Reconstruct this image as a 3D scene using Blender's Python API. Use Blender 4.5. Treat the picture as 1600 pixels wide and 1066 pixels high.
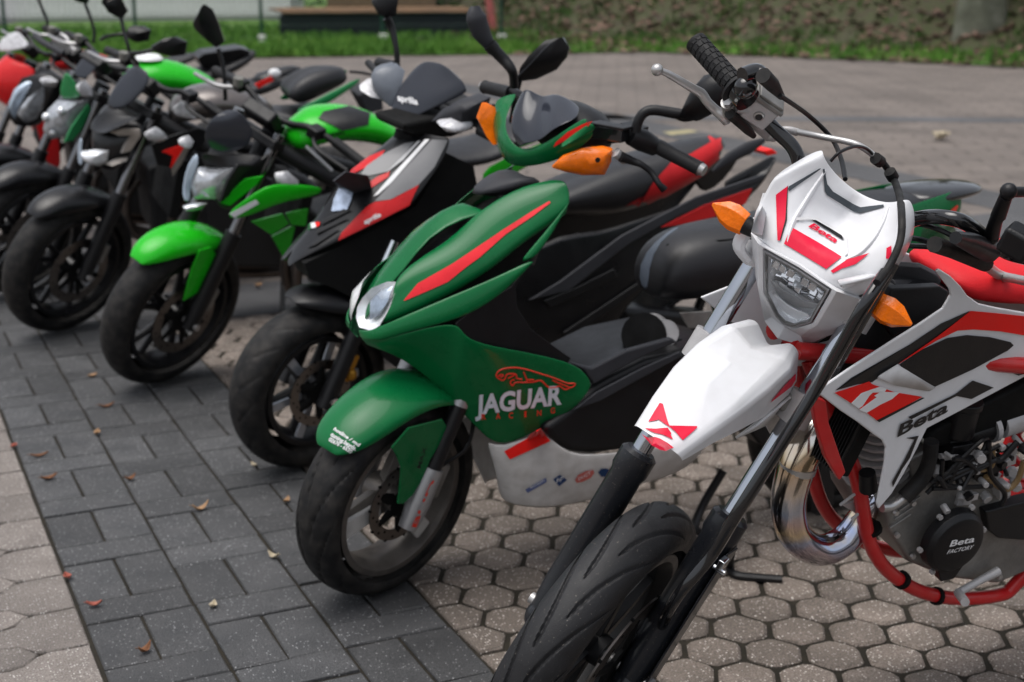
import bpy, bmesh, math, random
from math import sin, cos, pi, radians as R_
from mathutils import Vector as V3, Matrix as MX
from mathutils.bvhtree import BVHTree
for _o in list(bpy.data.objects): bpy.data.objects.remove(_o)
S = bpy.context.scene
COL = S.collection
# ---------------------------------------------------------------- camera
cam = bpy.data.cameras.new('camera'); camo = bpy.data.objects.new('camera', cam); COL.objects.link(camo)
cam.sensor_width = 36; cam.lens = 36*2250/1600; cam.clip_start = .05; cam.clip_end = 400
camo.location = (0, 0, 1.5); camo.rotation_euler = (R_(90-15.1214), 0, R_(-24.8621))
cam.dof.use_dof = True; cam.dof.focus_distance = 2.35; cam.dof.aperture_fstop = 4.8; cam.dof.aperture_blades = 0
S.camera = camo
# ---------------------------------------------------------------- sky, sun, exposure (bright overcast)
w = bpy.data.worlds.new('World'); S.world = w; w.use_nodes = True
nt = w.node_tree; nt.nodes.clear()
sk = nt.nodes.new('ShaderNodeTexSky'); sk.sky_type = 'NISHITA'; sk.sun_disc = False
SUN_EL, SUN_AZ = 76, 262
sk.sun_elevation = R_(SUN_EL); sk.sun_rotation = R_(SUN_AZ); sk.air_density = 1.0; sk.dust_density = 4.0; sk.ozone_density = 1.0
hs = nt.nodes.new('ShaderNodeHueSaturation'); hs.inputs['Saturation'].default_value = .35
bg = nt.nodes.new('ShaderNodeBackground'); bg.inputs['Strength'].default_value = .1
wo = nt.nodes.new('ShaderNodeOutputWorld')
nt.links.new(sk.outputs[0], hs.inputs['Color']); nt.links.new(hs.outputs[0], bg.inputs[0]); nt.links.new(bg.outputs[0], wo.inputs[0])
sl = bpy.data.lights.new('sun', 'SUN'); sl.energy = .95; sl.angle = R_(50); sl.color = (1, .97, .93)
so = bpy.data.objects.new('sun', sl); COL.objects.link(so); so.location = (0, 0, 12)
so.rotation_euler = (R_(90-SUN_EL), 0, R_(180-SUN_AZ))
S.view_settings.view_transform = 'Standard'; S.view_settings.look = 'None'; S.view_settings.gamma = 1
S.view_settings.use_curve_mapping = False; S.view_settings.exposure = 0.92
S.render.engine = 'CYCLES'

# ---------------------------------------------------------------- materials
MATS = {}
def mat(name, col, rough=.5, metal=0, coat=0, var=.12, sc=14, bump=0, bsc=400, trans=0, dust=0, spec=.26, alpha=1, speck=0):
    if name in MATS: return MATS[name]
    m = bpy.data.materials.new(name); m.use_nodes = True; MATS[name] = m
    t = m.node_tree; L = t.links; b = t.nodes['Principled BSDF']
    b.inputs['Roughness'].default_value = rough; b.inputs['Metallic'].default_value = metal
    b.inputs['Coat Weight'].default_value = coat; b.inputs['Coat Roughness'].default_value = .06
    b.inputs['Specular IOR Level'].default_value = spec
    b.inputs['Transmission Weight'].default_value = trans
    tc = t.nodes.new('ShaderNodeTexCoord')
    nz = t.nodes.new('ShaderNodeTexNoise'); nz.inputs['Scale'].default_value = sc; nz.inputs['Detail'].default_value = 6
    nz.inputs['Roughness'].default_value = .65
    L.new(tc.outputs['Object'], nz.inputs['Vector'])
    rp = t.nodes.new('ShaderNodeMapRange'); rp.inputs[1].default_value = .3; rp.inputs[2].default_value = .7
    rp.inputs[3].default_value = 1-var; rp.inputs[4].default_value = 1+var
    L.new(nz.outputs[0], rp.inputs[0])
    mx = t.nodes.new('ShaderNodeMix'); mx.data_type = 'RGBA'; mx.blend_type = 'MULTIPLY'; mx.inputs[0].default_value = 1
    mx.inputs[6].default_value = (*col, 1); L.new(rp.outputs[0], mx.inputs[7])
    out = mx.outputs[2]
    if dust or speck:   # dust film and specks of dirt
        n2 = t.nodes.new('ShaderNodeTexNoise'); n2.inputs['Scale'].default_value = 230 if speck else 30; n2.inputs['Detail'].default_value = 4
        L.new(tc.outputs['Object'], n2.inputs['Vector'])
        r2 = t.nodes.new('ShaderNodeMapRange'); r2.inputs[1].default_value = .66 if speck else .4; r2.inputs[2].default_value = .74 if speck else .8
        r2.inputs[4].default_value = max(dust, speck); L.new(n2.outputs[0], r2.inputs[0])
        m2 = t.nodes.new('ShaderNodeMix'); m2.data_type = 'RGBA'; m2.inputs[7].default_value = (.25, .22, .19, 1)
        L.new(r2.outputs[0], m2.inputs[0]); L.new(out, m2.inputs[6]); out = m2.outputs[2]
    L.new(out, b.inputs['Base Color'])
    r3 = t.nodes.new('ShaderNodeMapRange'); r3.inputs[1].default_value = .3; r3.inputs[2].default_value = .7
    r3.inputs[3].default_value = rough*.8; r3.inputs[4].default_value = min(1, rough*1.25+.02)
    L.new(nz.outputs[0], r3.inputs[0]); L.new(r3.outputs[0], b.inputs['Roughness'])
    if bump:
        n3 = t.nodes.new('ShaderNodeTexNoise'); n3.inputs['Scale'].default_value = bsc; n3.inputs['Detail'].default_value = 3
        L.new(tc.outputs['Object'], n3.inputs['Vector'])
        bp = t.nodes.new('ShaderNodeBump'); bp.inputs['Strength'].default_value = bump; bp.inputs['Distance'].default_value = .002
        L.new(n3.outputs[0], bp.inputs['Height']); L.new(bp.outputs[0], b.inputs['Normal'])
    return m
PL_BLK = mat('black plastic', (.005, .005, .006), .40, bump=.2, spec=.34)
PL_GRY = mat('grey plastic', (.03, .031, .036), .5, bump=.25)
PL_DRK = mat('dark engine bay plastic', (.003, .003, .003), .7, spec=.2)
SAT_BLK = mat('satin black paint', (.005, .005, .006), .3, coat=.08, spec=.36)
GLS_BLK = mat('gloss black paint', (.008, .008, .009), .12, coat=.8)
RUB = mat('tyre rubber', (.006, .006, .0065), .58, spec=.28, var=.35, sc=26, bump=.35, bsc=700, dust=.10)
RUB_F = mat('worn tyre rubber', (.010, .010, .0115), .5, spec=.42, var=.35, sc=26, bump=.5, bsc=600, speck=.55)
GRIP = mat('grip rubber', (.014, .014, .015), .55, bump=.3)
VINYL = mat('seat vinyl', (.009, .009, .011), .42, spec=.45, bump=.3, bsc=500)
CHR = mat('chrome', (.75, .77, .8), .07, 1, var=.03)
STEEL = mat('brushed steel', (.50, .49, .48), .34, .75, var=.12)
ALU = mat('cast aluminium', (.44, .43, .43), .5, .4, var=.15, bump=.25, bsc=300)
ALU_D = mat('dark cast aluminium', (.22, .215, .205), .46, .6, var=.35, bump=.4, bsc=240, dust=.2)
DISC = mat('brake disc steel', (.2, .18, .165), .35, 1, var=.2)
def lens_mat(name, col, k=.5):
    m = bpy.data.materials.new(name); m.use_nodes = True; t = m.node_tree; t.nodes.clear(); o = t.nodes.new('ShaderNodeOutputMaterial')
    a = t.nodes.new('ShaderNodeBsdfTransparent'); a.inputs[0].default_value = (*col, 1); g = t.nodes.new('ShaderNodeBsdfGlossy'); g.inputs['Roughness'].default_value = .03
    f = t.nodes.new('ShaderNodeFresnel'); f.inputs[0].default_value = 1.45; x = t.nodes.new('ShaderNodeMixShader')
    ge = t.nodes.new('ShaderNodeNewGeometry'); k1 = t.nodes.new('ShaderNodeMath'); k1.operation = 'SUBTRACT'; k1.inputs[0].default_value = 1; t.links.new(ge.outputs['Backfacing'], k1.inputs[1])
    k2 = t.nodes.new('ShaderNodeMath'); k2.operation = 'MULTIPLY'; t.links.new(f.outputs[0], k2.inputs[0]); t.links.new(k1.outputs[0], k2.inputs[1])
    t.links.new(k2.outputs[0], x.inputs[0]); t.links.new(a.outputs[0], x.inputs[1]); t.links.new(g.outputs[0], x.inputs[2]); t.links.new(x.outputs[0], o.inputs[0]); return m
LENS = lens_mat('clear lens', (.95, .96, .97))
AMBER = mat('amber lens', (.85, .17, .004), .15, 0, coat=.3, var=.15, sc=60, bump=.5, bsc=180)
REFL = mat('lamp reflector', (.92, .93, .94), .22, .35, var=.1, sc=60)
BULB = mat('lamp inner glass', (.75, .77, .8), .2, .6)
SMOKE = mat('smoked screen', (.022, .025, .034), .12, 0, coat=.3, var=.05)
MIRROR = mat('mirror glass', (.6, .62, .65), .02, 1, var=.01)
WHITE_D = mat('white print', (.75, .75, .76), .35, var=.04)
BLACK_D = mat('black print', (.01, .01, .011), .3, var=.05)
RED_D = mat('red print', (.78, .012, .008), .45, var=.05, spec=.25)

# ---------------------------------------------------------------- mesh helpers: each returns (verts, faces)
def spl(pts, n=6):
    P = [V3(p) for p in pts]
    if len(P) < 3: return P
    out = []
    for i in range(len(P)-1):
        p0 = P[i-1] if i else P[0]*2-P[1]; p1, p2 = P[i], P[i+1]; p3 = P[i+2] if i+2 < len(P) else P[-1]*2-P[-2]
        for k in range(n):
            t = k/n
            out.append(.5*((2*p1)+(p2-p0)*t+(2*p0-5*p1+4*p2-p3)*t*t+(3*p1-p0-3*p2+p3)*t**3))
    out.append(P[-1]); return out
def tube(pts, r=.01, n=10, res=6, caps=True, flat=1, smooth=True):
    rs = r if isinstance(r, (list, tuple)) else [r]*len(pts)
    P = spl(pts, res) if (smooth and len(pts) > 2) else [V3(p) for p in pts]
    m = len(P)-1; RR = []
    for i in range(m+1):
        f = i/m*(len(rs)-1); k = min(int(f), len(rs)-2) if len(rs) > 1 else 0
        RR.append(rs[k]+(rs[min(k+1, len(rs)-1)]-rs[k])*(f-k))
    vs, fs = [], []
    t = (P[1]-P[0]).normalized(); up = V3((0, 1, 0)) if abs(t.y) < .9 else V3((0, 0, 1))
    a = t.cross(up).normalized()
    for i, p in enumerate(P):
        t = ((P[min(i+1, m)]-P[max(i-1, 0)])).normalized()
        a = (a-t*a.dot(t)).normalized(); b = t.cross(a)
        for k in range(n):
            q = 2*pi*k/n; vs.append(p+(a*cos(q)+b*sin(q)*flat)*RR[i])
    for i in range(m):
        for k in range(n):
            fs.append((i*n+k, i*n+(k+1) % n, (i+1)*n+(k+1) % n, (i+1)*n+k))
    if caps: fs.append(tuple(range(n))[::-1]); fs.append(tuple(m*n+k for k in range(n)))
    return vs, fs
def rod(a, b, r, r2=None, n=12): return tube([a, b], [r, r if r2 is None else r2], n)
def axes(ax):
    ax = V3(ax).normalized(); u = V3((0, 0, 1)) if abs(ax.z) < .9 else V3((1, 0, 0))
    a = (u-ax*u.dot(ax)).normalized(); return ax, a, ax.cross(a)
def lathe(prof, c=(0, 0, 0), ax=(0, 1, 0), n=32, closed=False, a0=0, a1=2*pi):
    ax, a, b = axes(ax); c = V3(c); m = len(prof); vs, fs = [], []
    full = abs(a1-a0-2*pi) < 1e-6; N = n if full else n+1
    for i in range(N):
        q = a0+(a1-a0)*i/n; d = a*cos(q)+b*sin(q)
        for r, h in prof: vs.append(c+d*r+ax*h)
    for i in range(n):
        j = (i+1) % N
        for k in range(m if closed else m-1):
            l = (k+1) % m; fs.append((i*m+k, i*m+l, j*m+l, j*m+k))
    return vs, fs
def grid(rows, closed=False):
    n = len(rows[0]); vs = [V3(p) for r in rows for p in r]; fs = []
    for i in range(len(rows)-1):
        for k in range(n if closed else n-1):
            l = (k+1) % n; fs.append((i*n+k, i*n+l, (i+1)*n+l, (i+1)*n+k))
    return vs, fs
def loft(rings, caps=True):
    v, f = grid(rings, True); n = len(rings[0])
    if caps: f.append(tuple(range(n))[::-1]); f.append(tuple((len(rings)-1)*n+k for k in range(n)))
    return v, f
def body(secs, caps=True):      # secs: list of half profiles [(x, y<=0, z), ...] running top centre -> bottom centre; mirrored in y
    rings = []
    for s in secs:
        h = [V3(p) for p in s]; o = [V3((p.x, -p.y, p.z)) for p in h[::-1] if abs(p.y) > 1e-5]
        rings.append(h+o)
    return loft(rings, caps)
def bsec(x, zt, zb, w, sq=.62, dx=0, wt=None):   # rounded body section; sq squareness, wt top half width
    wt = w*.55 if wt is None else wt; h = zt-zb
    return [(x, 0, zt), (x+dx*.1, -wt, zt-h*.06), (x+dx*.35, -w*.93, zt-h*.3), (x+dx*.65, -w, zt-h*.55), (x+dx*.9, -w*.8, zb+h*.1), (x+dx, 0, zb)]
def slab(pts, th=.004, d=None):
    P = [V3(p) for p in pts]; n = len(P)
    nn = V3((0, 0, 0))
    for i in range(n):
        a, b = P[i], P[(i+1) % n]; nn += V3(((a.y-b.y)*(a.z+b.z), (a.z-b.z)*(a.x+b.x), (a.x-b.x)*(a.y+b.y)))
    d = V3(d) if d is not None else nn.normalized()*th
    vs = P+[p+d for p in P]; flip = nn.dot(d) < 0
    f = [tuple(range(n))[::-1], tuple(range(n, 2*n))]+[(i, (i+1) % n, (i+1) % n+n, i+n) for i in range(n)]
    if flip: f = [t[::-1] for t in f]
    return vs, f
def box(c, s, R=None):
    c = V3(c); h = V3(s)/2; vs = []
    for x in (-1, 1):
        for y in (-1, 1):
            for z in (-1, 1):
                v = V3((x*h.x, y*h.y, z*h.z)); vs.append(c+(R @ v if R is not None else v))
    return vs, [(0, 1, 3, 2), (4, 6, 7, 5), (0, 4, 5, 1), (2, 3, 7, 6), (0, 2, 6, 4), (1, 5, 7, 3)]
def ball(c, r, n=14, R=None):
    r = r if isinstance(r, (tuple, list)) else (r, r, r); c = V3(c)
    prof = [(max(1e-4, sin(pi*i/8)), -cos(pi*i/8)) for i in range(9)]
    v, f = lathe(prof, (0, 0, 0), (0, 0, 1), n)
    o = []
    for p in v:
        q = V3((p.x*r[0], p.y*r[1], p.z*r[2])); o.append(c+(R @ q if R is not None else q))
    return o, f
def mir(ps): return [(p[0], -p[1], p[2]) for p in ps]
def mirg(g): return [V3((p[0], -p[1], p[2])) for p in g[0]], [t[::-1] for t in g[1]]
def both(g): return [g, mirg(g)]
def objs(name, geo, *a, **k): return [obj(name, g, *a, **k) for g in geo]      # one object per piece
def obj(name, geo, m, parent=None, xf=None, smooth=40, sub=0, bev=0, thick=0, off=1, loc=None, crease=0, bseg=2, kind=None, label=None):
    geo = geo if isinstance(geo, list) else [geo]
    vs, fs = [], []
    for v, f in geo:
        k = len(vs); vs += [xf @ V3(p) for p in v] if xf is not None else [V3(p) for p in v]; fs += [tuple(i+k for i in t) for t in f]
    me = bpy.data.meshes.new(name); me.from_pydata([tuple(v) for v in vs], [], fs); me.validate()
    bm = bmesh.new(); bm.from_mesh(me); bmesh.ops.remove_doubles(bm, verts=bm.verts, dist=2e-5)
    bmesh.ops.recalc_face_normals(bm, faces=bm.faces)
    if crease:
        cl = bm.edges.layers.float.new('crease_edge')
        for e in bm.edges:
            if len(e.link_faces) == 2 and e.calc_face_angle(0) > .2: e[cl] = crease
    bm.to_mesh(me); bm.free()
    me.materials.append(m); me.polygons.foreach_set('use_smooth', [bool(smooth)]*len(me.polygons))
    o = bpy.data.objects.new(name, me); COL.objects.link(o)
    if parent: o.parent = parent
    if loc is not None: o.location = loc
    if thick: d = o.modifiers.new('s', 'SOLIDIFY'); d.thickness = thick; d.offset = -off
    if sub: d = o.modifiers.new('u', 'SUBSURF'); d.levels = d.render_levels = sub; d.boundary_smooth = 'PRESERVE_CORNERS' if crease else 'ALL'
    elif bev:
        d = o.modifiers.new('b', 'BEVEL'); d.width = bev; d.segments = bseg; d.limit_method = 'ANGLE'; d.angle_limit = R_(25); d.harden_normals = True
    if smooth and not sub and not bev: me.set_sharp_from_angle(angle=R_(smooth))
    if kind: o['kind'] = kind
    if label: o['label'] = label
    return o
def tag(o, label, cat=None, group=None):
    o['label'] = label
    if cat: o['category'] = cat
    if group: o['group'] = group
    return o
def thing(name, label, cat, loc, rot=(0, 0, 0), group=None):
    o = bpy.data.objects.new(name, None); COL.objects.link(o); o.location = loc; o.rotation_euler = rot; o.empty_display_size = .1
    return tag(o, label, cat, group)
def bike(name, label, cat, xy, lean, head=0):
    return thing(name, label, cat, (*xy, 0), (R_(lean), 0, R_(head)), 'motorcycles and scooters parked in a row')
def steer_mx(rad, rake, st):
    ax = V3((sin(R_(rake)), 0, cos(R_(rake)))); c = V3((.03, 0, rad))
    return MX.Translation(c) @ MX.Rotation(R_(st), 4, ax) @ MX.Translation(-c)
_bvh = {}
def bvh(o):
    if o.name not in _bvh:
        bpy.context.view_layer.update(); _bvh[o.name] = BVHTree.FromObject(o, bpy.context.evaluated_depsgraph_get())
    return _bvh[o.name]
def lay(targets, vs, d, off, near=False):        # drop points on to the surfaces of targets along d, stand off by off
    d = V3(d).normalized(); out = []
    for p in vs:
        p = V3(p); best = None
        for t in targets:
            h = bvh(t).ray_cast(p-d*.6, d)
            if h[0] is not None and (best is None or h[3] < best[3]): best = h
        if best is None and not near: out.append(p)
        elif best is None:
            n_ = min((bvh(t).find_nearest(p-d*.05, .25) for t in targets), key=lambda r: r[3] if r[0] is not None else 9)
            out.append(p if n_[0] is None else n_[0]-d*off)
        else:
            n = best[1]; n = -n if n.dot(d) > 0 else n; out.append(best[0]+n*off)
    return out
def fine(poly, cell=.02):
    bm = bmesh.new(); bm.faces.new([bm.verts.new(p) for p in poly]); bmesh.ops.triangulate(bm, faces=bm.faces)
    for _ in range(7):
        e = [e for e in bm.edges if e.calc_length() > cell]
        if not e: break
        bmesh.ops.subdivide_edges(bm, edges=e, cuts=1); bmesh.ops.triangulate(bm, faces=bm.faces)
    bm.verts.index_update(); r = [v.co.copy() for v in bm.verts], [tuple(v.index for v in f.verts) for f in bm.faces]; bm.free(); return r
def decal(name, polys, m, parent, targets, d, off=.0015, cell=.02, xf=None, inv=None):
    g = []
    for p in polys:
        q = [xf @ V3(v) for v in p] if xf is not None else p
        v, f = fine(q, cell); g.append((lay(targets, v, d, off, True), f))
    return obj(name, g, m, parent, smooth=60)
def text_geo(txt, o, u, v, shear=0, bold=0, spacing=1):   # o lower left, u along the whole line, v up a capital's height
    cu = bpy.data.curves.new('t', 'FONT'); cu.body = txt; cu.offset = bold; cu.space_character = spacing; cu.resolution_u = 3
    ob = bpy.data.objects.new('t', cu); COL.objects.link(ob); bpy.context.view_layer.update()
    me = bpy.data.meshes.new_from_object(ob.evaluated_get(bpy.context.evaluated_depsgraph_get()))
    x = [p.co.x for p in me.vertices]; x0, x1 = min(x), max(x); o, u, v = V3(o), V3(u), V3(v); hh = .72
    vs = [o+u*((p.co.x-x0)/(x1-x0))+(v+u.normalized()*shear*v.length)*(p.co.y/hh) for p in me.vertices]
    fs = [tuple(q.vertices) for q in me.polygons]
    bpy.data.objects.remove(ob); bpy.data.curves.remove(cu); bpy.data.meshes.remove(me); return vs, fs
def lettering(txt, o, u, v, m, parent, targets, d, off=.002, shear=0, bold=0, spacing=1, xf=None, name='lettering'):
    vs, fs = text_geo(txt, o, V3(u)-V3(o), V3(v)-V3(o), shear, bold, spacing)
    if xf is not None: vs = [xf @ p for p in vs]
    if targets: vs = lay(targets, vs, d, off)
    return obj(name, (vs, fs), m, parent, smooth=60)

# ---------------------------------------------------------------- wheels
def tyre_geo(c, R, w, rr, na=120, grooves=0, gd=.004, gw=.005, style=0, nc=14):
    prof = []                                       # half width w, bead radius rr
    H = R-rr; rows = []; GL = 1.55 if style == 0 else .8
    for k in range(nc+1):
        t = -1+2*k/nc; a = t*pi*.60
        y = w*sin(a)/1.0 if abs(a) < pi/2 else w*(sin(a))*1.0
        r = rr+H*(.42+.58*cos(a)) if abs(a) < pi/2 else rr+H*(.42+.62*cos(a))
        prof.append((y, r, t))
    per = 2*pi/max(1, grooves)
    for i in range(na):
        q = 2*pi*i/na; row = []
        for y, r, t in prof:
            dr = 0
            if grooves and .03 < abs(t) < .82:
                tt = abs(t); sh_ = 0 if t > 0 else .5; u = q/per-sh_
                for k in range(3):                       # curved cuts sweeping from the crown to the shoulder
                    tau = ((u+k) % grooves - (math.floor(u+k) % grooves) + k)/GL
                    if tau > 1: continue
                    yc = (.10+.62*tau**1.7) if style == 0 else (.16+.5*tau)
                    dd = abs(tt-yc)*w*1.25; ww = gw*.55*min(1, tau*8, (1-tau)*5)
                    if ww > 0 and dd < ww: dr = min(dr, -gd*(1-(dd/ww)**2)-gd*.3)
            row.append((c[0]+(r+dr)*sin(q), c[1]+y, c[2]+(r+dr)*cos(q)))
        rows.append(row)
    rows.append(rows[0]); return grid(rows)
def wheel(parent, xf, c, R, w, rr, m_rim, nsp=5, sp=None, style=0, grooves=0, na=120, nc=14, disc=None, hub=.032, name='front_wheel', m_tyre=None, rimw=None):
    c = V3(c); rw = rimw or w*.8
    prof = [(rr+.004, -rw), (rr+.004, -rw+.005), (rr-.008, -rw+.012), (rr-.018, -rw*.3), (rr-.018, rw*.3), (rr-.008, rw-.012), (rr+.004, rw-.005), (rr+.004, rw), (rr-.012, rw), (rr-.026, rw*.35), (rr-.026, -rw*.35), (rr-.012, -rw)]
    g = [lathe(prof, c, (0, 1, 0), 56, True)]
    g.append(lathe([(.008, -w*.75), (hub, -w*.75), (hub*1.05, -w*.4), (hub*1.05, w*.4), (hub, w*.75), (.008, w*.75)], c, (0, 1, 0), 28))
    for i in range(nsp):
        a = 2*pi*i/nsp+.35; d = V3((sin(a), 0, cos(a))); e = V3((cos(a), 0, -sin(a)))
        h0, h1, y0, y1 = sp or (.022, .016, .02, .014)
        offs = [-.045, .045] if style == 1 else [0]
        for q in offs:
            ring = []
            for r_, hw, yy, sk in ((hub*.8, h0, y0, 0), ((hub+rr)/2, (h0+h1)/2*.8, (y0+y1)/2, .5), (rr-.02, h1, y1, 1)):
                cc = c+d*r_+e*(q*sk)
                ring.append([cc+e*hw*.6+V3((0, yy, 0)), cc-e*hw*.6+V3((0, yy, 0)), cc-e*hw+V3((0, 0, 0)), cc-e*hw*.6-V3((0, yy, 0)), cc+e*hw*.6-V3((0, yy, 0)), cc+e*hw])
            g.append(loft(ring))
    rim = obj(name, g, m_rim, parent, xf, bev=.0015)
    obj('tyre', tyre_geo(c, R, w, rr, na, grooves, style=0 if style == 0 else 1, nc=nc), m_tyre or RUB, rim, xf, smooth=50)
    if disc:
        dr, dy = disc[:2]
        g = [lathe([(dr*.72, dy-.002), (dr, dy-.002), (dr, dy+.002), (dr*.72, dy+.002)], c, (0, 1, 0), 60, True)]
        obj('brake_disc', g, DISC, rim, xf, smooth=30)
        h = []
        for i in range(30):
            a = 2*pi*i/30; rr_ = dr*(.8+.1*(i % 3)/1)
            h.append(lathe([(.0001, -.0028), (.0035, -.0028), (.0035, .0028), (.0001, .0028)], c+V3((sin(a)*rr_, dy, cos(a)*rr_)), (0, 1, 0), 8))
        obj('disc_holes', h, PL_DRK, rim, xf, kind='stuff'); h = [lathe([(.0001, dy-.004), (dr*.36, dy-.004), (dr*.36, dy+.004), (.0001, dy+.004)], c, (0, 1, 0), 20)]
        for i in range(6):
            a = 2*pi*i/6; d = V3((sin(a), 0, cos(a)))
            h.append(tube([c+d*dr*.35+V3((0, dy, 0)), c+d*dr*.78+V3((0, dy, 0))], [.016, .01], 8, flat=.35))
        obj('disc_carrier', h, PL_DRK, rim, xf)
    return rim

# ================================================================ ground and paving
def pave_mat(name, c0, c1, chip, rough=.75, chipn=.16, rows=False, vs=230):
    m = bpy.data.materials.new(name); m.use_nodes = True; t = m.node_tree; L = t.links; b = t.nodes['Principled BSDF']
    ge = t.nodes.new('ShaderNodeNewGeometry'); oi = t.nodes.new('ShaderNodeObjectInfo')
    def noise(s, d=5):
        n = t.nodes.new('ShaderNodeTexNoise'); n.inputs['Scale'].default_value = s; n.inputs['Detail'].default_value = d; L.new(ge.outputs['Position'], n.inputs['Vector']); return n
    def ramp(src, a, b_, lo=0, hi=1):
        r = t.nodes.new('ShaderNodeMapRange'); r.inputs[1].default_value = a; r.inputs[2].default_value = b_; r.inputs[3].default_value = lo; r.inputs[4].default_value = hi; L.new(src, r.inputs[0]); return r.outputs[0]
    def mix(f, a, b_, mode='MIX'):
        x = t.nodes.new('ShaderNodeMix'); x.data_type = 'RGBA'; x.blend_type = mode
        for s, v in ((0, f), (6, a), (7, b_)):
            if isinstance(v, (tuple, float, int)): x.inputs[s].default_value = (*v, 1) if isinstance(v, tuple) else v
            else: L.new(v, x.inputs[s])
        return x.outputs[2]
    n1 = noise(9); n2 = noise(260, 3); n0 = noise(1.1, 6)
    c = mix(ramp(n1.outputs[0], .35, .65), c0, c1)
    c = mix(ramp(n0.outputs[0], .42, .62, 0, .55), c, tuple(v*.55 for v in c0))
    c = mix(ramp(n2.outputs[0], .35, .7, 0, .85), c, tuple(v*.30 for v in c0))
    vo = t.nodes.new('ShaderNodeTexVoronoi'); vo.inputs['Scale'].default_value = vs; L.new(ge.outputs['Position'], vo.inputs['Vector'])
    sx = t.nodes.new('ShaderNodeSeparateColor'); L.new(vo.outputs['Color'], sx.inputs[0])
    mm = t.nodes.new('ShaderNodeMath'); mm.operation = 'MULTIPLY'
    L.new(ramp(sx.outputs[0], 1-chipn*1.6, 1-chipn), mm.inputs[0]); L.new(ramp(vo.outputs['Distance'], .36, .22), mm.inputs[1])
    cc = mix(ramp(sx.outputs[1], 0, 1), chip, tuple(v*.55 for v in chip))
    c = mix(mm.outputs[0], c, cc)
    if rows:      # courses of small blocks, too far off to tell apart singly
        br = t.nodes.new('ShaderNodeTexBrick'); mp = t.nodes.new('ShaderNodeMapping'); mp.inputs['Rotation'].default_value = (0, 0, R_(29)); L.new(ge.outputs['Position'], mp.inputs[0]); L.new(mp.outputs[0], br.inputs['Vector'])
        br.inputs['Scale'].default_value = 1; br.inputs['Brick Width'].default_value = .42; br.inputs['Row Height'].default_value = .21; br.inputs['Mortar Size'].default_value = .012; br.inputs['Color1'].default_value = (1, .98, .96, 1); br.inputs['Color2'].default_value = (.80, .79, .78, 1); br.inputs['Mortar'].default_value = (.5, .48, .46, 1)
        c = mix(1.0, c, br.outputs['Color'], 'MULTIPLY')
    c = mix(1.0, c, ramp(oi.outputs['Random'], 0, 1, .78, 1.2), 'MULTIPLY')
    L.new(c, b.inputs['Base Color']); L.new(ramp(n1.outputs[0], .3, .7, rough-.12, rough+.12), b.inputs['Roughness'])
    bp = t.nodes.new('ShaderNodeBump'); bp.inputs['Strength'].default_value = .9; bp.inputs['Distance'].default_value = .003
    L.new(n2.outputs[0], bp.inputs['Height']); L.new(bp.outputs[0], b.inputs['Normal'])
    return m
M_HEX = pave_mat('brown exposed aggregate concrete', (.19, .155, .128), (.285, .235, .20), (.74, .68, .62), chipn=.26, vs=150)
M_DRK = pave_mat('dark grey concrete', (.060, .061, .064), (.092, .092, .095), (.46, .46, .47), chipn=.09, vs=190, rough=.68)
M_LGT = pave_mat('pale weathered concrete', (.215, .185, .165), (.30, .265, .24), (.62, .59, .56), chipn=.2, vs=160)
M_JNT = mat('joint sand and moss', (.020, .017, .012), .95, var=.5, sc=30)
M_ROAD = pave_mat('far brown block paving', (.27, .228, .20), (.34, .295, .265), (.44, .39, .36), chipn=.12, rows=True)
M_BAND = pave_mat('far grey block paving', (.10, .10, .105), (.13, .13, .135), (.3, .3, .3), chipn=.06)
def flat(pts, z): return [V3((p[0], p[1], z)) for p in pts], [tuple(range(len(pts)))]
M_SOIL = mat('soil', (.06, .048, .035), .95, var=.4, sc=3)
obj('ground', flat([(-150, -60), (150, -60), (150, 150), (-150, 150)], -.03), M_SOIL, kind='structure', smooth=0)
# far road: direction u runs at -29 degrees across the yard, n is its normal
un = V3((cos(R_(-29)), sin(R_(-29)), 0)); nn_ = V3((sin(R_(29)), cos(R_(29)), 0))
def band(a, b, lo=-40, hi=40): return [nn_*a+un*lo, nn_*a+un*hi, nn_*b+un*hi, nn_*b+un*lo]
edge = [(-0.014,21.73,0),(2.098,21.52,0),(3.81,21.27,0),(5.64,21.13,0),(7.488,20.72,0),(9.346,20.17,0),(11.4,19.86,0),(12.63,18.19,0),(13.68,16.55,0),(14.55,14.98,0),(14.97,12.28,0),(15.15,7.594,0)]
pts = [(p[0], p[1]) for p in edge]
road = obj('road', flat(pts+[(60, -30), (-40, -30), (-40, 26)], -.012), M_ROAD, kind='structure', smooth=0)
for ps in ([(6.3, -4), (6.78, -4), (6.78, 16), (6.3, 16)], [(1.15, 5.92), (6.3, 5.92), (6.3, 6.52), (1.15, 6.52)], [(p.x, p.y) for p in band(13.55, 13.95, -6, 9)]):
    obj('paving_band', flat(ps, -.008), M_BAND, kind='structure', smooth=0)
obj('yellow_mark', flat([(6.427,10.78,0),(6.726,10.85,0),(6.738,10.69,0),(6.409,10.59,0)], -.004), mat('worn yellow paint', (.34, .30, .17), .85, var=.4, sc=9), kind='structure', smooth=0)
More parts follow.
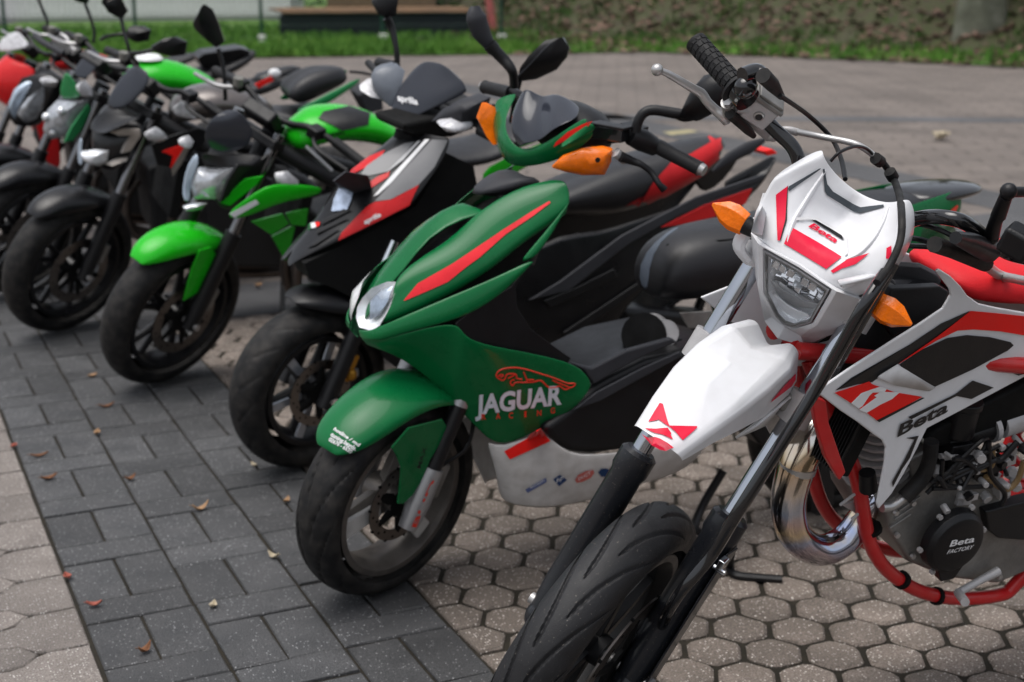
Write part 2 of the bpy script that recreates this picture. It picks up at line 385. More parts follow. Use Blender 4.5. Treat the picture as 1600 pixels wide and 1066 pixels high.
# joint beds of the near paving
hexbed = obj('hexagonal_paving', flat([(1.145, -1), (9, -1), (9, 1), (1.145, 5.9)], -.0085), M_JNT, kind='structure', smooth=0)
strip = obj('grey_paving_strip', flat([(.378, 1.4), (1.149, 1.4), (1.149, 8.1), (.378, 8.1)], -.0065), M_JNT, kind='structure', smooth=0)
pale = obj('pale_paving', flat([(-.6, 2.3), (.381, 2.3), (.381, 7.15), (-.6, 7.15)], -.0075), M_JNT, kind='structure', smooth=0)
random.seed(4)
def paver_mesh(poly, m, h=.03, bv=.004, jit=.0015, rnd=random):
    n = len(poly); c = sum((V3((*p, 0)) for p in poly), V3())/n; vs = []
    for zz, ins in ((-h, 0), (-bv, 0), (0, bv)):
        for p in poly:
            q = V3((*p, 0)); d = (c-q); vs.append(q+d.normalized()*ins*1.25+V3((rnd.uniform(-jit, jit), rnd.uniform(-jit, jit), zz+rnd.uniform(-jit, jit)*.3)))
    fs = [(i*n+k, i*n+(k+1) % n, (i+1)*n+(k+1) % n, (i+1)*n+k) for i in (0, 1) for k in range(n)]+[tuple(2*n+k for k in range(n))]
    me = bpy.data.meshes.new('paver'); me.from_pydata(vs, [], fs); me.materials.append(m)
    return me
def put(name, me, x, y, parent, z=0, rot=0, tilt=.006):
    o = bpy.data.objects.new(name, me); COL.objects.link(o); o.parent = parent
    o.location = (x, y, z+random.uniform(-.0015, .0012)); o.rotation_euler = (random.uniform(-tilt, tilt), random.uniform(-tilt, tilt), rot+random.uniform(-tilt, tilt)); return o
# hexagons: regular lattice, 132 mm across flats
RC = .0762*.905
hexp = [(RC*cos(pi/3*k)+.0, RC*sin(pi/3*k)) for k in range(6)]
hexp2 = [q for k in range(6) for q in ((RC*(cos(pi/3*k)*.88+cos(pi/3*(k-1))*.12), RC*(sin(pi/3*k)*.88+sin(pi/3*(k-1))*.12)), (RC*(cos(pi/3*k)*.88+cos(pi/3*(k+1))*.12), RC*(sin(pi/3*k)*.88+sin(pi/3*(k+1))*.12)))]
hm = [paver_mesh(hexp2, M_HEX, bv=.006, jit=.0022) for _ in range(8)]
cells = []
for i in range(-60, 60):
    for j in range(-60, 60):
        x = 1.866+.1145*(i+j); y = 2.329+.0661*(j-i)
        if x > 1.10 and .9 < y and x < 6.5 and y+.5*x < 6.6: cells.append((x, y))
vis = lambda p: (p[0]*.9073-p[1]*.4204)/(p[0]*.4204+p[1]*.9073)
def inview(p): d = p[0]*.4204+p[1]*.9073; return d > 1.9 and abs(vis(p)) < .40
cells.sort(key=lambda p: (not inview(p), p[0]**2+p[1]**2))
full = [p for p in cells if p[0]-.0762 > 1.152]; cut = [p for p in cells if p[0]-.0762 <= 1.152]
for x, y in full[:270]: put('hexagon_paver', random.choice(hm), x, y, hexbed, rot=random.choice((0, pi/3, 2*pi/3)))
def clip(poly, x0):
    out = []
    for a, b in zip(poly, poly[1:]+poly[:1]):
        if a[0] >= x0: out.append(a)
        if (a[0] >= x0) != (b[0] >= x0): t = (x0-a[0])/(b[0]-a[0]); out.append((x0, a[1]+t*(b[1]-a[1])))
    return out
ncut = 0
for x, y in cut:
    pl = clip([(p[0]+x, p[1]+y) for p in hexp], 1.154)
    if len(pl) < 3 or max(p[0] for p in pl) < 1.17 or y > 6: continue
    pl = [(p[0]-x, p[1]-y) for p in pl]
    put('cut_paver', paver_mesh(pl, M_HEX, bv=.005), x, y, hexbed); ncut += 1
rest = [];
for x, y in full[270:]:
    me = random.choice(hm); rest.append(([V3((v.co.x+x, v.co.y+y, v.co.z+random.uniform(-.001, .001))) for v in me.vertices], [tuple(p.vertices) for p in me.polygons]))
obj('far_pavers', rest, M_HEX, hexbed, smooth=0, kind='stuff')
# dark strip: three columns, one paver across then two along
P = .3585; cw = .2548
def rect(w, h): return [(-w/2, -h/2), (w/2, -h/2), (w/2, h/2), (-w/2, h/2)]
J = .0075
mA = [paver_mesh(rect(cw-J, .1195-J), M_DRK, bv=.0035) for _ in range(4)]
mB = [paver_mesh(rect(cw/2-J, .239-J), M_DRK, bv=.0035) for _ in range(4)]
for c, off in ((0, 2.815), (1, 2.811-.119+.003), (2, 2.815+.002)):
    off = (2.815, 3.052-.3585+.002, 2.815)[c]
    for k in range(-4, 18):
        y = off+P*k; x0 = .383+cw*c
        if y > 8: continue
        put('grey_paver', random.choice(mA), x0+cw/2, y+.06, strip)
        for s in (0, 1): put('grey_paver', random.choice(mB), x0+cw*(.25+.5*s), y+.1195+.1195, strip)
# pale wavy pavers on the left
def wave(px, m):
    x = .378-.0; h = .206
    return [(x, .004), (x, h-.004), (.29, h-.004), (.262, h-.012), (.235, h-.047), (.2, h-.056), (.12, h-.056), (.085, h-.04), (.06, h-.006), (.06, .006), (.085, .04), (.12, .056), (.2, .056), (.235, .047), (.262, .012), (.29, .004)]
pw = wave(0, 0); cx = sum(p[0] for p in pw)/len(pw); pw = [(p[0]-cx, p[1]-.103) for p in pw]
mW = [paver_mesh(pw, M_LGT, bv=.004) for _ in range(3)]
lens_ = [(.268, .103), (.236, .146), (.202, .153), (.12, .153), (.084, .138), (.056, .103), (.084, .068), (.12, .053), (.202, .053), (.236, .060)]
lx = sum(p[0] for p in lens_)/10; mL = [paver_mesh([(p[0]-lx, p[1]-.103) for p in lens_], M_LGT, bv=.004) for _ in range(3)]
for row in range(3):
    for k in range(-4, 20):
        y = 3.071+.206*k; put('wavy_paver', random.choice(mW), cx-.322*row, y+.103, pale); put('lens_paver', random.choice(mL), lx-.322*row, y, pale)

# ================================================================ white and red supermoto (nearest, right)
W_PL = mat('white plastic', (.69, .695, .715), .32, var=.05, sc=5, coat=.15, dust=.1)
W_PL2 = mat('scuffed white plastic', (.66, .66, .67), .42, var=.1, sc=9, dust=.3)
R_PL = mat('crimson print', (.70, .004, .04), .45, var=.04, spec=.25)
R_SEAT = mat('red seat cover', (.60, .012, .018), .5, var=.08, bump=.4, bsc=600)
R_FR = mat('red frame paint', (.50, .012, .014), .3, coat=.4, var=.1, dust=.12)
G_D = mat('slate grey print', (.055, .065, .075), .35, var=.05)
FORK_B = mat('black fork leg', (.012, .013, .016), .3, coat=.2, var=.15, speck=.35)
def build_supermoto():
    b = bike('supermoto', 'white and red supermoto with number plate headlight mask, nearest the camera', 'motorcycle', (1.133, 2.196), 12, -1)
    F = steer_mx(.295, 26.5, 34.8); sr, cr = sin(R_(26.5)), cos(R_(26.5))
    leg = lambda y, t: (sr*t, y, .295+cr*t)
    wheel(b, F, (0, 0, .295), .295, .053, .216, mat('black rim', (.012, .012, .013), .35), nsp=6, grooves=13, na=520, nc=84, disc=(.15, -.068), hub=.03, m_tyre=RUB_F)
    # ---- fork
    for y in (-.1, .1):
        o = obj('fork_leg', [tube([leg(y, -.03), leg(y, .05), leg(y, .30), leg(y, .31), leg(y, .345), leg(y, .352)], [.026, .031, .031, .035, .035, .027], 20, smooth=False), ball(leg(y, -.02), (.03, .03, .035))], FORK_B, b, F)
        obj('stanchion', rod(leg(y, .34), leg(y, .80), .0185, n=18), mat('hard chrome', (.42, .44, .48), .1, 1, var=.05), o, F)
        objs('fork_clamp', [rod(leg(y, .545), leg(y, .60), .029, n=18), rod(leg(y, .74), leg(y, .775), .029, n=18)], ALU, o, F)
    objs('triple_clamp', [box(leg(0, .572), (.05, .2, .035), MX.Rotation(R_(26.5), 3, 'Y')), box(leg(0, .757), (.05, .2, .03), MX.Rotation(R_(26.5), 3, 'Y'))], ALU_D, b, F, bev=.006)
    obj('axle', [rod((0, -.135, .295), (0, .135, .295), .011), rod((0, -.142, .295), (0, -.132, .295), .018, n=6)], STEEL, b, F)
    cal = obj('brake_caliper', [box((.055, -.085, .36), (.05, .05, .1), MX.Rotation(R_(30), 3, 'Y')), box((.085, -.09, .345), (.03, .03, .06), MX.Rotation(R_(30), 3, 'Y'))], PL_BLK, b, F, bev=.006)
    for k in range(3): obj('bolt', rod((.04+.018*k, -.116, .33+.03*k), (.04+.018*k, -.108, .33+.03*k), .006, n=6), CHR, cal, F)
    pts = [leg(-.1, t) for t in (-.02, .1, .2, .3)]
    obj('fork_guard', slab([(p[0]-.03, -.137, p[2]+.01) for p in pts]+[(p[0]+.022, -.137, p[2]-.01) for p in pts[::-1]], .004), FORK_B, b, F, bev=.002)
    obj('pinch_clip', [box((.092, -.137, .56), (.02, .012, .022)), rod((.09, -.15, .545), (.09, -.125, .545), .006, n=8)], CHR, b, F, bev=.002)
    # ---- front mudguard: stations tip -> rear, half profile ridge, edge, skirt
    st = [[(-.098, 0, .866), (-.096, -.028, .864), (-.090, -.044, .858), (-.082, -.047, .846)],
          [(-.045, 0, .893), (-.04, -.045, .887), (-.03, -.056, .878), (-.012, -.06, .852)],
          [(.03, 0, .917), (.035, -.055, .905), (.045, -.068, .894), (.07, -.072, .845)],
          [(.088, 0, .929), (.116, -.056, .914), (.125, -.073, .9), (.15, -.077, .83)],
          [(.19, 0, .905), (.2, -.05, .915), (.205, -.071, .9), (.235, -.078, .835)],
          [(.272, 0, .872), (.27, -.035, .903), (.27, -.053, .897), (.28, -.07, .835)]]
    fg = both(grid(st))
    fen = obj('front_mudguard', fg, W_PL, b, F, bev=.009, bseg=4, smooth=25)
    st2 = [[(.10, -.06, .80), (.12, -.077, .83)], [(.24, -.062, .75), (.25, -.08, .83)], [(.34, -.06, .66), (.36, -.075, .74)], [(.40, -.055, .58), (.42, -.068, .66)]]
    objs('mudguard_stay', both(grid(st2)), W_PL2, fen, F, thick=.004)
    d = (0.753,0.24,-0.613); dF = F.to_3x3() @ V3(d)
    pr = lambda L: L
    for nm, ps in (('star_print', [(-0.28,-0.04,1.077),(-0.278,-0.045,1.077),(-0.283,-0.062,1.061),(-0.285,-0.07,1.054),(-0.26,-0.104,1.064),(-0.261,-0.105,1.062),(-0.281,-0.098,1.042),(-0.282,-0.093,1.044),(-0.283,-0.083,1.049),(-0.285,-0.073,1.052),(-0.288,-0.065,1.054),(-0.291,-0.053,1.057),(-0.295,-0.05,1.055),(-0.302,-0.042,1.05)]),
                   ('star_print', [(-0.309,-0.043,1.041),(-0.299,-0.057,1.045),(-0.288,-0.07,1.051),(-0.288,-0.073,1.049),(-0.288,-0.079,1.046),(-0.289,-0.079,1.044),(-0.29,-0.086,1.039),(-0.296,-0.07,1.041),(-0.303,-0.059,1.04)]),
                   ('star_print', [(-0.311,-0.046,1.037),(-0.308,-0.055,1.035),(-0.301,-0.07,1.035),(-0.297,-0.081,1.033),(-0.294,-0.093,1.03),(-0.296,-0.091,1.028),(-0.305,-0.076,1.027),(-0.309,-0.065,1.029)])):
        decal(nm, [ps], R_PL, fen, [fen], dF, .002, .01, xf=F)
    decal('side_print', [[(-0.195,-0.172,1.184),(-0.199,-0.177,1.177),(-0.207,-0.178,1.166),(-0.238,-0.165,1.137),(-0.234,-0.165,1.142),(-0.213,-0.168,1.165)]], R_PL, fen, [fen], F.to_3x3() @ V3((0.801,0.187,-0.569)), .002, xf=F)
    # ---- headlight mask
    up = [[(0.401,0,1.143), (0.381,-0.048,1.163), (0.356,-0.076,1.198), (.385, -.085, 1.195)],
          [(0.374,0,1.098), (.315, -.07, 1.135), (.291, -.118, 1.14), (.37, -.124, 1.15)],
          [(.262, 0, 1.088), (.262, -.062, 1.092), (.272, -.117, 1.085), (.36, -.122, 1.085)],
          [(.236, 0, 1.06), (.233, -.066, 1.062), (.272, -.112, 1.045), (.36, -.118, 1.02)]]
    lo = [[(.234, 0, 1.059), (.231, -.066, 1.061), (.27, -.112, 1.045), (.36, -.118, 1.02)],
          [(.238, 0, 1.05), (.234, -.064, 1.052), (.285, -.105, 1.0), (.36, -.108, .99)],
          [(.245, 0, 1.04), (.24, -.0665, 1.038), (.30, -.096, .96), (.38, -.098, .945)],
          [(.30, 0, .905), (.298, -.022, .91), (.335, -.075, .895), (.40, -.078, .87)],
          [(.285, 0, .878), (.293, -.03, .878), (.325, -.062, .868), (.40, -.068, .84)]]
    mask = obj('headlight_mask', both(grid(up)), W_PL, b, F, thick=.005, sub=3, crease=.72)
    bA, bB, bC = V3((0.234,-0.064,1.055)), V3((0.285,-0.048,0.951)), V3((0.311,-0.018,0.906))
    def bez(s, dx):
        c0, c1 = V3((bA.x+.004, 0, bA.z)), V3((bC.x-.002, 0, bC.z-.004)); cc = V3(((bA.x+bC.x)/2, 0, (bA.z+bC.z)/2)); h = []
        for p in (c0, bA, bB, bC, c1): q = cc+(p-cc)*s; h.append((q.x+dx, q.y, q.z))
        return h
    def ringp(s, dx):
        h = bez(s, dx); return h+[(p[0], -p[1], p[2]) for p in h[-2:0:-1]]
    def full(h): return h+[(p[0], -p[1], p[2]) for p in h[-2:0:-1]]
    r1 = [(.236, 0, 1.064), (0.229,-0.076,1.061), (0.278,-0.06,0.956), (0.325,-0.03,0.89), (.318, 0, .893)]
    r2 = [(.252, 0, 1.062), (.268, -.108, 1.048), (.335, -.098, .95), (.335, -.042, .868), (.31, 0, .868)]
    r3 = [(.33, 0, 1.05), (.36, -.118, 1.03), (.41, -.10, .94), (.41, -.05, .845), (.40, 0, .845)]
    rb = ringp(1.04, -.002)
    lw = obj('mask_lower', loft([full(r3), full(r2), full(r1), rb, [(p[0]+.012, p[1], p[2]) for p in ringp(1.0, 0)]], False), W_PL, mask, F, smooth=28, bev=.003, bseg=2)
    hl = obj('headlight', loft([ringp(.99, .004), ringp(.985, -.004), ringp(.93, -.004), ringp(.9, .004)], False), mat('lamp rim plastic', (.3, .3, .31), .3, coat=.4), mask, F, smooth=30)
    obj('lens_rim', loft([ringp(.93, -.003), ringp(.93, -.006), ringp(.90, -.005), ringp(.88, .002)], False), ALU_D, hl, F, smooth=30)
    dp = lambda p, dx, dz=0: V3((p[0]+dx, p[1], p[2]+dz))
    rg = ringp(.88, 0); cx = sum((V3(p) for p in rg), V3())/len(rg)
    def LP(t, u, dx): # point in the lamp: t across -1..1 (rider's right positive), u 0 top .. 1 bottom
        w_ = (-bA.y)*(1-u)+(-bC.y)*u+.018*sin(pi*u); return V3((bA.x+(bC.x-bA.x)*u+dx, t*w_, bA.z+(bC.z-bA.z)*u))
    obj('reflector', loft([[dp(p, .002) for p in rg], [V3((bC.x+.006, p[1]*.93, p[2]+.002)) for p in rg], [V3((bC.x+.014, p[1]*.5, cx.z+(p[2]-cx.z)*.5)) for p in rg], [V3((bC.x+.018, p[1]*.1, cx.z+(p[2]-cx.z)*.02)) for p in rg]], False), REFL, hl, F, smooth=12)
    fl = []
    random.seed(21)
    for i in range(9):
        for j in range(4):
            p = LP(-.88+.22*i, .07+.13*j, .012+.012*(j > 1)); fl.append(box(p, (.005, .0125, .014), MX.Rotation(R_(random.uniform(-45, 5)), 3, 'Y') @ MX.Rotation(R_(random.uniform(-25, 25)), 3, 'Z')))
    objs('reflector_facet', fl[::1], CHR, hl, F, bev=.001)
    obj('bulb_shield', grid([[LP(t, .38+.14*(1-t*t)+.05*t, .012) for t in (.95, .5, 0, -.5, -.9)], [LP(t, .44+.30*(1-t*t)+.05*t, .014) for t in (.95, .5, 0, -.5, -.9)]]), mat('grey lamp shade', (.26, .26, .265), .4, .4), hl, F, thick=.002, sub=1)
    obj('lower_reflector', grid([[LP(t, .58+.14*(1-t*t), .010) for t in (.9, .4, 0, -.4, -.9)], [LP(t, .97, .016) for t in (.9, .4, 0, -.4, -.9)]]), mat('satin lamp base', (.72, .72, .73), .35, .1, var=.1), hl, F, sub=1, thick=.002)
    obj('bulb', ball((.285, 0, 1.005), (.02, .009, .009)), BULB, hl, F)
    obj('lens', slab([(p[0]-.007, p[1], p[2]) for p in ringp(.92, 0)], .003, (-.003, 0, 0)), LENS, hl, F, smooth=0)
    for sg in (0, 1):
        wg = grid([[(0.217,-0.072,1.087), (0.326,-0.122,1.099)], [(0.196,-0.085,1.094), (0.307,-0.128,1.102)], [(0.278,-0.078,1.041), (0.322,-0.122,1.083)], [V3((0.325,-0.07,1.019))+V3((.03, 0, 0)), V3((0.375,-0.11,1.055))+V3((.03, 0, 0))]])
        obj('mask_wing', mirg(wg) if sg else wg, W_PL, mask, F, smooth=20, thick=.003)
    dm = F.to_3x3() @ V3((0.85,0.218,-0.48))
    T = [mask, lw]
    D = lambda nm, ps, m=R_PL, off=.0016: decal(nm, [ps], m, mask, T, dm, off+.0006, .009, xf=F)
    D('red_panel', [(-0.048,-0.033,1.274),(-0.018,-0.123,1.258),(-0.04,-0.114,1.237),(-0.065,-0.039,1.251)])
    D('red_stripe', [(-0.043,0.015,1.309),(-0.027,0.008,1.325),(-0.049,-0.019,1.282),(-0.067,-0.031,1.253),(-0.07,-0.028,1.253)])
    D('black_edge', [(-0.027,0.008,1.325),(-0.026,0.008,1.326),(-0.048,-0.022,1.281),(-0.066,-0.032,1.254),(-0.067,-0.031,1.253),(-0.049,-0.019,1.282)], BLACK_D)
    D('red_corner', [(-0.037,-0.121,1.237),(-0.014,-0.132,1.257),(0.011,-0.154,1.274),(-0.009,-0.146,1.255),(-0.024,-0.133,1.244),(-0.036,-0.126,1.235)])
    D('red_tab', [(0.03,-0.171,1.287),(0.036,-0.175,1.292),(0.028,-0.184,1.277),(0.023,-0.179,1.274)])
    D('chevron_print', [(0.018,-0.021,1.361),(0.02,-0.023,1.362),(0.013,-0.04,1.344),(0.014,-0.054,1.337),(0.032,-0.105,1.328),(0.055,-0.132,1.34),(0.054,-0.134,1.337),(0.028,-0.11,1.32),(0.023,-0.101,1.32),(0.006,-0.049,1.33),(0.006,-0.043,1.334)], G_D)
    D('edge_print', [(0.017,-0.018,1.361),(0.015,-0.018,1.359),(-0.028,0.001,1.319),(-0.028,0.005,1.321),(-0.026,0.006,1.325),(0.014,-0.016,1.36)], G_D)
    for ln in ([(0.02,-0.027,1.36),(-0.009,-0.028,1.325),(-0.032,-0.03,1.296),(-0.046,-0.033,1.277),(-0.063,-0.043,1.252)], [(0.057,-0.139,1.339),(0.042,-0.145,1.317),(0.022,-0.147,1.292),(0.002,-0.142,1.27),(-0.016,-0.13,1.256)]):
        obj('mask_ridge', tube(lay(T, [F @ V3(p) for p in spl(ln, 5)], dm, .0002), [.0025, .0045, .005, .0045, .002], 8, smooth=False, flat=.8), W_PL, mask)
    rec = [(-0.048,-0.032,1.292),(-0.035,-0.047,1.299),(-0.027,-0.059,1.301),(-0.011,-0.109,1.291),(-0.01,-0.117,1.288),(-0.019,-0.131,1.268),(-0.023,-0.129,1.265),(-0.014,-0.115,1.284),(-0.014,-0.108,1.288),(-0.03,-0.06,1.297),(-0.036,-0.05,1.295),(-0.051,-0.033,1.288)]
    D('panel_lip', rec, W_PL2, .003)
    D('panel_painted_shadow', [(-0.026,-0.048,1.293),(-0.021,-0.055,1.294),(-0.005,-0.106,1.284),(-0.007,-0.111,1.279),(-0.009,-0.105,1.28),(-0.024,-0.055,1.291)], BLACK_D)  # black strip laid on flat for the shadow inside the panel lip
    lettering('Beta', *[(-0.032,-0.054,1.282),(-0.016,-0.104,1.272),(-0.026,-0.054,1.289)], R_PL, mask, T, dm, .0022, shear=.45, bold=.028, xf=F)
    obj('side_loop', tube([(.34, .085, .945), (.30, .125, .99), (.31, .128, 1.02), (.34, .12, 1.03), (.345, .1, .96)], .008, 8, flat=1.8), W_PL, mask, F)
    objs('mask_strut', [grid([[(.30, -.04, .868), (.40, -.10, .90)], [(.305, -.038, .852), (.405, -.10, .88)]]), grid([[(.31, -.04, .85), (.42, -.10, .855)], [(.32, -.036, .83), (.43, -.1, .835)]])], W_PL2, mask, F, thick=.006)
    # ---- indicators
    for s, c in ((-1, (0.291,-0.19,1.051)), (1, None)):
        c = V3((0.286,-0.196,1.046)); c.y *= -s if s > 0 else 1
        i0 = V3((0.286,-0.128,1.045)); i0.y *= -s if s > 0 else 1
        c.y = s*abs(c.y); i0.y = s*abs(i0.y)
        R = []
        dv = c-i0; upv = V3((.25, 0, 1)).normalized(); fw = dv.cross(upv).normalized()
        for t, hh, ww in ((0, .021, .012), (.35, .025, .016), (.62, .021, .014), (1, .003, .003)):
            q = i0+dv*t; R.append([q+upv*hh, q+upv*hh*.5+fw*ww, q-upv*hh*.6+fw*ww, q-upv*hh, q-upv*hh*.6-fw*ww*.6, q+upv*hh*.5-fw*ww*.6])
        o = obj('indicator', loft(R), AMBER, b, F, sub=0, bev=.004, bseg=3)
        obj('indicator_base', [tube([i0-dv*.02, i0-dv*.75], [.017, .009], 10, smooth=False), tube([i0-dv*.6, V3((.36, s*.1, .98))], .008, 8, smooth=False)], PL_BLK, o, F)
    # ---- handlebar
    bar = [(0.385,0.37,1.244), (0.408,0.2,1.168), (.41, .13, 1.14), (.40, .075, 1.055), (.40, 0, 1.045), (.40, -.075, 1.055), (0.414,-0.09,1.136), (0.376,-0.17,1.202), (0.528,-0.24,1.119), (.38, -.37, 1.235)]
    hb = obj('handlebar', tube(bar, .0125, 14, 8), GLS_BLK, b, F)
    g0, g1 = V3(bar[0]), V3((0.35,0.255,1.224))
    rg = [.0175 if k % 4 else .0158 for k in range(40)]
    gr = obj('grip', [tube([g0.lerp(g1, k/39) for k in range(40)], [.0178 if (k % 7) else .0168 for k in range(40)], 20, smooth=False), lathe([(.0001, 0), (.019, 0), (.0195, .006), (.017, .009)], g0, (g1-g0), 20)], GRIP, hb, F, smooth=50)
    gx = (g1-g0).normalized(); _, ga, gb = axes(gx); rb = []
    for k in range(9):
        for j in range(12):
            q = 2*pi*(j+.5*(k % 2))/12; c = g0.lerp(g1, .06+.9*k/9); R = MX([gx, ga*cos(q)+gb*sin(q), gb*cos(q)-ga*sin(q)]).transposed()
            rb.append(box(c+(ga*cos(q)+gb*sin(q))*.0178, ((g1-g0).length*.07, .0022, .0075), R))
    obj('grip_rib', rb, GRIP, gr, F)
    obj('grip_flange', [lathe([(.013, -.004), (.03, -.003), (.031, .002), (.013, .006)], g1, gx, 24)], GRIP, gr, F)
    obj('throttle_housing', [tube([g1+gx*.004, g1+gx*.03], .023, 18, smooth=False), ball(g1+gx*.02+V3((-.01, 0, .02)), (.022, .02, .02)), tube([(0.324,0.245,1.261), (0.352,0.235,1.266), (0.349,0.215,1.265)], [.014, .014, .012], 10)], GLS_BLK, hb, F)
    obj('throttle_boot', tube([(0.305,0.205,1.288),(0.333,0.195,1.269),(0.373,0.185,1.239)], [.0135, .0125, .006], 12, smooth=False), RUB, hb, F)
    obj('throttle_cable', tube([(0.349,0.18,1.251),(0.468,0.16,1.188),(0.516,0.12,1.149),(0.489,0.08,1.137),(0.422,0.04,1.141)], .0042, 8), PL_BLK, hb, F)
    for k in range(3): obj('screw', rod((0.316,0.235,1.224), (0.272,0.22,1.243), .003, n=6), CHR, hb, F) if k == 0 else None
    lv = obj('brake_lever', [ball((0.283,0.375,1.214), .0105), tube([(0.292,0.375,1.211),(0.31,0.36,1.204),(0.342,0.33,1.187),(0.357,0.315,1.179),(0.362,0.3,1.168),(0.371,0.285,1.158),(0.376,0.27,1.153),(0.385,0.262,1.143)], [.005, .0065, .0075, .0085, .008, .0085, .0105, .009], 12, flat=.75)], STEEL, hb, F, smooth=60)
    obj('lever_pivot', [rod((0.351,0.262,1.192), (0.38,0.262,1.16), .012, n=14), rod((0.335,0.258,1.202), (0.348,0.26,1.192), .008, n=6)], STEEL, lv, F)
    mc = obj('master_cylinder', [tube([(0.379,0.265,1.169),(0.407,0.25,1.159),(0.436,0.235,1.148),(0.464,0.205,1.12)], [.014, .013, .017, .012], 14, smooth=False), tube([(0.362,0.25,1.189),(0.387,0.235,1.189)], [.011, .016], 12, smooth=False)], ALU, hb, F)
    rc, ru, rvv = V3((0.397,0.22,1.186)), V3((0.416,0.2,1.174))-V3((0.387,0.245,1.193)), V3((-.2, 0, 1))
    ru = ru.normalized(); rn = ru.cross(rvv).normalized(); rv2 = rn.cross(ru)
    RM = MX([ru, rn, rv2]).transposed()
    obj('reservoir', box(rc, (.052, .034, .044), RM), ALU, mc, F, bev=.004)
    obj('reservoir_cap', [box(rc+rv2*.026, (.058, .038, .008), RM), box(rc+rv2*.032, (.05, .03, .006), RM)], ALU_D, mc, F, bev=.002)
    tc_ = V3((0.854,0.299,-0.425)); sg = rc-tc_*.022
    wv = (-rn if rn.dot(tc_) > 0 else rn)
    obj('sight_glass', [lathe([(.0001, .002), (.006, .002), (.006, 0)], rc+wv*.0185, wv, 18)], PL_BLK, mc, F)
    obj('sight_glass_ring', lathe([(.006, .001), (.0065, .003), (.009, .002), (.0095, 0)], rc+wv*.0175, wv, 20), STEEL, mc, F)
    obj('brake_switch_boot', tube([(0.348,0.25,1.177),(0.381,0.245,1.157),(0.406,0.23,1.138),(0.422,0.22,1.125)], [.009, .0095, .0085, .005], 12), RUB, hb, F)
    obj('banjo', [ball((0.458,0.2,1.126), .011), tube([(0.46,0.2,1.123),(0.447,0.19,1.145),(0.441,0.175,1.158),(0.453,0.16,1.157)], [.006, .006, .006, .007], 10)], ALU, mc, F)
    ho = obj('brake_hose', tube([(0.445,0.16,1.161),(0.467,0.12,1.166),(0.469,0.07,1.182),(0.476,0.045,1.181),(0.487,0.02,1.171)], .0055, 10), STEEL, b, F)
    obj('hose_sleeve', tube([(0.488,0.03,1.173),(0.514,0.015,1.156),(0.517,-0.01,1.14),(0.437,-0.05,1.159),(0.291,-0.1,1.204),(0.249,-0.125,1.187),(0.215,-0.135,1.158),(0.163,-0.14,1.15)], .0062, 10), RUB, ho, F)
    objs('hose_tie', [rod((0.475,0.022,1.176), (0.491,0.015,1.167), .0105), rod((0.505,-0.003,1.153), (0.513,-0.012,1.142), .0105)], RUB, ho, F)
    objs('brake_hose', [tube([(0.215,-0.135,1.145),(0.168,-0.138,1.105),(0.153,-0.138,1.034),(0.136,-0.137,0.955),(0.098,-0.137,0.881),(0.056,-0.137,0.801),(0.024,-0.136,0.727),(0.008,-0.132,0.633),(-0.027,-0.12,0.551),(0.043,-0.1,0.384)], .0105, 10), tube([(0.288,-0.128,1.126),(0.268,-0.13,1.06),(0.253,-0.13,0.986),(0.238,-0.13,0.91)], .006, 8)], GLS_BLK, ho, F)
    obj('wire', tube([(0.328,0.05,1.204),(0.337,0.045,1.221),(0.386,0.04,1.219),(0.436,0.035,1.202),(0.492,0.03,1.171)], .0028, 6), PL_BLK, ho, F)
    # left side controls
    pm = obj('mirror_stalk', [tube([(0.446,-0.215,1.168),(0.403,-0.215,1.219),(0.396,-0.215,1.238)], [.013, .011, .011], 12, smooth=False), tube([(0.401,-0.215,1.23),(0.371,-0.215,1.28)], [.0125, .0105], 12, smooth=False), ball((0.371,-0.215,1.288), .0135), tube([(0.386,-0.215,1.281),(0.439,-0.235,1.274),(0.5,-0.28,1.297)], [.0085, .0085, .0085], 12, smooth=False), lathe([(.0001, -.01), (.06, -.006), (.062, .004), (.0001, .006)], (0.466,-0.3,1.363), (-1, 0, .1), 24)], PL_BLK, b, F)
    obj('clutch_perch', [tube([(0.296,-0.19,1.213),(0.37,-0.2,1.181),(0.462,-0.22,1.138)], [.01, .016, .02], 12, smooth=False), ball((0.439,-0.215,1.173), .014)], PL_BLK, hb, F)
    obj('lever_sleeve', tube([(0.33,-0.16,1.167),(0.398,-0.18,1.139),(0.503,-0.22,1.094)], [.0135, .0135, .0145], 12, smooth=False), RUB, hb, F)
    obj('clutch_lever', tube([(0.49,-0.22,1.099),(0.619,-0.235,1.028),(0.579,-0.27,1.059),(0.482,-0.33,1.127)], [.009, .009, .008, .009], 12, flat=.8), STEEL, hb, F)
    obj('switch_box', [box((0.341,-0.27,1.237), (.045, .05, .045))], PL_BLK, hb, F, bev=.008)
    obj('grip', tube([(0.341,-0.28,1.235), (.38, -.38, 1.235)], .0178, 18, smooth=False), GRIP, hb, F)
    objs('cable', [tube([(0.442,-0.08,1.11),(0.42,-0.11,1.14),(0.377,-0.15,1.17),(0.375,-0.18,1.173)], .0045, 8), tube([(0.474,-0.08,1.069),(0.427,-0.11,1.108),(0.393,-0.15,1.136)], .005, 8), tube([(0.496,-0.08,1.047),(0.455,-0.11,1.081),(0.407,-0.15,1.124)], .005, 8)], PL_BLK, hb, F)
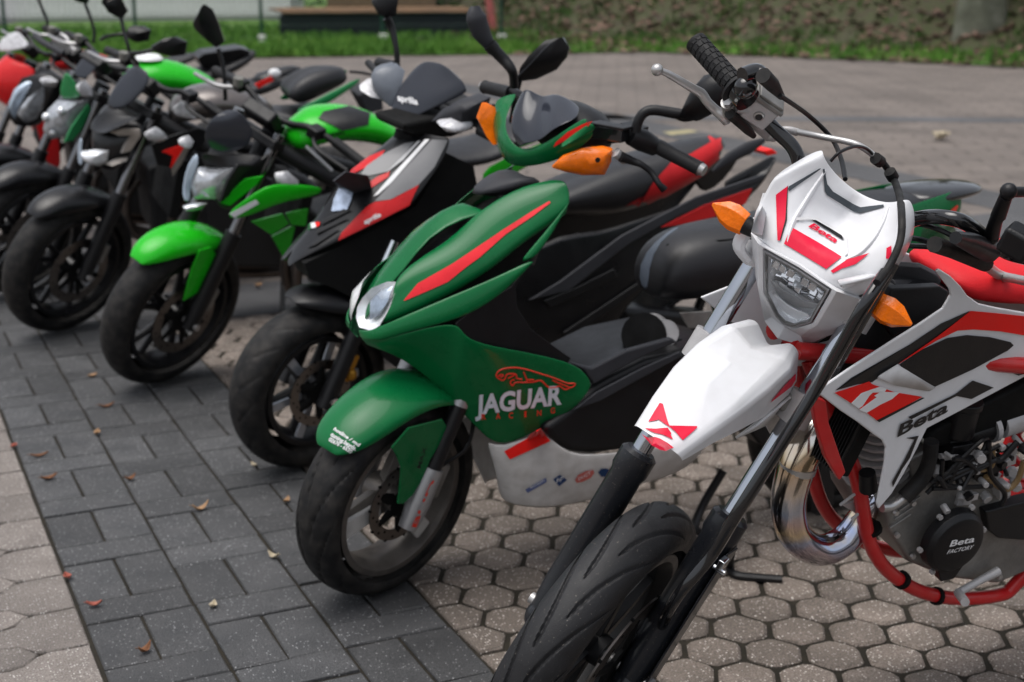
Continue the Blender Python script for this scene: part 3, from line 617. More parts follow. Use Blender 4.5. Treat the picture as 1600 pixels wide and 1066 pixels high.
    # ---- frame, tank, seat
    obj('frame', both(tube([(0.362,-0.03,0.837),(0.431,-0.05,0.709),(0.48,-0.085,0.607),(0.533,-0.085,0.478),(0.576,-0.085,0.407),(0.632,-0.085,0.352),(0.707,-0.085,0.302),(0.805,-0.085,0.265),(0.917,-0.085,0.249),(0.958,-0.085,0.269)]+[(1.02, -.1, .40), (1.06, -.1, .62)], .0140, 14, 4))+[tube([(.345, 0, .85), (.40, 0, .965)], .022, 16), ]+both(tube([(.33, -.04, .86), (.6, -.10, .84), (1.0, -.11, .80), (1.5, -.09, .95)], .016, 12)), R_FR, b)
    obj('frame_plate', [slab([(0.273,-0.17,0.849),(0.307,-0.17,0.832),(0.321,-0.17,0.791),(0.38,-0.17,0.683),(0.37,-0.17,0.667),(0.329,-0.17,0.721),(0.296,-0.17,0.788)], .014, (0, .014, 0))], R_FR, b, bev=.003)
    objs('frame_tie', [rod((0.543,-0.085,0.485), (0.548,-0.085,0.477), .0185), rod((0.643,-0.085,0.347), (0.652,-0.085,0.339), .0185), rod((0.745,-0.085,0.284), (0.754,-0.085,0.281), .0185)], PL_DRK, b)
    PLN = 0
    sh = [(0.265,-0.19,0.867),(0.336,-0.178,0.896),(0.43,-0.163,0.931),(0.485,-0.154,0.95),(0.531,-0.147,0.969),(0.543,-0.145,0.991),(0.536,-0.146,1.004),(0.511,-0.15,1.026),(0.49,-0.154,1.045),(0.498,-0.152,1.047),(0.532,-0.147,1.028),(0.564,-0.142,1.004),(0.587,-0.138,0.983),(0.623,-0.132,0.961),(0.678,-0.123,0.943),(0.753,-0.111,0.921),(0.83,-0.099,0.902),(0.993,-0.073,0.862),(0.976,-0.076,0.811),(0.805,-0.103,0.778),(0.644,-0.129,0.743),(0.566,-0.141,0.726),(0.549,-0.144,0.68),(0.531,-0.147,0.639),(0.512,-0.15,0.604),(0.486,-0.154,0.578),(0.477,-0.156,0.592),(0.472,-0.157,0.681),(0.467,-0.157,0.711),(0.452,-0.16,0.73),(0.429,-0.163,0.746),(0.38,-0.171,0.783),(0.335,-0.178,0.814)]
    hole = None
    shr = obj('tank_shroud', slab(sh, .006, (0, .006, 0)), W_PL, b, bev=.003)
    obj('tank_shroud', mirg(slab(sh, .006, (0, .006, 0))), W_PL, b, bev=.003)
    objs('side_panel', both(slab([(.85, -.11, .93), (1.2, -.1, .98), (1.65, -.06, 1.03), (1.6, -.06, .97), (1.15, -.10, .86), (.85, -.11, .83)], .006, (0, .006, 0))), W_PL, shr, bev=.003)
    def P(nm, ps, m, up=.0015): return obj(nm, slab([(p[0], p[1]-up, p[2]) for p in ps], .0006, (0, -.0006, 0)), m, shr, smooth=0)
    P('black_stripe', [(0.309,-0.183,0.861),(0.341,-0.177,0.877),(0.465,-0.158,0.914),(0.534,-0.147,0.941),(0.6,-0.136,0.952),(0.605,-0.135,0.947),(0.545,-0.145,0.914),(0.444,-0.161,0.88),(0.393,-0.169,0.858),(0.36,-0.174,0.861)], BLACK_D, .001)
    P('red_stripe', [(0.447,-0.161,0.882),(0.533,-0.147,0.918),(0.603,-0.135,0.952),(0.682,-0.123,0.933),(0.833,-0.099,0.894),(0.849,-0.096,0.853),(0.771,-0.109,0.873),(0.695,-0.121,0.896),(0.622,-0.132,0.913),(0.58,-0.139,0.919),(0.528,-0.148,0.909)], RED_D, .002)
    P('red_patch', [(0.307,-0.183,0.857),(0.385,-0.17,0.861),(0.394,-0.169,0.854),(0.411,-0.166,0.846),(0.456,-0.159,0.825),(0.529,-0.147,0.8),(0.427,-0.164,0.776),(0.394,-0.169,0.8),(0.354,-0.175,0.826)], RED_D, .002)
    P('white_mark', [(0.351,-0.176,0.828),(0.37,-0.173,0.843),(0.391,-0.17,0.845),(0.414,-0.166,0.846),(0.431,-0.163,0.838),(0.427,-0.164,0.833),(0.466,-0.157,0.823),(0.45,-0.16,0.814),(0.424,-0.164,0.809),(0.394,-0.169,0.8),(0.374,-0.172,0.81),(0.411,-0.166,0.826),(0.404,-0.167,0.83),(0.416,-0.165,0.834),(0.398,-0.168,0.838),(0.391,-0.169,0.832),(0.38,-0.171,0.816),(0.372,-0.172,0.813)], WHITE_D, .003)
    P('black_line', [(0.424,-0.164,0.778),(0.529,-0.147,0.799),(0.535,-0.146,0.797),(0.431,-0.163,0.773)], BLACK_D, .003)
    P('black_print', [(0.505,-0.151,0.765),(0.618,-0.133,0.786),(0.656,-0.127,0.805),(0.72,-0.117,0.777),(0.666,-0.125,0.765),(0.622,-0.132,0.781),(0.514,-0.15,0.759)], BLACK_D, .002)
    P('black_square', [(0.749,-0.112,0.804),(0.796,-0.105,0.814),(0.863,-0.094,0.816),(0.872,-0.092,0.791),(0.784,-0.107,0.788)], BLACK_D, .002)
    P('black_print', [(0.513,-0.15,0.721),(0.544,-0.145,0.718),(0.534,-0.147,0.675),(0.521,-0.149,0.656),(0.507,-0.151,0.621),(0.502,-0.152,0.633),(0.521,-0.149,0.674),(0.536,-0.146,0.712)], BLACK_D, .002)
    lettering('Beta', *[(0.487,-0.157,0.73),(0.606,-0.138,0.753),(0.471,-0.16,0.753)], BLACK_D, shr, [], None, shear=.6, bold=.03)
    g = slab([(0.451,-0.161,0.88),(0.499,-0.153,0.898),(0.559,-0.144,0.909),(0.608,-0.136,0.905),(0.671,-0.126,0.889),(0.734,-0.116,0.867),(0.746,-0.114,0.858),(0.733,-0.116,0.85),(0.649,-0.129,0.829),(0.556,-0.144,0.814),(0.518,-0.15,0.836),(0.466,-0.158,0.863)], .002, (0, -.002, 0))
    obj('shroud_vent', g, PL_BLK, shr, bev=.001)
    obj('vent_lip', grid([[(0.404,-0.175,0.87),(0.442,-0.169,0.883),(0.552,-0.152,0.816)], [(0.403,-0.172,0.864),(0.452,-0.164,0.84),(0.542,-0.149,0.809)]]), W_PL2, shr, thick=.003)
    tk = [bsec(.40, .90, .80, .06, wt=.05), bsec(.47, .945, .78, .085, wt=.06), bsec(.55, .968, .78, .10, wt=.075), bsec(.62, .96, .78, .105, wt=.08), bsec(.70, .92, .78, .1)]
    obj('tank', body(tk), PL_BLK, b, smooth=20)
    obj('tank_cap', [slab([(0.509,-0.02,0.98),(0.516,-0.03,0.997),(0.544,-0.06,1.004),(0.585,-0.06,0.985),(0.597,-0.06,0.974),(0.591,-0.06,0.965),(0.505,-0.05,0.97),(0.501,-0.03,0.971)], .012, (0, .01, .008))], PL_GRY, b, bev=.003)
    obj('tank_side', slab([(0.454,-0.1,0.992),(0.545,-0.115,0.994),(0.567,-0.115,0.982),(0.563,-0.115,0.956),(0.508,-0.115,0.925),(0.467,-0.115,0.906),(0.436,-0.115,0.943)], .02, (0, .02, 0)), PL_BLK, b, bev=.004)
    obj('fork_bellow', [rod((0.493,-0.05,0.881), (0.518,-0.07,0.856), .025, n=16)], PL_BLK, b)
    se = [[(.605, 0, .985), (.605, -.05, .983), (.61, -.075, .975), (.615, -.08, .965), (.62, 0, .955)],
          [(.66, 0, 1.0), (.66, -.065, .995), (.66, -.092, .975), (.66, -.10, .935), (.66, 0, .92)],
          [(.80, 0, .99), (.80, -.08, .985), (.80, -.112, .96), (.80, -.118, .915), (.80, 0, .90)],
          [(1.1, 0, .98), (1.1, -.09, .975), (1.1, -.115, .95), (1.1, -.115, .92), (1.1, 0, .9)],
          [(1.42, 0, 1.02), (1.42, -.075, 1.015), (1.42, -.09, .995), (1.42, -.085, .97), (1.42, 0, .96)],
          [(1.5, 0, 1.01), (1.5, -.03, 1.008), (1.5, -.05, 1.0), (1.5, -.05, .985), (1.5, 0, .98)]]
    obj('seat', body(se), R_SEAT, b, sub=2)
    # ---- radiator, exhaust, engine
    rad = objs('radiator', both(box((.44, -.088, .74), (.03, .085, .2), MX.Rotation(R_(18), 3, 'Y'))), PL_DRK, b, bev=.005)[0]
    fs_ = [box((.425+.0, -.127+.0075*k, .74), (.01, .002, .19), MX.Rotation(R_(18), 3, 'Y')) for k in range(11)]
    objs('radiator_fin', fs_, PL_BLK, rad)
    obj('radiator_hose', tube([(0.613,-0.11,0.675),(0.619,-0.11,0.633),(0.611,-0.11,0.595),(0.58,-0.11,0.559)], [.014, .014, .015, .015], 12), RUB, b)
    obj('coolant_pipe', tube([(0.59,-0.11,0.566),(0.558,-0.11,0.546),(0.533,-0.11,0.546)], .009, 10), STEEL, b)
    obj('hose_cap', [rod((0.471,-0.12,0.638), (0.483,-0.12,0.6), .015, .017)], PL_BLK, b)
    exm = bpy.data.materials.new('heat tinted steel'); exm.use_nodes = True
    t = exm.node_tree; bs = t.nodes['Principled BSDF']; bs.inputs['Metallic'].default_value = 1; bs.inputs['Roughness'].default_value = .13
    tc = t.nodes.new('ShaderNodeTexCoord'); nz = t.nodes.new('ShaderNodeTexNoise'); nz.inputs['Scale'].default_value = 16; nz.inputs['Detail'].default_value = 3
    sx = t.nodes.new('ShaderNodeSeparateXYZ'); t.links.new(tc.outputs['Object'], sx.inputs[0]); t.links.new(tc.outputs['Object'], nz.inputs['Vector'])
    ma = t.nodes.new('ShaderNodeMath'); ma.operation = 'MULTIPLY_ADD'; ma.inputs[1].default_value = .10; t.links.new(nz.outputs[0], ma.inputs[0]); t.links.new(sx.outputs['Z'], ma.inputs[2])
    cr_ = t.nodes.new('ShaderNodeValToRGB'); mr = t.nodes.new('ShaderNodeMapRange'); mr.inputs[1].default_value = .45; mr.inputs[2].default_value = .80
    t.links.new(ma.outputs[0], mr.inputs[0]); t.links.new(mr.outputs[0], cr_.inputs[0]); t.links.new(cr_.outputs[0], bs.inputs['Base Color'])
    e = cr_.color_ramp.elements; e[0].position = 0; e[0].color = (.62, .60, .60, 1); e[1].position = 1; e[1].color = (.5, .47, .44, 1)
    for ps, c in ((.10, (.55, .46, .50)), (.17, (.42, .48, .66)), (.24, (.75, .62, .42)), (.32, (.66, .52, .50)), (.40, (.50, .55, .66)), (.5, (.70, .64, .58)), (.66, (.62, .46, .30)), (.76, (.68, .64, .58))):
        q = e.new(ps); q.color = (*c, 1)
    ex = obj('exhaust_pipe', tube([(0.449,0,0.705),(0.407,-0.02,0.655),(0.384,-0.03,0.603),(0.376,-0.04,0.535),(0.4,-0.05,0.469),(0.457,-0.055,0.43),(0.51,-0.055,0.441),(0.545,-0.05,0.485),(0.564,-0.045,0.519),(0.627,-0.03,0.542)], [.034, .036, .035, .0325, .031, .030, .029, .026, .023, .019], 26, 8), exm, b, smooth=60)
    obj('exhaust_weld', tube([(0.387,-0.03,0.618),(0.386,-0.03,0.605)], [.0355, .0355], 26, smooth=False), STEEL, ex)
    obj('exhaust_bracket', [slab([(0.471,-0.075,0.54),(0.504,-0.075,0.545),(0.526,-0.075,0.527),(0.523,-0.075,0.499),(0.501,-0.075,0.52)], .004, (0, .004, 0)), tube([(0.452,-0.09,0.553),(0.492,-0.09,0.58)], .003, 6), tube([(0.486,-0.09,0.516),(0.52,-0.09,0.543)], .003, 6)], ALU, ex)
    eng = obj('engine_case', [slab([(0.552,-0.1,0.541),(0.599,-0.1,0.561),(0.712,-0.1,0.584),(0.819,-0.1,0.537),(0.9,-0.1,0.479),(1.018,-0.1,0.318),(0.893,-0.1,0.289),(0.75,-0.1,0.334),(0.641,-0.1,0.394),(0.574,-0.1,0.48)], .2, (0, .2, 0))], ALU_D, b, bev=.012, bseg=3)
    cc = V3((0.701,-0.125,0.458))
    cov = obj('clutch_cover', [lathe([(.0001, .032), (.045, .032), (.058, .028), (.066, .018), (.068, 0)], cc, (0, -1, 0), 40), slab([(cc.x-.03, cc.y, cc.z-.05), (cc.x-.012, cc.y, cc.z-.087), (cc.x+.02, cc.y, cc.z-.087), (cc.x+.04, cc.y, cc.z-.05)], .02, (0, -.02, 0))], PL_BLK, eng, bev=.002)
    for q in range(6):
        a = q*pi/3+.4; p = cc+V3((.074*sin(a), -.004, .074*cos(a))); obj('cover_bolt', rod(p, p-V3((0, .008, 0)), .0055, n=6), ALU, eng)
    Lx = lambda x, y: (cc.x+x, cc.y-.0335, cc.z+y)
    lettering('Beta', Lx(-.028, .006), Lx(.03, .006), Lx(-.028, .02), WHITE_D, cov, [], None, shear=.2, bold=.02)
    lettering('FACTORY', Lx(-.03, -.010), Lx(.03, -.010), Lx(-.03, -.001), WHITE_D, cov, [], None, shear=.4, bold=.01)
    obj('sprocket_cover', slab([(0.782,-0.12,0.498),(0.844,-0.12,0.502),(0.907,-0.12,0.505),(0.972,-0.12,0.403),(0.905,-0.12,0.408),(0.835,-0.12,0.426),(0.804,-0.12,0.45)], .03, (0, .03, 0)), PL_BLK, b, bev=.004)
    cyl = [rod((.60, 0, .56+.017*k), (.597, 0, .566+.017*k), .07, n=20) for k in range(9)]
    obj('cylinder', cyl+[tube([(.62, 0, .5), (.60, 0, .74)], .055, 18)], ALU, eng, smooth=30)
    obj('cylinder_flange', [slab([(0.609,-0.07,0.611),(0.651,-0.07,0.632),(0.701,-0.07,0.603),(0.752,-0.07,0.531),(0.715,-0.07,0.493),(0.645,-0.07,0.527)], .1, (0, .1, 0))], ALU_D, eng, bev=.006)
    bl = []
    random.seed(8)
    b2 = []
    for k in range(40):
        q = V3((0.723,-0.09,0.576))+V3((random.uniform(-.07, .15), random.uniform(-.03, .02), random.uniform(-.06, .07)))
        L_ = bl if k % 3 else b2
        L_.append(rod(q, q-V3((random.uniform(-.012, .012), random.uniform(.01, .03), random.uniform(-.01, .01))), random.uniform(.003, .011), n=8))
        if k % 2: (b2 if k % 4 == 1 else bl).append(box(q+V3((.01, 0, -.01)), (random.uniform(.01, .05), random.uniform(.01, .03), random.uniform(.006, .03)), MX.Rotation(random.uniform(-.5, .5), 3, 'Y')))
    obj('engine_fittings', bl, ALU, eng, bev=.0015, kind='stuff'); obj('engine_hoses', b2+[tube([V3((0.687,-0.125,0.603))+V3((random.uniform(-.06, .1), random.uniform(-.01, .01), random.uniform(-.05, .06))) for _ in range(4)], .0045, 7) for _ in range(6)], PL_BLK, eng, kind='stuff')
    for px_ in ([(0.573,-0.103,0.525),(0.609,-0.103,0.54),(0.589,-0.103,0.472),(0.641,-0.103,0.414),(0.822,-0.103,0.517),(0.885,-0.103,0.469),(0.882,-0.103,0.317)]): obj('case_bolt', rod(px_, V3(px_)-V3((0, .007, 0)), .0055, n=6), STEEL, eng)
    for k in range(5): obj('case_rib', box(V3((0.592,-0.102,0.521))+V3((.006*k, 0, .018*k-.02)), (.05, .006, .004), MX.Rotation(-.5, 3, 'Y')), ALU_D, eng, bev=.0015)
    obj('carburettor', [rod((.70, -.08, .66), (.70, -.08, .72), .03, n=18), rod((.68, -.07, .64), (.80, -.07, .66), .024, n=18), rod((.70, -.08, .72), (.70, -.08, .735), .034, n=18), box((.70, -.08, .625), (.05, .05, .05))], PL_BLK, b, bev=.003)
    obj('carburettor_clamp', [rod((.785, -.07, .657), (.795, -.07, .659), .031, n=20), rod((.81, -.07, .66), (.87, -.07, .67), .028, n=16)], ALU, b)
    objs('fuel_hose', [tube([(0.699,-0.12,0.626),(0.737,-0.12,0.599),(0.767,-0.12,0.604),(0.758,-0.12,0.644)], .004, 8), tube([(0.758,-0.12,0.581),(0.816,-0.12,0.543),(0.842,-0.12,0.56),(0.845,-0.12,0.602)], .006, 8)], mat('amber hose', (.2, .13, .06), .3), b)
    objs('wire_loom', [tube([(0.737,-0.125,0.664),(0.763,-0.125,0.59),(0.812,-0.125,0.539),(0.813,-0.125,0.51)], .005, 8), tube([(0.815,-0.12,0.649),(0.779,-0.12,0.613),(0.739,-0.12,0.647)], .006, 8)], PL_BLK, b)
    obj('airbox', [slab([(0.618,-0.09,0.663),(0.636,-0.09,0.684),(0.741,-0.09,0.726),(0.88,-0.09,0.775),(0.975,-0.09,0.679),(0.917,-0.09,0.659),(0.834,-0.09,0.672),(0.798,-0.09,0.635),(0.659,-0.09,0.642)], .18, (0, .19, 0))], PL_DRK, b, bev=.01)
    obj('shock_spring', [tube([(.93+.028*cos(a*.9), -.05+.028*sin(a*.9), .70-.006*a) for a in range(0, 40)], .006, 6, 2)], R_FR, b)
    gl = obj('gear_lever', [tube([(0.859,-0.12,0.345),(0.815,-0.12,0.33),(0.753,-0.135,0.326)], [.010, .008, .008], 10, smooth=False), rod((0.751,-0.135,0.326), (0.733,-0.175,0.335), .009, n=12)], ALU, b)
    obj('foot_peg', [box((1.02, -.16, .33), (.04, .1, .02)), rod((1.02, -.1, .34), (1.02, -.13, .34), .014)], STEEL, b, bev=.003)
    objs('swingarm', both(tube([(.96, -.09, .38), (1.42, -.11, .30)], [.03, .022], 10, flat=1.4)), R_FR, b)
    wheel(b, None, (1.40, 0, .30), .30, .06, .216, mat('black rim', (0, 0, 0)), nsp=6, name='rear_wheel', na=48)
    obj('rear_mudguard', body([bsec(1.2, .95, .92, .09), bsec(1.6, 1.0, .975, .08), bsec(1.85, .99, .975, .06)]), W_PL, b, sub=1)
    obj('side_stand', [tube([(.98, -.10, .36), (.97, -.32, .045)], [.012, .010], 10), box((.97, -.325, .04), (.05, .04, .008))], STEEL, b)
    return b
supermoto = build_supermoto()

# ================================================================ green racing scooter
G_P = mat('british racing green paint', (.002, .115, .032), .26, coat=.22, spec=.15, var=.10, sc=6)
G_PD = mat('shaded green paint', (.002, .045, .012), .25, coat=.6, var=.12, sc=6)  # darker copy of the racing green, shade put into the colour
OR_D = mat('orange red print', (.72, .045, .025), .3, var=.05)
W_DIRTY = mat('weathered white plastic', (.56, .545, .53), .4, var=.12, sc=7, dust=.4)
SILV = mat('silver paint', (.36, .36, .37), .35, .6, var=.12, dust=.15)
RIM_G = mat('bronze grey rim', (.11, .10, .092), .38, .5, var=.2, dust=.2)
def lerpg(top, bot, n=5, bulge=0, p=1):
    T = [V3(q) for q in top]; B = [V3(q) for q in bot]; rows = []
    for a, b in zip(T, B):
        rows.append([a.lerp(b, k/(n-1))+V3((0, -bulge*sin(pi*(k/(n-1))**p), 0)) for k in range(n)])
    return grid(rows)
def SHELL(pts, d, inset=(.3, .75), out=(.75, 1), rim=.4):
    P = [V3(p) for p in pts]; c = sum(P, V3())/len(P); d = V3(d)
    return grid([[p-d*rim for p in P+P[:1]], P+P[:1], [p.lerp(c, inset[0])+d*out[0] for p in P+P[:1]], [p.lerp(c, inset[1])+d*out[1] for p in P+P[:1]], [c+d*out[1]*1.03]*(len(P)+1)])
def build_green_scooter():
    b = bike('scooter', 'dark green racing scooter with JAGUAR lettering and red stripe', 'scooter', (1.08, 3.057), 1)
    F = steer_mx(.256, 25, 26); A = None; sr, cr = sin(R_(25)), cos(R_(25))
    leg = lambda y, t: (sr*t, y, .256+cr*t)
    wheel(b, F, (0, 0, .256), .256, .064, .188, RIM_G, nsp=3, sp=(.03, .026, .03, .02), grooves=9, na=300, nc=44, disc=(.1, -.045), hub=.04)
    for k in range(3):
        a = 2*pi*k/3+.35; d = V3((sin(a), 0, cos(a))); e = V3((cos(a), 0, -sin(a)))
        c = V3((0, -.02, .256)); obj('spoke_face', slab([c+d*.05+e*.02, c+d*.175+e*.026, c+d*.175-e*.026, c+d*.05-e*.02], .012, (0, -.012, 0)), mat('pale spoke paint', (.5, .49, .47), .4, var=.15, dust=.2), b, F, bev=.004)
    for s in (-1, 1):
        o = obj('fork_leg', [rod(leg(.092*s, .0), leg(.092*s, .06), .024), rod(leg(.092*s, .055), leg(.092*s, .10), .026), rod(leg(.092*s, .09), leg(.092*s, .34), .021)], PL_BLK, b, F)
        obj('fork_foot', [tube([leg(.092*s, -.045), leg(.092*s, .02), leg(.092*s, .11)], [.022, .030, .027], 16, smooth=False)], SILV, o, F)
        obj('fork_collar', rod(leg(.092*s, .27), leg(.092*s, .34), .0235), SILV, o, F)
        obj('stanchion', rod(leg(.092*s, .34), leg(.092*s, .52), .015), CHR, o, F)
    fl = [V3(leg(-.118, t)) for t in (-.03, .09)]
    lettering('BUD', fl[0]+V3((-.004, 0, 0)), fl[1]+V3((-.004, 0, 0)), fl[0]+V3((-.02, 0, .008)), OR_D, b, [], None, bold=.02, xf=F)
    obj('brake_caliper', [box((.085, -.06, .30), (.05, .045, .09), MX.Rotation(R_(25), 3, 'Y'))], ALU_D, b, F, bev=.008)
    obj('brake_hose', tube([(.09, -.08, .34), (.15, -.10, .38), (.17, -.09, .46), (.14, -.06, .56)], .005, 8), PL_BLK, b, F)
    # mudguard
    C = V3((0, 0, .256)); rows = []
    for a, r0, r1, w0, w1 in ((-48, .288, .282, .016, .03), (-43, .301, .274, .04, .064), (-31, .307, .258, .05, .083), (-13, .311, .26, .052, .092), (5, .319, .268, .055, .096), (22, .315, .272, .05, .096), (40, .305, .275, .045, .09)):
        d = V3((sin(R_(a)), 0, cos(R_(a)))); rr = r0
        rows.append([C+d*rr, C+d*(rr-.003)+V3((0, -w0*.6, 0)), C+d*((rr*2+r1)/3)+V3((0, -w0*1.25, 0)), C+d*((rr+r1*1.5)/2.5)+V3((0, -w1*.97, 0)), C+d*r1+V3((0, -w1, 0))])
    fen = obj('front_mudguard', both(grid(rows)), G_P, b, F, sub=2, thick=.004)
    lg = [(-0.103,-0.097,0.461),(-0.052,-0.097,0.497),(0.057,-0.097,0.484),(0.078,-0.097,0.455),(0.062,-0.097,0.423),(0.033,-0.097,0.387),(0.008,-0.097,0.335),(-0.017,-0.097,0.305),(-0.044,-0.097,0.292),(-0.064,-0.097,0.299),(-0.063,-0.097,0.347),(-0.065,-0.097,0.397),(-0.084,-0.097,0.435)]
    obj('mudguard_leg', slab(lg, .006, (0, .006, 0)), G_P, fen, F, bev=.003)
    obj('mudguard_leg', mirg(slab(lg, .006, (0, .006, 0))), G_P, fen, F, bev=.003)
    lettering('MAX', *[(-0.018,-0.113,0.385),(-0.004,-0.113,0.436),(-0.032,-0.113,0.393)], BLACK_D, fen, [], None, bold=.02, xf=F)
    df = F.to_3x3() @ V3((0.61,0.627,-0.485))
    for t, ps in (('hotline / md', [(-0.311,-0.122,0.586),(-0.283,-0.176,0.56),(-0.306,-0.124,0.592)]), ('tuning.bayds.', [(-0.319,-0.122,0.574),(-0.29,-0.174,0.551),(-0.313,-0.123,0.581)]), ('02676 - 6520', [(-0.324,-0.123,0.564),(-0.298,-0.169,0.545),(-0.319,-0.124,0.571)])):
        lettering(t, *ps, WHITE_D, fen, [fen], df, .002, bold=.03, xf=F)
    # ---- leg shield
    sp = lerpg([(-0.056,0,0.687),(-0.046,0,0.726),(-0.003,0,0.788),(0.071,0,0.866),(0.147,0,0.932),(0.207,0,0.943)], [(-0.054,-0.03,0.69),(-0.009,-0.045,0.765),(0.034,-0.055,0.805),(0.096,-0.05,0.882),(0.187,-0.056,0.92),(0.253,-0.06,0.925)], 4, .004)
    shield = obj('leg_shield', both(sp), G_P, b, sub=1, thick=.005)
    pan = [[(0.011,-0.065,0.792),(-0.008,-0.09,0.749),(-0.038,-0.095,0.7)], [(0.054,-0.055,0.827),(0.056,-0.098,0.789),(0.028,-0.115,0.725)], [(0.15,-0.055,0.871),(0.143,-0.112,0.835),(0.121,-0.13,0.765)],
           [(0.202,-0.06,0.925),(0.228,-0.122,0.882),(0.212,-0.145,0.817)], [(0.299,-0.075,0.983),(0.314,-0.135,0.936),(0.286,-0.155,0.877)], [(0.381,-0.1,1.002),(0.377,-0.145,0.969),(0.346,-0.163,0.91)], [(0.397,-0.135,1.002),(0.402,-0.155,0.977),(0.389,-0.167,0.935)]]
    rows = []
    for r in pan:
        a, m_, c = [V3(q) for q in r]
        rows.append([a, a.lerp(m_, .5)+V3((-.004, -.006, .004)), m_, m_.lerp(c, .5)+V3((0, -.006, 0)), c, c+V3((.01, .012, -.008))])
    stp = obj('shield_panel', grid(rows), G_P, shield, sub=2, thick=.005)
    obj('shield_panel', mirg(grid(rows)), G_P, shield, sub=2, thick=.005)
    d0 = (0.388,0.896,-0.215)
    decal('red_stripe', [[(-0.069,-0.298,0.796),(-0.036,-0.301,0.833),(0.039,-0.323,0.876),(0.153,-0.352,0.952),(0.216,-0.369,0.992),(0.254,-0.379,1.014),(0.256,-0.381,1.01),(0.215,-0.372,0.98),(0.156,-0.357,0.941),(0.096,-0.345,0.89),(0.069,-0.338,0.871),(0.025,-0.329,0.837),(-0.021,-0.314,0.816),(-0.059,-0.301,0.799)]], mat('race red print', (.72, .02, .03), .3), stp, [stp], d0, .002, .012)
    lip = lerpg([(-0.065,-0.025,0.673),(-0.058,-0.07,0.678),(-0.041,-0.1,0.694),(0.02,-0.13,0.726),(0.111,-0.152,0.763),(0.206,-0.166,0.796),(0.293,-0.175,0.831)], [(-0.063,-0.03,0.656),(-0.06,-0.08,0.66),(-0.035,-0.11,0.667),(0.03,-0.142,0.693),(0.121,-0.168,0.71),(0.218,-0.175,0.754),(0.305,-0.178,0.836)], 4, .006)
    obj('shield_lip', lip, G_P, shield, sub=2, thick=.005); obj('shield_lip', mirg(lip), G_P, shield, sub=2, thick=.005)
    arm = lerpg([(0.26,-0.172,0.824),(0.329,-0.172,0.889),(0.383,-0.172,0.947)], [(0.302,-0.18,0.836),(0.348,-0.18,0.895),(0.399,-0.165,0.971)], 3, .004)
    obj('shield_arm', arm, G_P, shield, sub=1, thick=.005); obj('shield_arm', mirg(arm), G_P, shield, sub=1, thick=.005)
    low = lerpg([(-0.064,-0.03,0.656),(-0.035,-0.11,0.667),(0.03,-0.142,0.693),(0.121,-0.168,0.709),(0.127,-0.175,0.682),(0.162,-0.178,0.655),(0.279,-0.182,0.624),(0.388,-0.185,0.589),(0.431,-0.185,0.56),(0.455,-0.183,0.522)],
                [(-0.046,-0.02,0.637),(-0.036,-0.07,0.638),(0.02,-0.075,0.612),(0.104,-0.085,0.535),(0.127,-0.09,0.505),(0.147,-0.095,0.481),(0.207,-0.1,0.407),(0.255,-0.105,0.362),(0.348,-0.13,0.41),(0.414,-0.16,0.458)], 6, .010)
    jag = obj('side_fairing', low, G_P, shield, sub=2, thick=.005); obj('side_fairing', mirg(low), G_P, shield, sub=2, thick=.005)
    dj = (0.414,0.856,-0.309)
    lettering('JAGUAR', *[(0.101,-0.29,0.527),(0.286,-0.368,0.552),(0.108,-0.28,0.57)], mat('white blue print', (.62, .68, .74), .3), jag, [jag], dj, .003, bold=.035)
    for ch, x, y in (('R', 747, 658), ('A', 771, 657), ('C', 792, 656), ('I', 818, 654), ('N', 839, 652), ('G', 862, 648)):
        lettering(ch, (-0.736,0.374,1.392) if 0 else JP(x, y), JP(x+7 if ch != 'I' else x+3, y-.7), JP(x, y-10), OR_D, jag, [jag], dj, .003, bold=.02)
    cat = lambda ps, w: [JP(700+x/6.664, 540+y/6.664) for x, y in ps]
    lines = [[(480, 300), (510, 250), (580, 222), (690, 214), (800, 230), (920, 265), (1080, 315), (1200, 360), (1270, 385), (1340, 385), (1345, 405), (1300, 430), (1230, 405), (1150, 375), (1100, 350)],
             [(480, 300), (500, 325), (545, 350), (575, 335), (600, 285), (690, 285), (705, 330), (760, 340)], [(500, 310), (530, 290), (560, 300), (520, 320)], [(610, 330), (690, 290)],
             [(780, 262), (800, 310), (820, 345), (890, 345)], [(820, 345), (800, 372), (720, 372), (680, 380), (660, 408), (635, 385), (650, 350), (680, 348)],
             [(800, 372), (880, 370), (970, 355), (1050, 425), (1130, 425), (1180, 415), (1230, 450), (1280, 440), (1290, 425)]]
    g = []
    for ln in lines:
        v, f = tube(cat(ln, 0), .0016, 6, 4); g.append((lay([jag], v, dj, .0022), f)) if 0 else None
        P = lay([jag], spl(cat(ln, 0), 4), dj, .0022); v, f = tube(P, .0019, 6, smooth=False); g.append((v, f))
    obj('leaping_cat_emblem', g, OR_D, jag, kind=None)
    inn = [(0.009,-0.085,0.701),(0.053,-0.085,0.771),(0.162,-0.085,0.858),(0.29,-0.085,0.922),(0.391,-0.085,0.952),(0.404,-0.085,0.913),(0.337,-0.085,0.808),(0.285,-0.085,0.749),(0.275,-0.085,0.642),(0.377,-0.085,0.567),(0.361,-0.085,0.441),(0.269,-0.085,0.381),(0.153,-0.085,0.513),(0.036,-0.085,0.631)]
    obj('inner_shield', slab(inn, .17, (0, .17, 0)), PL_DRK, b)
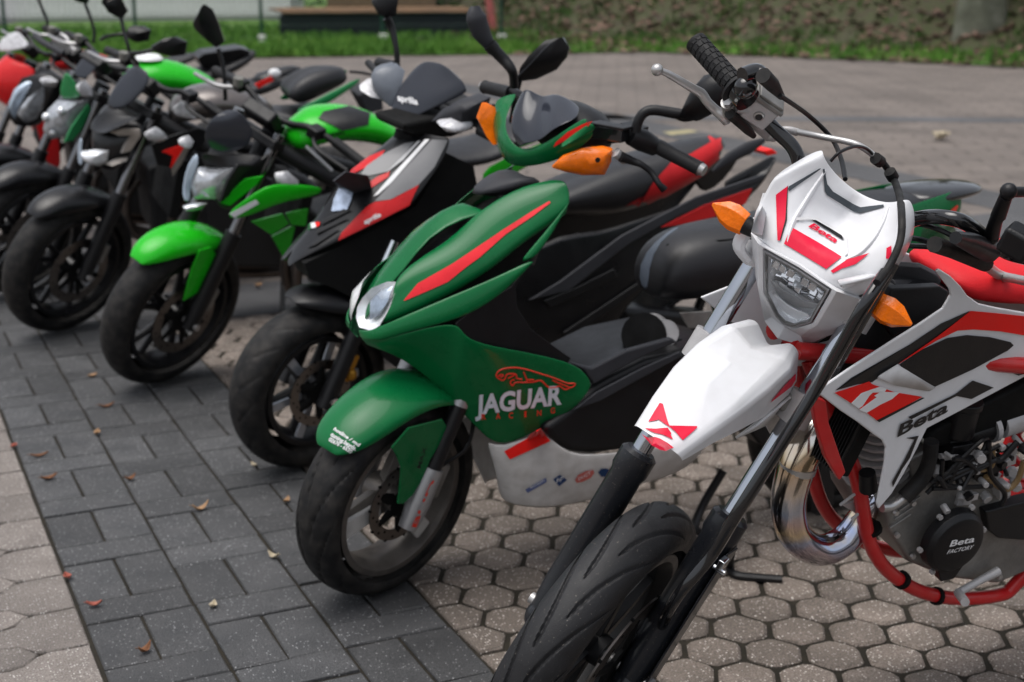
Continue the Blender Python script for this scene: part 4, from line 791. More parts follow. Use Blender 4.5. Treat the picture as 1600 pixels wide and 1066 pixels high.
    objs('knee_panel', both(slab([(0.115,-0.166,0.701),(0.159,-0.166,0.729),(0.253,-0.166,0.773),(0.299,-0.166,0.828),(0.282,-0.166,0.805),(0.263,-0.166,0.769),(0.267,-0.166,0.721),(0.303,-0.166,0.667),(0.366,-0.166,0.617),(0.407,-0.166,0.586),(0.398,-0.166,0.574),(0.287,-0.166,0.613),(0.167,-0.166,0.643),(0.125,-0.166,0.677)], .01, (0, .01, 0))), PL_BLK, b, bev=.003)
    obj('horn_cover', body([[(0.199,0,0.945), (0.228,-0.05,0.954), (0.296,-0.07,0.977), (0.231,0,0.918)], [(0.244,0,0.987), (0.285,-0.06,0.996), (0.361,-0.09,0.998), (0.312,0,0.943)], [(0.312,0,1.009), (0.349,-0.06,1.01), (0.397,-0.11,0.997), (0.396,0,0.937)]]), PL_GRY, b, sub=1)
    shell_ = SHELL
    # headlight
    hp = [(0.02,-0.075,0.786),(-0.005,-0.055,0.785),(-0.034,-0.03,0.767),(-0.05,-0.012,0.741),(-0.061,-0.008,0.72),(-0.067,-0.015,0.697),(-0.064,-0.03,0.678),(-0.052,-0.075,0.68),(-0.04,-0.098,0.697),(-0.022,-0.096,0.722),(-0.001,-0.09,0.757)]
    hc = sum((V3(p) for p in hp), V3())/len(hp)
    hl = obj('headlight', [grid([[V3(p) for p in hp+hp[:1]], [V3(p).lerp(hc, .5)+V3((.02, .012, 0)) for p in hp+hp[:1]], [hc+V3((.035, .02, 0))]*(len(hp)+1)])], REFL, shield, smooth=70)
    obj('lens', [grid([[V3(p)+V3((-.001, -.001, 0)) for p in hp+hp[:1]], [V3(p).lerp(hc, .55)+V3((-.012, -.012, .006)) for p in hp+hp[:1]], [hc+V3((-.016, -.016, .008))]*(len(hp)+1)])], LENS, hl, smooth=70)
    obj('lamp_unit', shell_([(-0.038,-0.03,0.738),(-0.015,-0.045,0.766),(0.005,-0.065,0.776),(-0.011,-0.075,0.746),(-0.031,-0.07,0.714),(-0.046,-0.05,0.699)], (-.004, -.004, .002)), mat('reflection tinted lamp glass', (.34, .40, .48), .12, .5, coat=.5, var=.35, sc=50), hl, smooth=50)  # blue of the reflection in the lens is put into this glass colour
    obj('headlight', mirg(grid([[V3(p) for p in hp+hp[:1]], [V3(p).lerp(hc, .5)+V3((-.008, -.012, 0)) for p in hp+hp[:1]], [hc+V3((-.012, -.016, .008))]*(len(hp)+1)])), REFL, shield, smooth=70)
    obj('air_slot', slab([(-0.048,-0.07,0.656),(-0.027,-0.09,0.672),(-0.01,-0.102,0.675),(-0.007,-0.102,0.666),(-0.026,-0.102,0.656),(-0.039,-0.08,0.647)], .004, (0, -.003, 0)), PL_DRK, shield)
    # ---- lower white fairing, floor
    lw = lerpg([(0.215,-0.1,0.395),(0.252,-0.112,0.362),(0.344,-0.14,0.412),(0.363,-0.16,0.389),(0.4,-0.172,0.353),(0.466,-0.172,0.337),(0.598,-0.172,0.332),(0.725,-0.172,0.335),(0.799,-0.172,0.341)], [(0.285,-0.03,0.203),(0.292,-0.09,0.203),(0.361,-0.11,0.192),(0.388,-0.115,0.191),(0.461,-0.118,0.192),(0.565,-0.12,0.204),(0.65,-0.12,0.218),(0.743,-0.12,0.225),(0.776,-0.14,0.265)], 5, .012)
    lf = obj('belly_fairing', lw, W_DIRTY, b, sub=1, thick=.004); obj('belly_fairing', mirg(lw), W_DIRTY, b, sub=1, thick=.004)
    dl = (0.415,0.838,-0.355)
    decal('red_band', [[(0.15,-0.336,0.454),(0.235,-0.361,0.501),(0.253,-0.376,0.478),(0.16,-0.347,0.436)]], RED_D, lf, [lf], dl, .003)
    decal('sponsor_sticker', [[(0.185,-0.38,0.367),(0.233,-0.394,0.395),(0.234,-0.397,0.385),(0.189,-0.384,0.359)]], mat('faded blue print', (.10, .13, .28), .4), lf, [lf], dl, .003)
    lettering('bosch', *[(0.189,-0.401,0.378),(0.221,-0.411,0.395),(0.188,-0.399,0.383)], WHITE_D, lf, [lf], dl, .005)
    decal('sponsor_sticker', [[(0.248,-0.402,0.391),(0.264,-0.406,0.402),(0.278,-0.416,0.39),(0.26,-0.412,0.375)]], mat('dark blue print', (.02, .05, .14), .4), lf, [lf], dl, .003)
    lettering('hp', *[(0.246,-0.424,0.391),(0.262,-0.428,0.401),(0.246,-0.421,0.401)], WHITE_D, lf, [lf], dl, .005, shear=.3)
    ov = [(0.296,-0.424,0.39),(0.303,-0.424,0.401),(0.322,-0.43,0.411),(0.338,-0.437,0.413),(0.339,-0.44,0.406),(0.331,-0.439,0.395),(0.312,-0.433,0.386),(0.299,-0.428,0.383)]
    decal('sponsor_sticker', [ov], mat('faded red print', (.55, .13, .11), .4), lf, [lf], dl, .003)
    lettering('DUCT', *[(0.295,-0.444,0.397),(0.323,-0.453,0.412),(0.294,-0.442,0.404)], WHITE_D, lf, [lf], dl, .005)
    decal('sponsor_sticker', [[(0.349,-0.443,0.408),(0.356,-0.444,0.416),(0.367,-0.449,0.417),(0.377,-0.455,0.412),(0.375,-0.457,0.402),(0.365,-0.454,0.397),(0.354,-0.449,0.398)]], mat('navy print', (.01, .04, .12), .4), lf, [lf], dl, .003)
    fl = obj('floorboard', [slab([(0.333,-0.168,0.424),(0.422,-0.168,0.471),(0.468,-0.168,0.513),(0.523,-0.168,0.533),(0.609,-0.168,0.562),(0.771,-0.168,0.576),(0.923,-0.168,0.525),(0.934,-0.168,0.354),(0.802,-0.168,0.336),(0.6,-0.168,0.332),(0.468,-0.168,0.337),(0.404,-0.168,0.353),(0.359,-0.168,0.39)], .33, (0, .33, 0))], PL_BLK, b, bev=.02, bseg=3)
    obj('floor_edge', slab([(0.399,-0.174,0.58),(0.437,-0.174,0.553),(0.465,-0.174,0.515),(0.588,-0.174,0.566),(0.693,-0.174,0.594),(0.675,-0.174,0.607),(0.552,-0.174,0.59),(0.459,-0.174,0.558)], .02, (0, .02, 0)), PL_GRY, b, bev=.006)
    obj('floor_rib', slab([(0.408,-0.172,0.461),(0.47,-0.172,0.498),(0.59,-0.172,0.542),(0.696,-0.172,0.572),(0.704,-0.172,0.559),(0.591,-0.172,0.517),(0.479,-0.172,0.474)], .012, (0, -.008, 0)), PL_GRY, fl, bev=.003)
    obj('tunnel_cover', [slab([(0.626,-0.11,0.544),(0.696,-0.11,0.577),(0.755,-0.11,0.578),(0.827,-0.11,0.545),(0.871,-0.11,0.447),(0.779,-0.11,0.392),(0.649,-0.11,0.409)], .2, (0, .2, 0))], PL_BLK, b, bev=.02, bseg=3)
    # ---- seat and tail
    se = []
    for x, zt, zb, w in ((.70, .735, .68, .07), (.72, .80, .655, .10), (.80, .84, .645, .125), (.95, .85, .66, .135), (1.2, .865, .72, .14), (1.4, .885, .79, .12), (1.55, .885, .82, .085), (1.6, .87, .84, .05)):
        se.append(bsec(x, zt, zb, w, wt=w*.7))
    seat = obj('seat', body(se), VINYL, b, sub=2)
    obj('seat_seam', tube(lay([seat], [(x, -.4, z) for x, z in ((.74, .80), (.85, .815), (1.0, .82), (1.2, .83))], (0, 1, 0), .001), .0022, 6, smooth=False), PL_DRK, seat)
    obj('seat_trim', grid([[(0.75,-0.06,0.859),(0.753,-0.08,0.859)], [(0.662,-0.09,0.831),(0.668,-0.11,0.84)], [(0.612,-0.1,0.776),(0.63,-0.125,0.771)], [(0.625,-0.1,0.716),(0.636,-0.125,0.708)]]), mat('blue grey vinyl', (.10, .12, .15), .5, bump=.3), seat, sub=1, thick=.004)
    obj('seat_bracket', slab([(0.721,-0.13,0.654),(0.813,-0.13,0.649),(0.818,-0.13,0.622),(0.804,-0.13,0.608),(0.749,-0.13,0.61)], .006, (0, .006, 0)), ALU_D, b, bev=.002)
    tl = lerpg([(1.132,-0.14,0.841),(1.339,-0.13,0.859),(1.429,-0.12,0.871),(1.55,-0.1,0.888),(1.624,-0.07,0.889)], [(1.168,-0.14,0.641),(1.347,-0.13,0.673),(1.43,-0.13,0.682),(1.555,-0.1,0.755),(1.634,-0.06,0.808)], 5, .012)
    tail = obj('tail_fairing', tl, G_P, b, sub=2, thick=.004); obj('tail_fairing', mirg(tl), G_P, b, sub=2, thick=.004)
    decal('red_stripe', [[(1.16,-0.492,0.904),(1.22,-0.505,0.953),(1.224,-0.507,0.95),(1.212,-0.508,0.931),(1.18,-0.501,0.904)]], OR_D, tail, [tail], (0.658,0.731,-0.181), .003)
    decal('red_patch', [[(1.092,-0.483,0.833),(1.135,-0.495,0.857),(1.147,-0.503,0.851),(1.126,-0.499,0.831),(1.092,-0.491,0.808)]], RED_D, tail, [tail], (0.641,0.739,-0.209), .003)
    obj('tail_top', body([bsec(1.45, .895, .83, .12), bsec(1.62, .905, .85, .10), bsec(1.74, .893, .862, .06)]), GLS_BLK, b, sub=2)
    obj('tail_lamp', [rod((1.5,-0.12,0.708), (1.568,-0.13,0.699), .022)], AMBER, b)
    obj('engine', [rod((.98, -.10, .42), (.98, .1, .42), .06, n=20), slab([(.92, -.10, .36), (.98, -.10, .50), (1.3, -.11, .36), (1.36, -.11, .26), (1.25, -.11, .18), (1.0, -.10, .26)], .1, (0, .1, 0))], PL_BLK, b, bev=.01)
    obj('cylinder_cowl', [ball((0.691,-0.05,0.586), (.05, .045, .05)), rod((0.702,-0.1,0.598), (0.732,-0.02,0.567), .033, n=18)], ALU, b)
    obj('cowl_strap', rod((0.649,-0.085,0.594), (0.664,-0.06,0.582), .056, n=20), PL_DRK, b)
    objs('centre_stand', [tube([(0.891,-0.1,0.207),(0.833,-0.1,0.119),(0.793,-0.13,0.077),(0.821,-0.13,0.054)], .011, 8), tube([(0.954,-0.1,0.135), (0.807,-0.285,0.1), (0.815,-0.262,0.02), (0.811,-0.298,0.012), (0.853,-0.333,0.012), (0.901,-0.366,0.012)], .011, 8), box((1.2, -.12, .12), (.05, .03, .15))], PL_BLK, b)
    wheel(b, None, (1.30, 0, .256), .256, .065, .18, PL_BLK, nsp=5, name='rear_wheel', na=48)
    objs('rear_body', both(lerpg([(.95, -.14, .66), (1.2, -.15, .73), (1.55, -.12, .85)], [(1.0, -.13, .50), (1.25, -.14, .55), (1.62, -.10, .76)], 4, .01)), G_PD, b, sub=1, thick=.004)
    obj('exhaust_silencer', tube([(1.1, .16, .30), (1.3, .18, .33), (1.62, .19, .42)], [.03, .055, .055], 14), ALU_D, b)
    # ---- cockpit (turns with the bars)
    vt = lerpg([(0.483,0.155,1.141),(0.422,0.13,1.116),(0.376,0.1,1.086),(0.345,0.05,1.069),(0.341,0.01,1.055),(0.341,-0.05,1.088),(0.341,-0.09,1.123),(0.353,-0.13,1.163),(0.361,-0.15,1.179)], [(0.436,0.19,1.113),(0.414,0.17,1.07),(0.396,0.14,1.03),(0.358,0.07,1.003),(0.359,0.02,1.007),(0.351,-0.05,1.036),(0.364,-0.1,1.066),(0.366,-0.145,1.104),(0.38,-0.17,1.141)], 5, 0)
    vt = ([p+V3((-.012*sin(pi*(i % 5)/4), 0, .004*sin(pi*(i % 5)/4))) for i, p in enumerate(vt[0])], vt[1])
    cv = obj('handlebar_cover', [vt], G_P, b, F, sub=2, thick=.004)
    obj('cover_fin', lerpg([(0.326,-0.11,1.105),(0.345,-0.14,1.144),(0.362,-0.17,1.177)], [(0.311,-0.13,1.106),(0.34,-0.15,1.13),(0.373,-0.17,1.151)], 3, .006), G_P, cv, F, sub=1, thick=.003)
    decal('red_stripe', [[(0.018,-0.336,1.213),(0.024,-0.336,1.223),(0.048,-0.348,1.247),(0.08,-0.37,1.271),(0.085,-0.376,1.272),(0.08,-0.375,1.263),(0.052,-0.358,1.24)]], RED_D, cv, [cv], F.to_3x3() @ V3((0.76,0.587,-0.28)), .003, xf=F)
    scr = []
    for pts in ([(0.35,0.02,1.054),(0.336,-0.01,1.07),(0.339,-0.05,1.095),(0.342,-0.085,1.127),(0.364,-0.12,1.166)], [(0.341,0.045,1.082),(0.365,0.02,1.097),(0.361,-0.02,1.124),(0.376,-0.055,1.152),(0.401,-0.1,1.17)], [(0.367,0.08,1.115),(0.391,0.05,1.136),(0.404,0.02,1.142),(0.418,-0.02,1.17),(0.43,-0.08,1.17)], [(0.421,0.1,1.155),(0.431,0.08,1.175),(0.443,0.045,1.157),(0.452,0.01,1.179),(0.45,-0.06,1.17)]): scr.append([V3(p)+V3((-.016, 0, .012))*(k in (1, 3)) for k, p in enumerate(pts)])
    obj('wind_screen', grid(scr), SMOKE, cv, F, sub=2, thick=.004)
    obj('instrument_pod', [ball(F.inverted() @ (F @ V3((0.417,-0.02,1.132))) + V3((.06, 0, -.03)), (.09, .12, .06))], PL_BLK, cv, F)
    obj('neck', tube([(.33, 0, .80), (.38, 0, .95)], .07, 16), PL_BLK, b, F)
    def lamp(pts, d, nm, m):
        P = [V3(p) for p in pts]; c = sum(P, V3())/len(P); d = V3(d)
        return obj(nm, [grid([[p-d*.5 for p in P+P[:1]], P+P[:1], [p.lerp(c, .35)+d*.5 for p in P+P[:1]], [p.lerp(c, .8)+d*.8 for p in P+P[:1]], [c+d*.82]*(len(P)+1)])], m, b, F, smooth=60)
    li = lamp([(0.329,-0.1,1.05),(0.337,-0.12,1.08),(0.354,-0.16,1.107),(0.4,-0.18,1.111),(0.41,-0.2,1.111),(0.412,-0.2,1.082),(0.409,-0.19,1.048),(0.368,-0.16,1.044),(0.345,-0.12,1.045)], (-.02, -.02, 0), 'indicator', AMBER)
    obj('indicator_screw', rod((0.34,-0.215,1.102), (0.326,-0.225,1.107), .006, n=8), PL_DRK, li, F)
    lamp([(0.392,0.19,1.115),(0.404,0.17,1.107),(0.409,0.16,1.063),(0.392,0.14,1.024),(0.393,0.17,1.051),(0.381,0.19,1.085)], (-.02, .01, 0), 'indicator', AMBER)
    bar = obj('handlebar', [tube([(0.602,0.37,1.08), (0.548,0.2,1.109), (.44, 0, 1.06), (0.509,-0.2,1.125), (0.527,-0.36,1.097)], .011, 10)], PL_BLK, b, F)
    for e, s_, lab in (((0.525,-0.365,1.098), (0.507,-0.24,1.12), 0), ((0.602,0.37,1.08), (0.57,0.25,1.1), 1)):
        e, s_ = V3(e), V3(s_); gr = obj('grip', tube([s_, s_.lerp(e, .05), s_.lerp(e, .97), e], [.021, .0165, .0165, .018], 18, smooth=False), GRIP, bar, F)
        obj('bar_end', [rod(e, e+(e-s_).normalized()*.012, .015, .013, 18)], STEEL, gr, F)
    obj('switch_gear', [tube([(0.449,-0.215,1.143),(0.475,-0.23,1.133),(0.511,-0.245,1.115)], [.022, .026, .021], 16, smooth=False), box((0.48,-0.2,1.144), (.04, .05, .03))], PL_BLK, bar, F)
    obj('brake_reservoir', [box((0.431,-0.17,1.139), (.035, .09, .032), MX.Rotation(R_(-8), 3, 'X'))], GLS_BLK, bar, F, bev=.004)
    obj('reservoir_lid', [box(V3((0.432,-0.17,1.156)), (.04, .1, .006), MX.Rotation(R_(-8), 3, 'X'))], PL_BLK, bar, F, bev=.002)
    obj('brake_lever', tube([(0.418,-0.22,1.099),(0.444,-0.235,1.089),(0.455,-0.255,1.084),(0.469,-0.275,1.07),(0.47,-0.3,1.05),(0.48,-0.31,1.038)], [.012, .009, .007, .007, .007, .009], 10, flat=.8), PL_BLK, bar, F)
    obj('lever_bracket', [tube([(0.417,-0.205,1.105),(0.439,-0.215,1.086),(0.453,-0.235,1.09)], [.012, .011, .006], 10, smooth=False), rod((0.433,-0.2,1.104), (0.431,-0.205,1.095), .008)], ALU, bar, F)
    # mirrors
    m1 = obj('mirror', [tube([(0.453,-0.225,1.152),(0.456,-0.225,1.177),(0.465,-0.23,1.197),(0.482,-0.245,1.206),(0.518,-0.29,1.205)], [.0115, .0115, .0115, .012, .0125], 12), tube([(0.516,-0.285,1.204),(0.53,-0.3,1.204),(0.541,-0.32,1.223)], [.0125, .016, .024], 14)], PL_BLK, b, F)
    q = [V3(p) for p in [(0.51,-0.297,1.2),(0.51,-0.305,1.23),(0.51,-0.321,1.278),(0.51,-0.341,1.308),(0.51,-0.38,1.327),(0.51,-0.409,1.309),(0.51,-0.407,1.258),(0.51,-0.375,1.23),(0.51,-0.342,1.204)]]
    c = sum(q, V3())/len(q)
    obj('mirror_shell', SHELL(q, (-.034, 0, 0)), PL_BLK, m1, F, smooth=70)
    obj('mirror_glass', slab([p.lerp(c, .06)+V3((.011, 0, 0)) for p in q], .002, (.002, 0, 0)), MIRROR, m1, F)
    m2 = obj('mirror', [tube([(0.539,0.22,1.128),(0.531,0.22,1.158),(0.524,0.225,1.175),(0.52,0.25,1.193),(0.5,0.275,1.218)], [.0115, .0115, .0125, .0145, .0155], 12)], PL_BLK, b, F)
    obj('mirror_collar', [rod((0.505,0.27,1.212), (0.496,0.278,1.224), .0175, n=16)], PL_BLK, m2, F)
    sh = [(0.507,0.285,1.218),(0.485,0.3,1.251),(0.472,0.31,1.285),(0.473,0.32,1.31)]
    obj('mirror_shell', [tube(sh, [.015, .026, .029, .014], 18, flat=.62)], PL_GRY, m2, F)
    return b
_c = (-0.794,-0.2,1.419)
def JP(x, y):     # print placed on the side fairing plane, in millimetres read off the lettering grid
    o, u, v = V3((0.101,-0.29,0.527)), V3((0.228,-0.349,0.528)), V3((0.116,-0.255,0.661))
    return o+(u-o)*(x-737)/100+(v-o)*(649-y)/100
green_scooter = build_green_scooter()

# ================================================================ black, grey and red scooter
RED_P = mat('signal red paint', (.55, .012, .014), .3, coat=.2, var=.06, spec=.2)
GRY_P = mat('warm grey paint', (.20, .20, .205), .35, coat=.3, var=.06)
GOLD = mat('gold anodised caliper', (.45, .22, .03), .35, .7, var=.2)
SP_L = mat('machined spoke face', (.38, .40, .44), .35, .6, var=.1)
CLR_P = mat('frosted clear lamp plastic', (.55, .55, .57), .25, coat=.5, var=.3, sc=40)
def shell(pts, d, inset=(.3, .75), out=(1, 1.5), rim=.5):      # domed closed shell over an outline
    P = [V3(p) for p in pts]; c = sum(P, V3())/len(P); d = V3(d)
    return grid([[p-d*rim for p in P+P[:1]], P+P[:1], [p.lerp(c, inset[0])+d*out[0] for p in P+P[:1]], [p.lerp(c, inset[1])+d*out[1] for p in P+P[:1]], [c+d*out[1]*1.03]*(len(P)+1)])
def build_red_grey_scooter():
    b = bike('scooter', 'black scooter with grey and red front panels and red seat hump', 'scooter', (1.173, 3.987), 2)
    F = steer_mx(.258, 25, 18); sr, cr = sin(R_(25)), cos(R_(25)); leg = lambda y, t: (sr*t, y, .258+cr*t)
    wh = wheel(b, F, (0, 0, .258), .258, .066, .170, PL_BLK, nsp=6, sp=(.02, .014, .02, .012), grooves=16, na=300, nc=40, style=2, disc=(.105, -.06), hub=.04)
    for k in range(6):
        a = 2*pi*k/6+.35; d = V3((sin(a), 0, cos(a))); e = V3((cos(a), 0, -sin(a))); c = V3((0, -.03, .258))
        obj('spoke_face', slab([c+d*.05+e*.012, c+d*.155+e*.017, c+d*.155-e*.012, c+d*.05-e*.01], .012, (0, -.01, 0)), SP_L, b, F, bev=.003)
    for s in (-1, 1):
        o = obj('fork_leg', [tube([leg(.1*s, -.03), leg(.1*s, .30)], [.026, .026], 16)], PL_BLK, b, F)
        obj('stanchion', rod(leg(.1*s, .29), leg(.1*s, .5), .017), CHR, o, F)
        obj('axle_nut', rod((0, .13*s, .258), (0, .14*s, .258), .014, n=6), CHR, o, F)
    obj('brake_caliper', [box((.075, -.075, .335), (.045, .04, .085), MX.Rotation(R_(25), 3, 'Y')), ball((.06, -.09, .37), .02), ball((.085, -.09, .31), .02)], GOLD, b, F, bev=.008)
    C = V3((0, 0, .258)); rows = []
    for a, r0, r1, w1 in ((-15, .303, .298, .028), (-9, .313, .290, .066), (2, .316, .272, .09), (16, .314, .266, .096), (34, .305, .27, .092)):
        d = V3((sin(R_(a)), 0, cos(R_(a))))
        rows.append([C+d*r0, C+d*(r0-.003)+V3((0, -w1*.5, 0)), C+d*((r0+r1)/2)+V3((0, -w1*.92, 0)), C+d*r1+V3((0, -w1, 0)), C+d*(r1-.01)+V3((0, -w1, 0))])
    obj('front_mudguard', both(grid(rows)), PL_BLK, b, F, sub=2, thick=.004)
    # front shield: near half as rows from beak to top; columns ridge, mid, edge
    top = [(-0.059,-0.01,0.639),(-0.028,0,0.681),(0.004,0,0.717),(0.045,0,0.768),(0.092,-0.01,0.841),(0.141,0,0.894),(0.206,0,0.937),(0.273,0,0.978),(0.313,0,1.006)]
    edg = [(-0.06,-0.02,0.63),(-0.005,-0.08,0.667),(0.064,-0.11,0.709),(0.158,-0.14,0.756),(0.229,-0.155,0.79),(0.274,-0.165,0.809),(0.304,-0.17,0.856),(0.366,-0.175,0.937),(0.392,-0.17,1.001)]
    sh = lerpg(top, edg, 6, .03)
    shield = obj('leg_shield', both(sh), SAT_BLK, b, sub=2, thick=.005)
    d0 = (0.334,0.924,-0.187); DD = 3.95
    def D(nm, m, ps, off=.0025): return decal(nm, [ps], m, shield, [shield], d0, off, .015)
    D('grey_panel', GRY_P, [(0.297,-0.27,1.017),(0.338,-0.29,1.016),(0.295,-0.294,0.943),(0.249,-0.289,0.894),(0.17,-0.266,0.852),(0.13,-0.249,0.847),(0.183,-0.256,0.901)])
    D('grey_panel', GRY_P, [(0.163,-0.222,0.974),(0.226,-0.24,1.006),(0.253,-0.252,1.011),(0.212,-0.247,0.965),(0.174,-0.242,0.928),(0.13,-0.225,0.917),(0.097,-0.211,0.913),(0.12,-0.212,0.944)])
    D('red_panel', RED_P, [(0.249,-0.289,0.894),(0.232,-0.291,0.865),(0.218,-0.293,0.838),(0.148,-0.273,0.802),(0.023,-0.235,0.739),(0.035,-0.234,0.76),(0.079,-0.239,0.804),(0.112,-0.245,0.835),(0.131,-0.25,0.845),(0.173,-0.267,0.852)])
    D('red_panel', RED_P, [(0.173,-0.222,0.988),(0.165,-0.222,0.975),(0.116,-0.212,0.937),(0.064,-0.196,0.913),(0.081,-0.197,0.933),(0.128,-0.207,0.969)])
    D('red_panel', RED_P, [(0.174,-0.243,0.926),(0.181,-0.242,0.938),(0.174,-0.247,0.914),(0.126,-0.235,0.883),(0.125,-0.229,0.9),(0.145,-0.234,0.914)])
    D('white_stripe', WHITE_D, [(0.281,-0.263,1.017),(0.292,-0.268,1.017),(0.18,-0.255,0.898),(0.139,-0.248,0.863),(0.129,-0.244,0.86),(0.17,-0.248,0.904)], .004)
    D('white_stripe', mat('silver print', (.45, .45, .46), .3), [(0.26,-0.255,1.011),(0.269,-0.258,1.013),(0.217,-0.252,0.959),(0.175,-0.243,0.928),(0.169,-0.241,0.924)], .004)
    lettering('aprilia', *[(0.097,-0.255,0.784),(0.142,-0.268,0.807),(0.095,-0.25,0.796)], WHITE_D, shield, [shield], d0, .005, bold=.03)
    for k, (m, ps) in enumerate(((mat('flag green', (.02, .2, .05), .4), [(-0.054,-0.187,0.775),(-0.045,-0.189,0.782),(-0.043,-0.194,0.77),(-0.052,-0.192,0.763)]), (WHITE_D, [(-0.045,-0.189,0.782),(-0.032,-0.194,0.785),(-0.03,-0.199,0.772),(-0.043,-0.194,0.768)]), (RED_D, [(-0.032,-0.194,0.785),(-0.019,-0.199,0.787),(-0.02,-0.202,0.777),(-0.03,-0.199,0.772)]))): D('flag_sticker', m, ps, .003)
    for ps in ([(-0.016,-0.201,0.787),(0.049,-0.219,0.822),(0.068,-0.229,0.82),(-0.014,-0.205,0.777)], [(-0.031,-0.202,0.763),(0.036,-0.223,0.795),(0.06,-0.233,0.797),(-0.029,-0.206,0.752)], [(-0.059,-0.205,0.716),(0,-0.218,0.757),(0.033,-0.23,0.768),(-0.036,-0.213,0.722)]): obj('beak_rib', slab(lay([shield], ps, d0, .006), .004, (0, .004, 0)), PL_BLK, shield, bev=.001)
    obj('light_hood', slab(lay([shield], [(0.034,-0.187,0.899),(0.069,-0.194,0.926),(0.123,-0.223,0.913),(0.124,-0.235,0.88),(0.086,-0.222,0.866),(0.043,-0.196,0.884)], d0, .008), .012, (0, .012, 0)), PL_GRY, shield, bev=.005, bseg=3)
    hl = obj('headlight', slab(lay([shield], [(0.043,-0.197,0.879),(0.082,-0.216,0.878),(0.071,-0.221,0.847),(0.057,-0.224,0.82),(0.016,-0.207,0.815),(0.026,-0.2,0.848)], d0, .005), .006, (0, .006, 0)), mat('blue white lamp', (.42, .50, .64), .15, .2, coat=.6, var=.4, sc=45), shield, bev=.003)
    obj('inner_shield', slab([(-0.029,-0.1,0.653),(0.067,-0.1,0.69),(0.25,-0.1,0.765),(0.309,-0.1,0.794),(0.409,-0.1,0.941),(0.49,-0.1,0.899),(0.555,-0.1,0.585),(0.537,-0.1,0.304),(0.41,-0.1,0.156),(0.206,-0.1,0.344),(0.129,-0.1,0.528),(0.053,-0.1,0.574),(-0.015,-0.1,0.607)], .13, (0, .13, 0)), PL_DRK, b)
    objs('body_panel', both(lerpg([(0.393,-0.14,0.837),(0.556,-0.14,0.769),(0.655,-0.14,0.624),(0.743,-0.14,0.694),(0.888,-0.14,0.68),(0.998,-0.14,0.706),(1.24,-0.14,0.755),(1.488,-0.14,0.814),(1.529,-0.14,0.884)], [(0.473,-0.15,0.327),(0.6,-0.15,0.311),(0.664,-0.15,0.345),(0.82,-0.15,0.264),(0.953,-0.15,0.353),(1.038,-0.15,0.511),(1.268,-0.15,0.573),(1.402,-0.15,0.728),(1.503,-0.15,0.841)], 4, .015)), SAT_BLK, b, sub=1, thick=.004)
    for ps in ([(0.642,-0.172,0.494),(0.748,-0.172,0.544),(0.955,-0.172,0.669),(1.214,-0.172,0.77),(1.465,-0.172,0.827),(1.466,-0.172,0.81),(1.22,-0.172,0.746),(0.974,-0.172,0.636),(0.78,-0.172,0.511)], [(0.761,-0.172,0.381),(0.892,-0.172,0.448),(1.025,-0.172,0.517),(1.035,-0.172,0.496),(0.904,-0.172,0.423),(0.784,-0.172,0.354)], [(0.693,-0.172,0.489),(0.801,-0.172,0.519),(0.932,-0.172,0.567),(0.947,-0.172,0.541),(0.813,-0.172,0.493),(0.716,-0.172,0.463)]): obj('body_rib', slab(ps, .012, (0, .012, 0)), PL_GRY if ps[0][0] > 0 and len(ps) == 9 else PL_BLK, b, bev=.004)
    obj('red_side_panel', slab([(1.099,-0.165,0.681),(1.249,-0.165,0.738),(1.427,-0.165,0.781),(1.406,-0.165,0.735),(1.287,-0.165,0.699),(1.159,-0.165,0.684)], .01, (0, .01, 0)), RED_P, b, bev=.002)
    seat = obj('seat', body([[(0.663,0,0.733), (0.635,-0.06,0.737), (0.637,-0.08,0.712), (0.685,0,0.681)], [(0.869,0,0.819), (0.814,-0.1,0.817), (0.756,-0.14,0.763), (0.817,0,0.701)], [(1.106,0,0.886), (1.015,-0.1,0.877), (0.937,-0.15,0.742), (1.023,0,0.665)], [(1.292,0,0.926), (1.191,-0.1,0.897), (1.145,-0.14,0.785), (1.209,0,0.714)], [(1.461,0,0.94), (1.423,-0.06,0.928), (1.377,-0.1,0.87), (1.445,0,0.82)]]), VINYL, b, sub=2)
    hump = [(1.029,-0.086,0.696),(1.107,-0.085,0.808),(1.164,-0.092,0.867),(1.226,-0.111,0.896),(1.3,-0.131,0.939),(1.27,-0.109,0.962),(1.307,-0.125,0.968),(1.369,-0.156,0.963),(1.382,-0.167,0.948),(1.357,-0.169,0.906),(1.254,-0.148,0.824),(1.126,-0.113,0.749)]
    decal('red_cover', [hump], mat('red vinyl', (.50, .012, .016), .45, bump=.3), seat, [seat], (0.524,0.834,-0.171), .004, .02)
    obj('grab_rail', tube([(1.302,-0.12,0.837),(1.363,-0.12,0.876),(1.433,-0.12,0.904),(1.492,-0.12,0.926)], [.006, .02, .022, .008], 12, flat=.5), PL_GRY, b)
    tl = objs('tail', both(lerpg([(1.34,-0.09,0.794),(1.459,-0.09,0.834),(1.564,-0.09,0.88)], [(1.412,-0.1,0.708),(1.495,-0.1,0.754),(1.546,-0.1,0.83)], 3, .008)), SAT_BLK, b, sub=1, thick=.005)
    obj('tail_light', slab([(1.53,-0.06,0.879),(1.569,-0.06,0.883),(1.591,-0.06,0.867),(1.551,-0.06,0.861)], .08, (0, .08, 0)), RED_D, b, bev=.004)
    wheel(b, None, (1.32, 0, .258), .258, .066, .17, PL_BLK, nsp=6, name='rear_wheel', na=40)
    obj('engine', slab([(1.0, -.12, .42), (1.35, -.12, .36), (1.4, -.12, .24), (1.2, -.12, .2), (1.0, -.12, .28)], .12, (0, .12, 0)), PL_BLK, b, bev=.02)
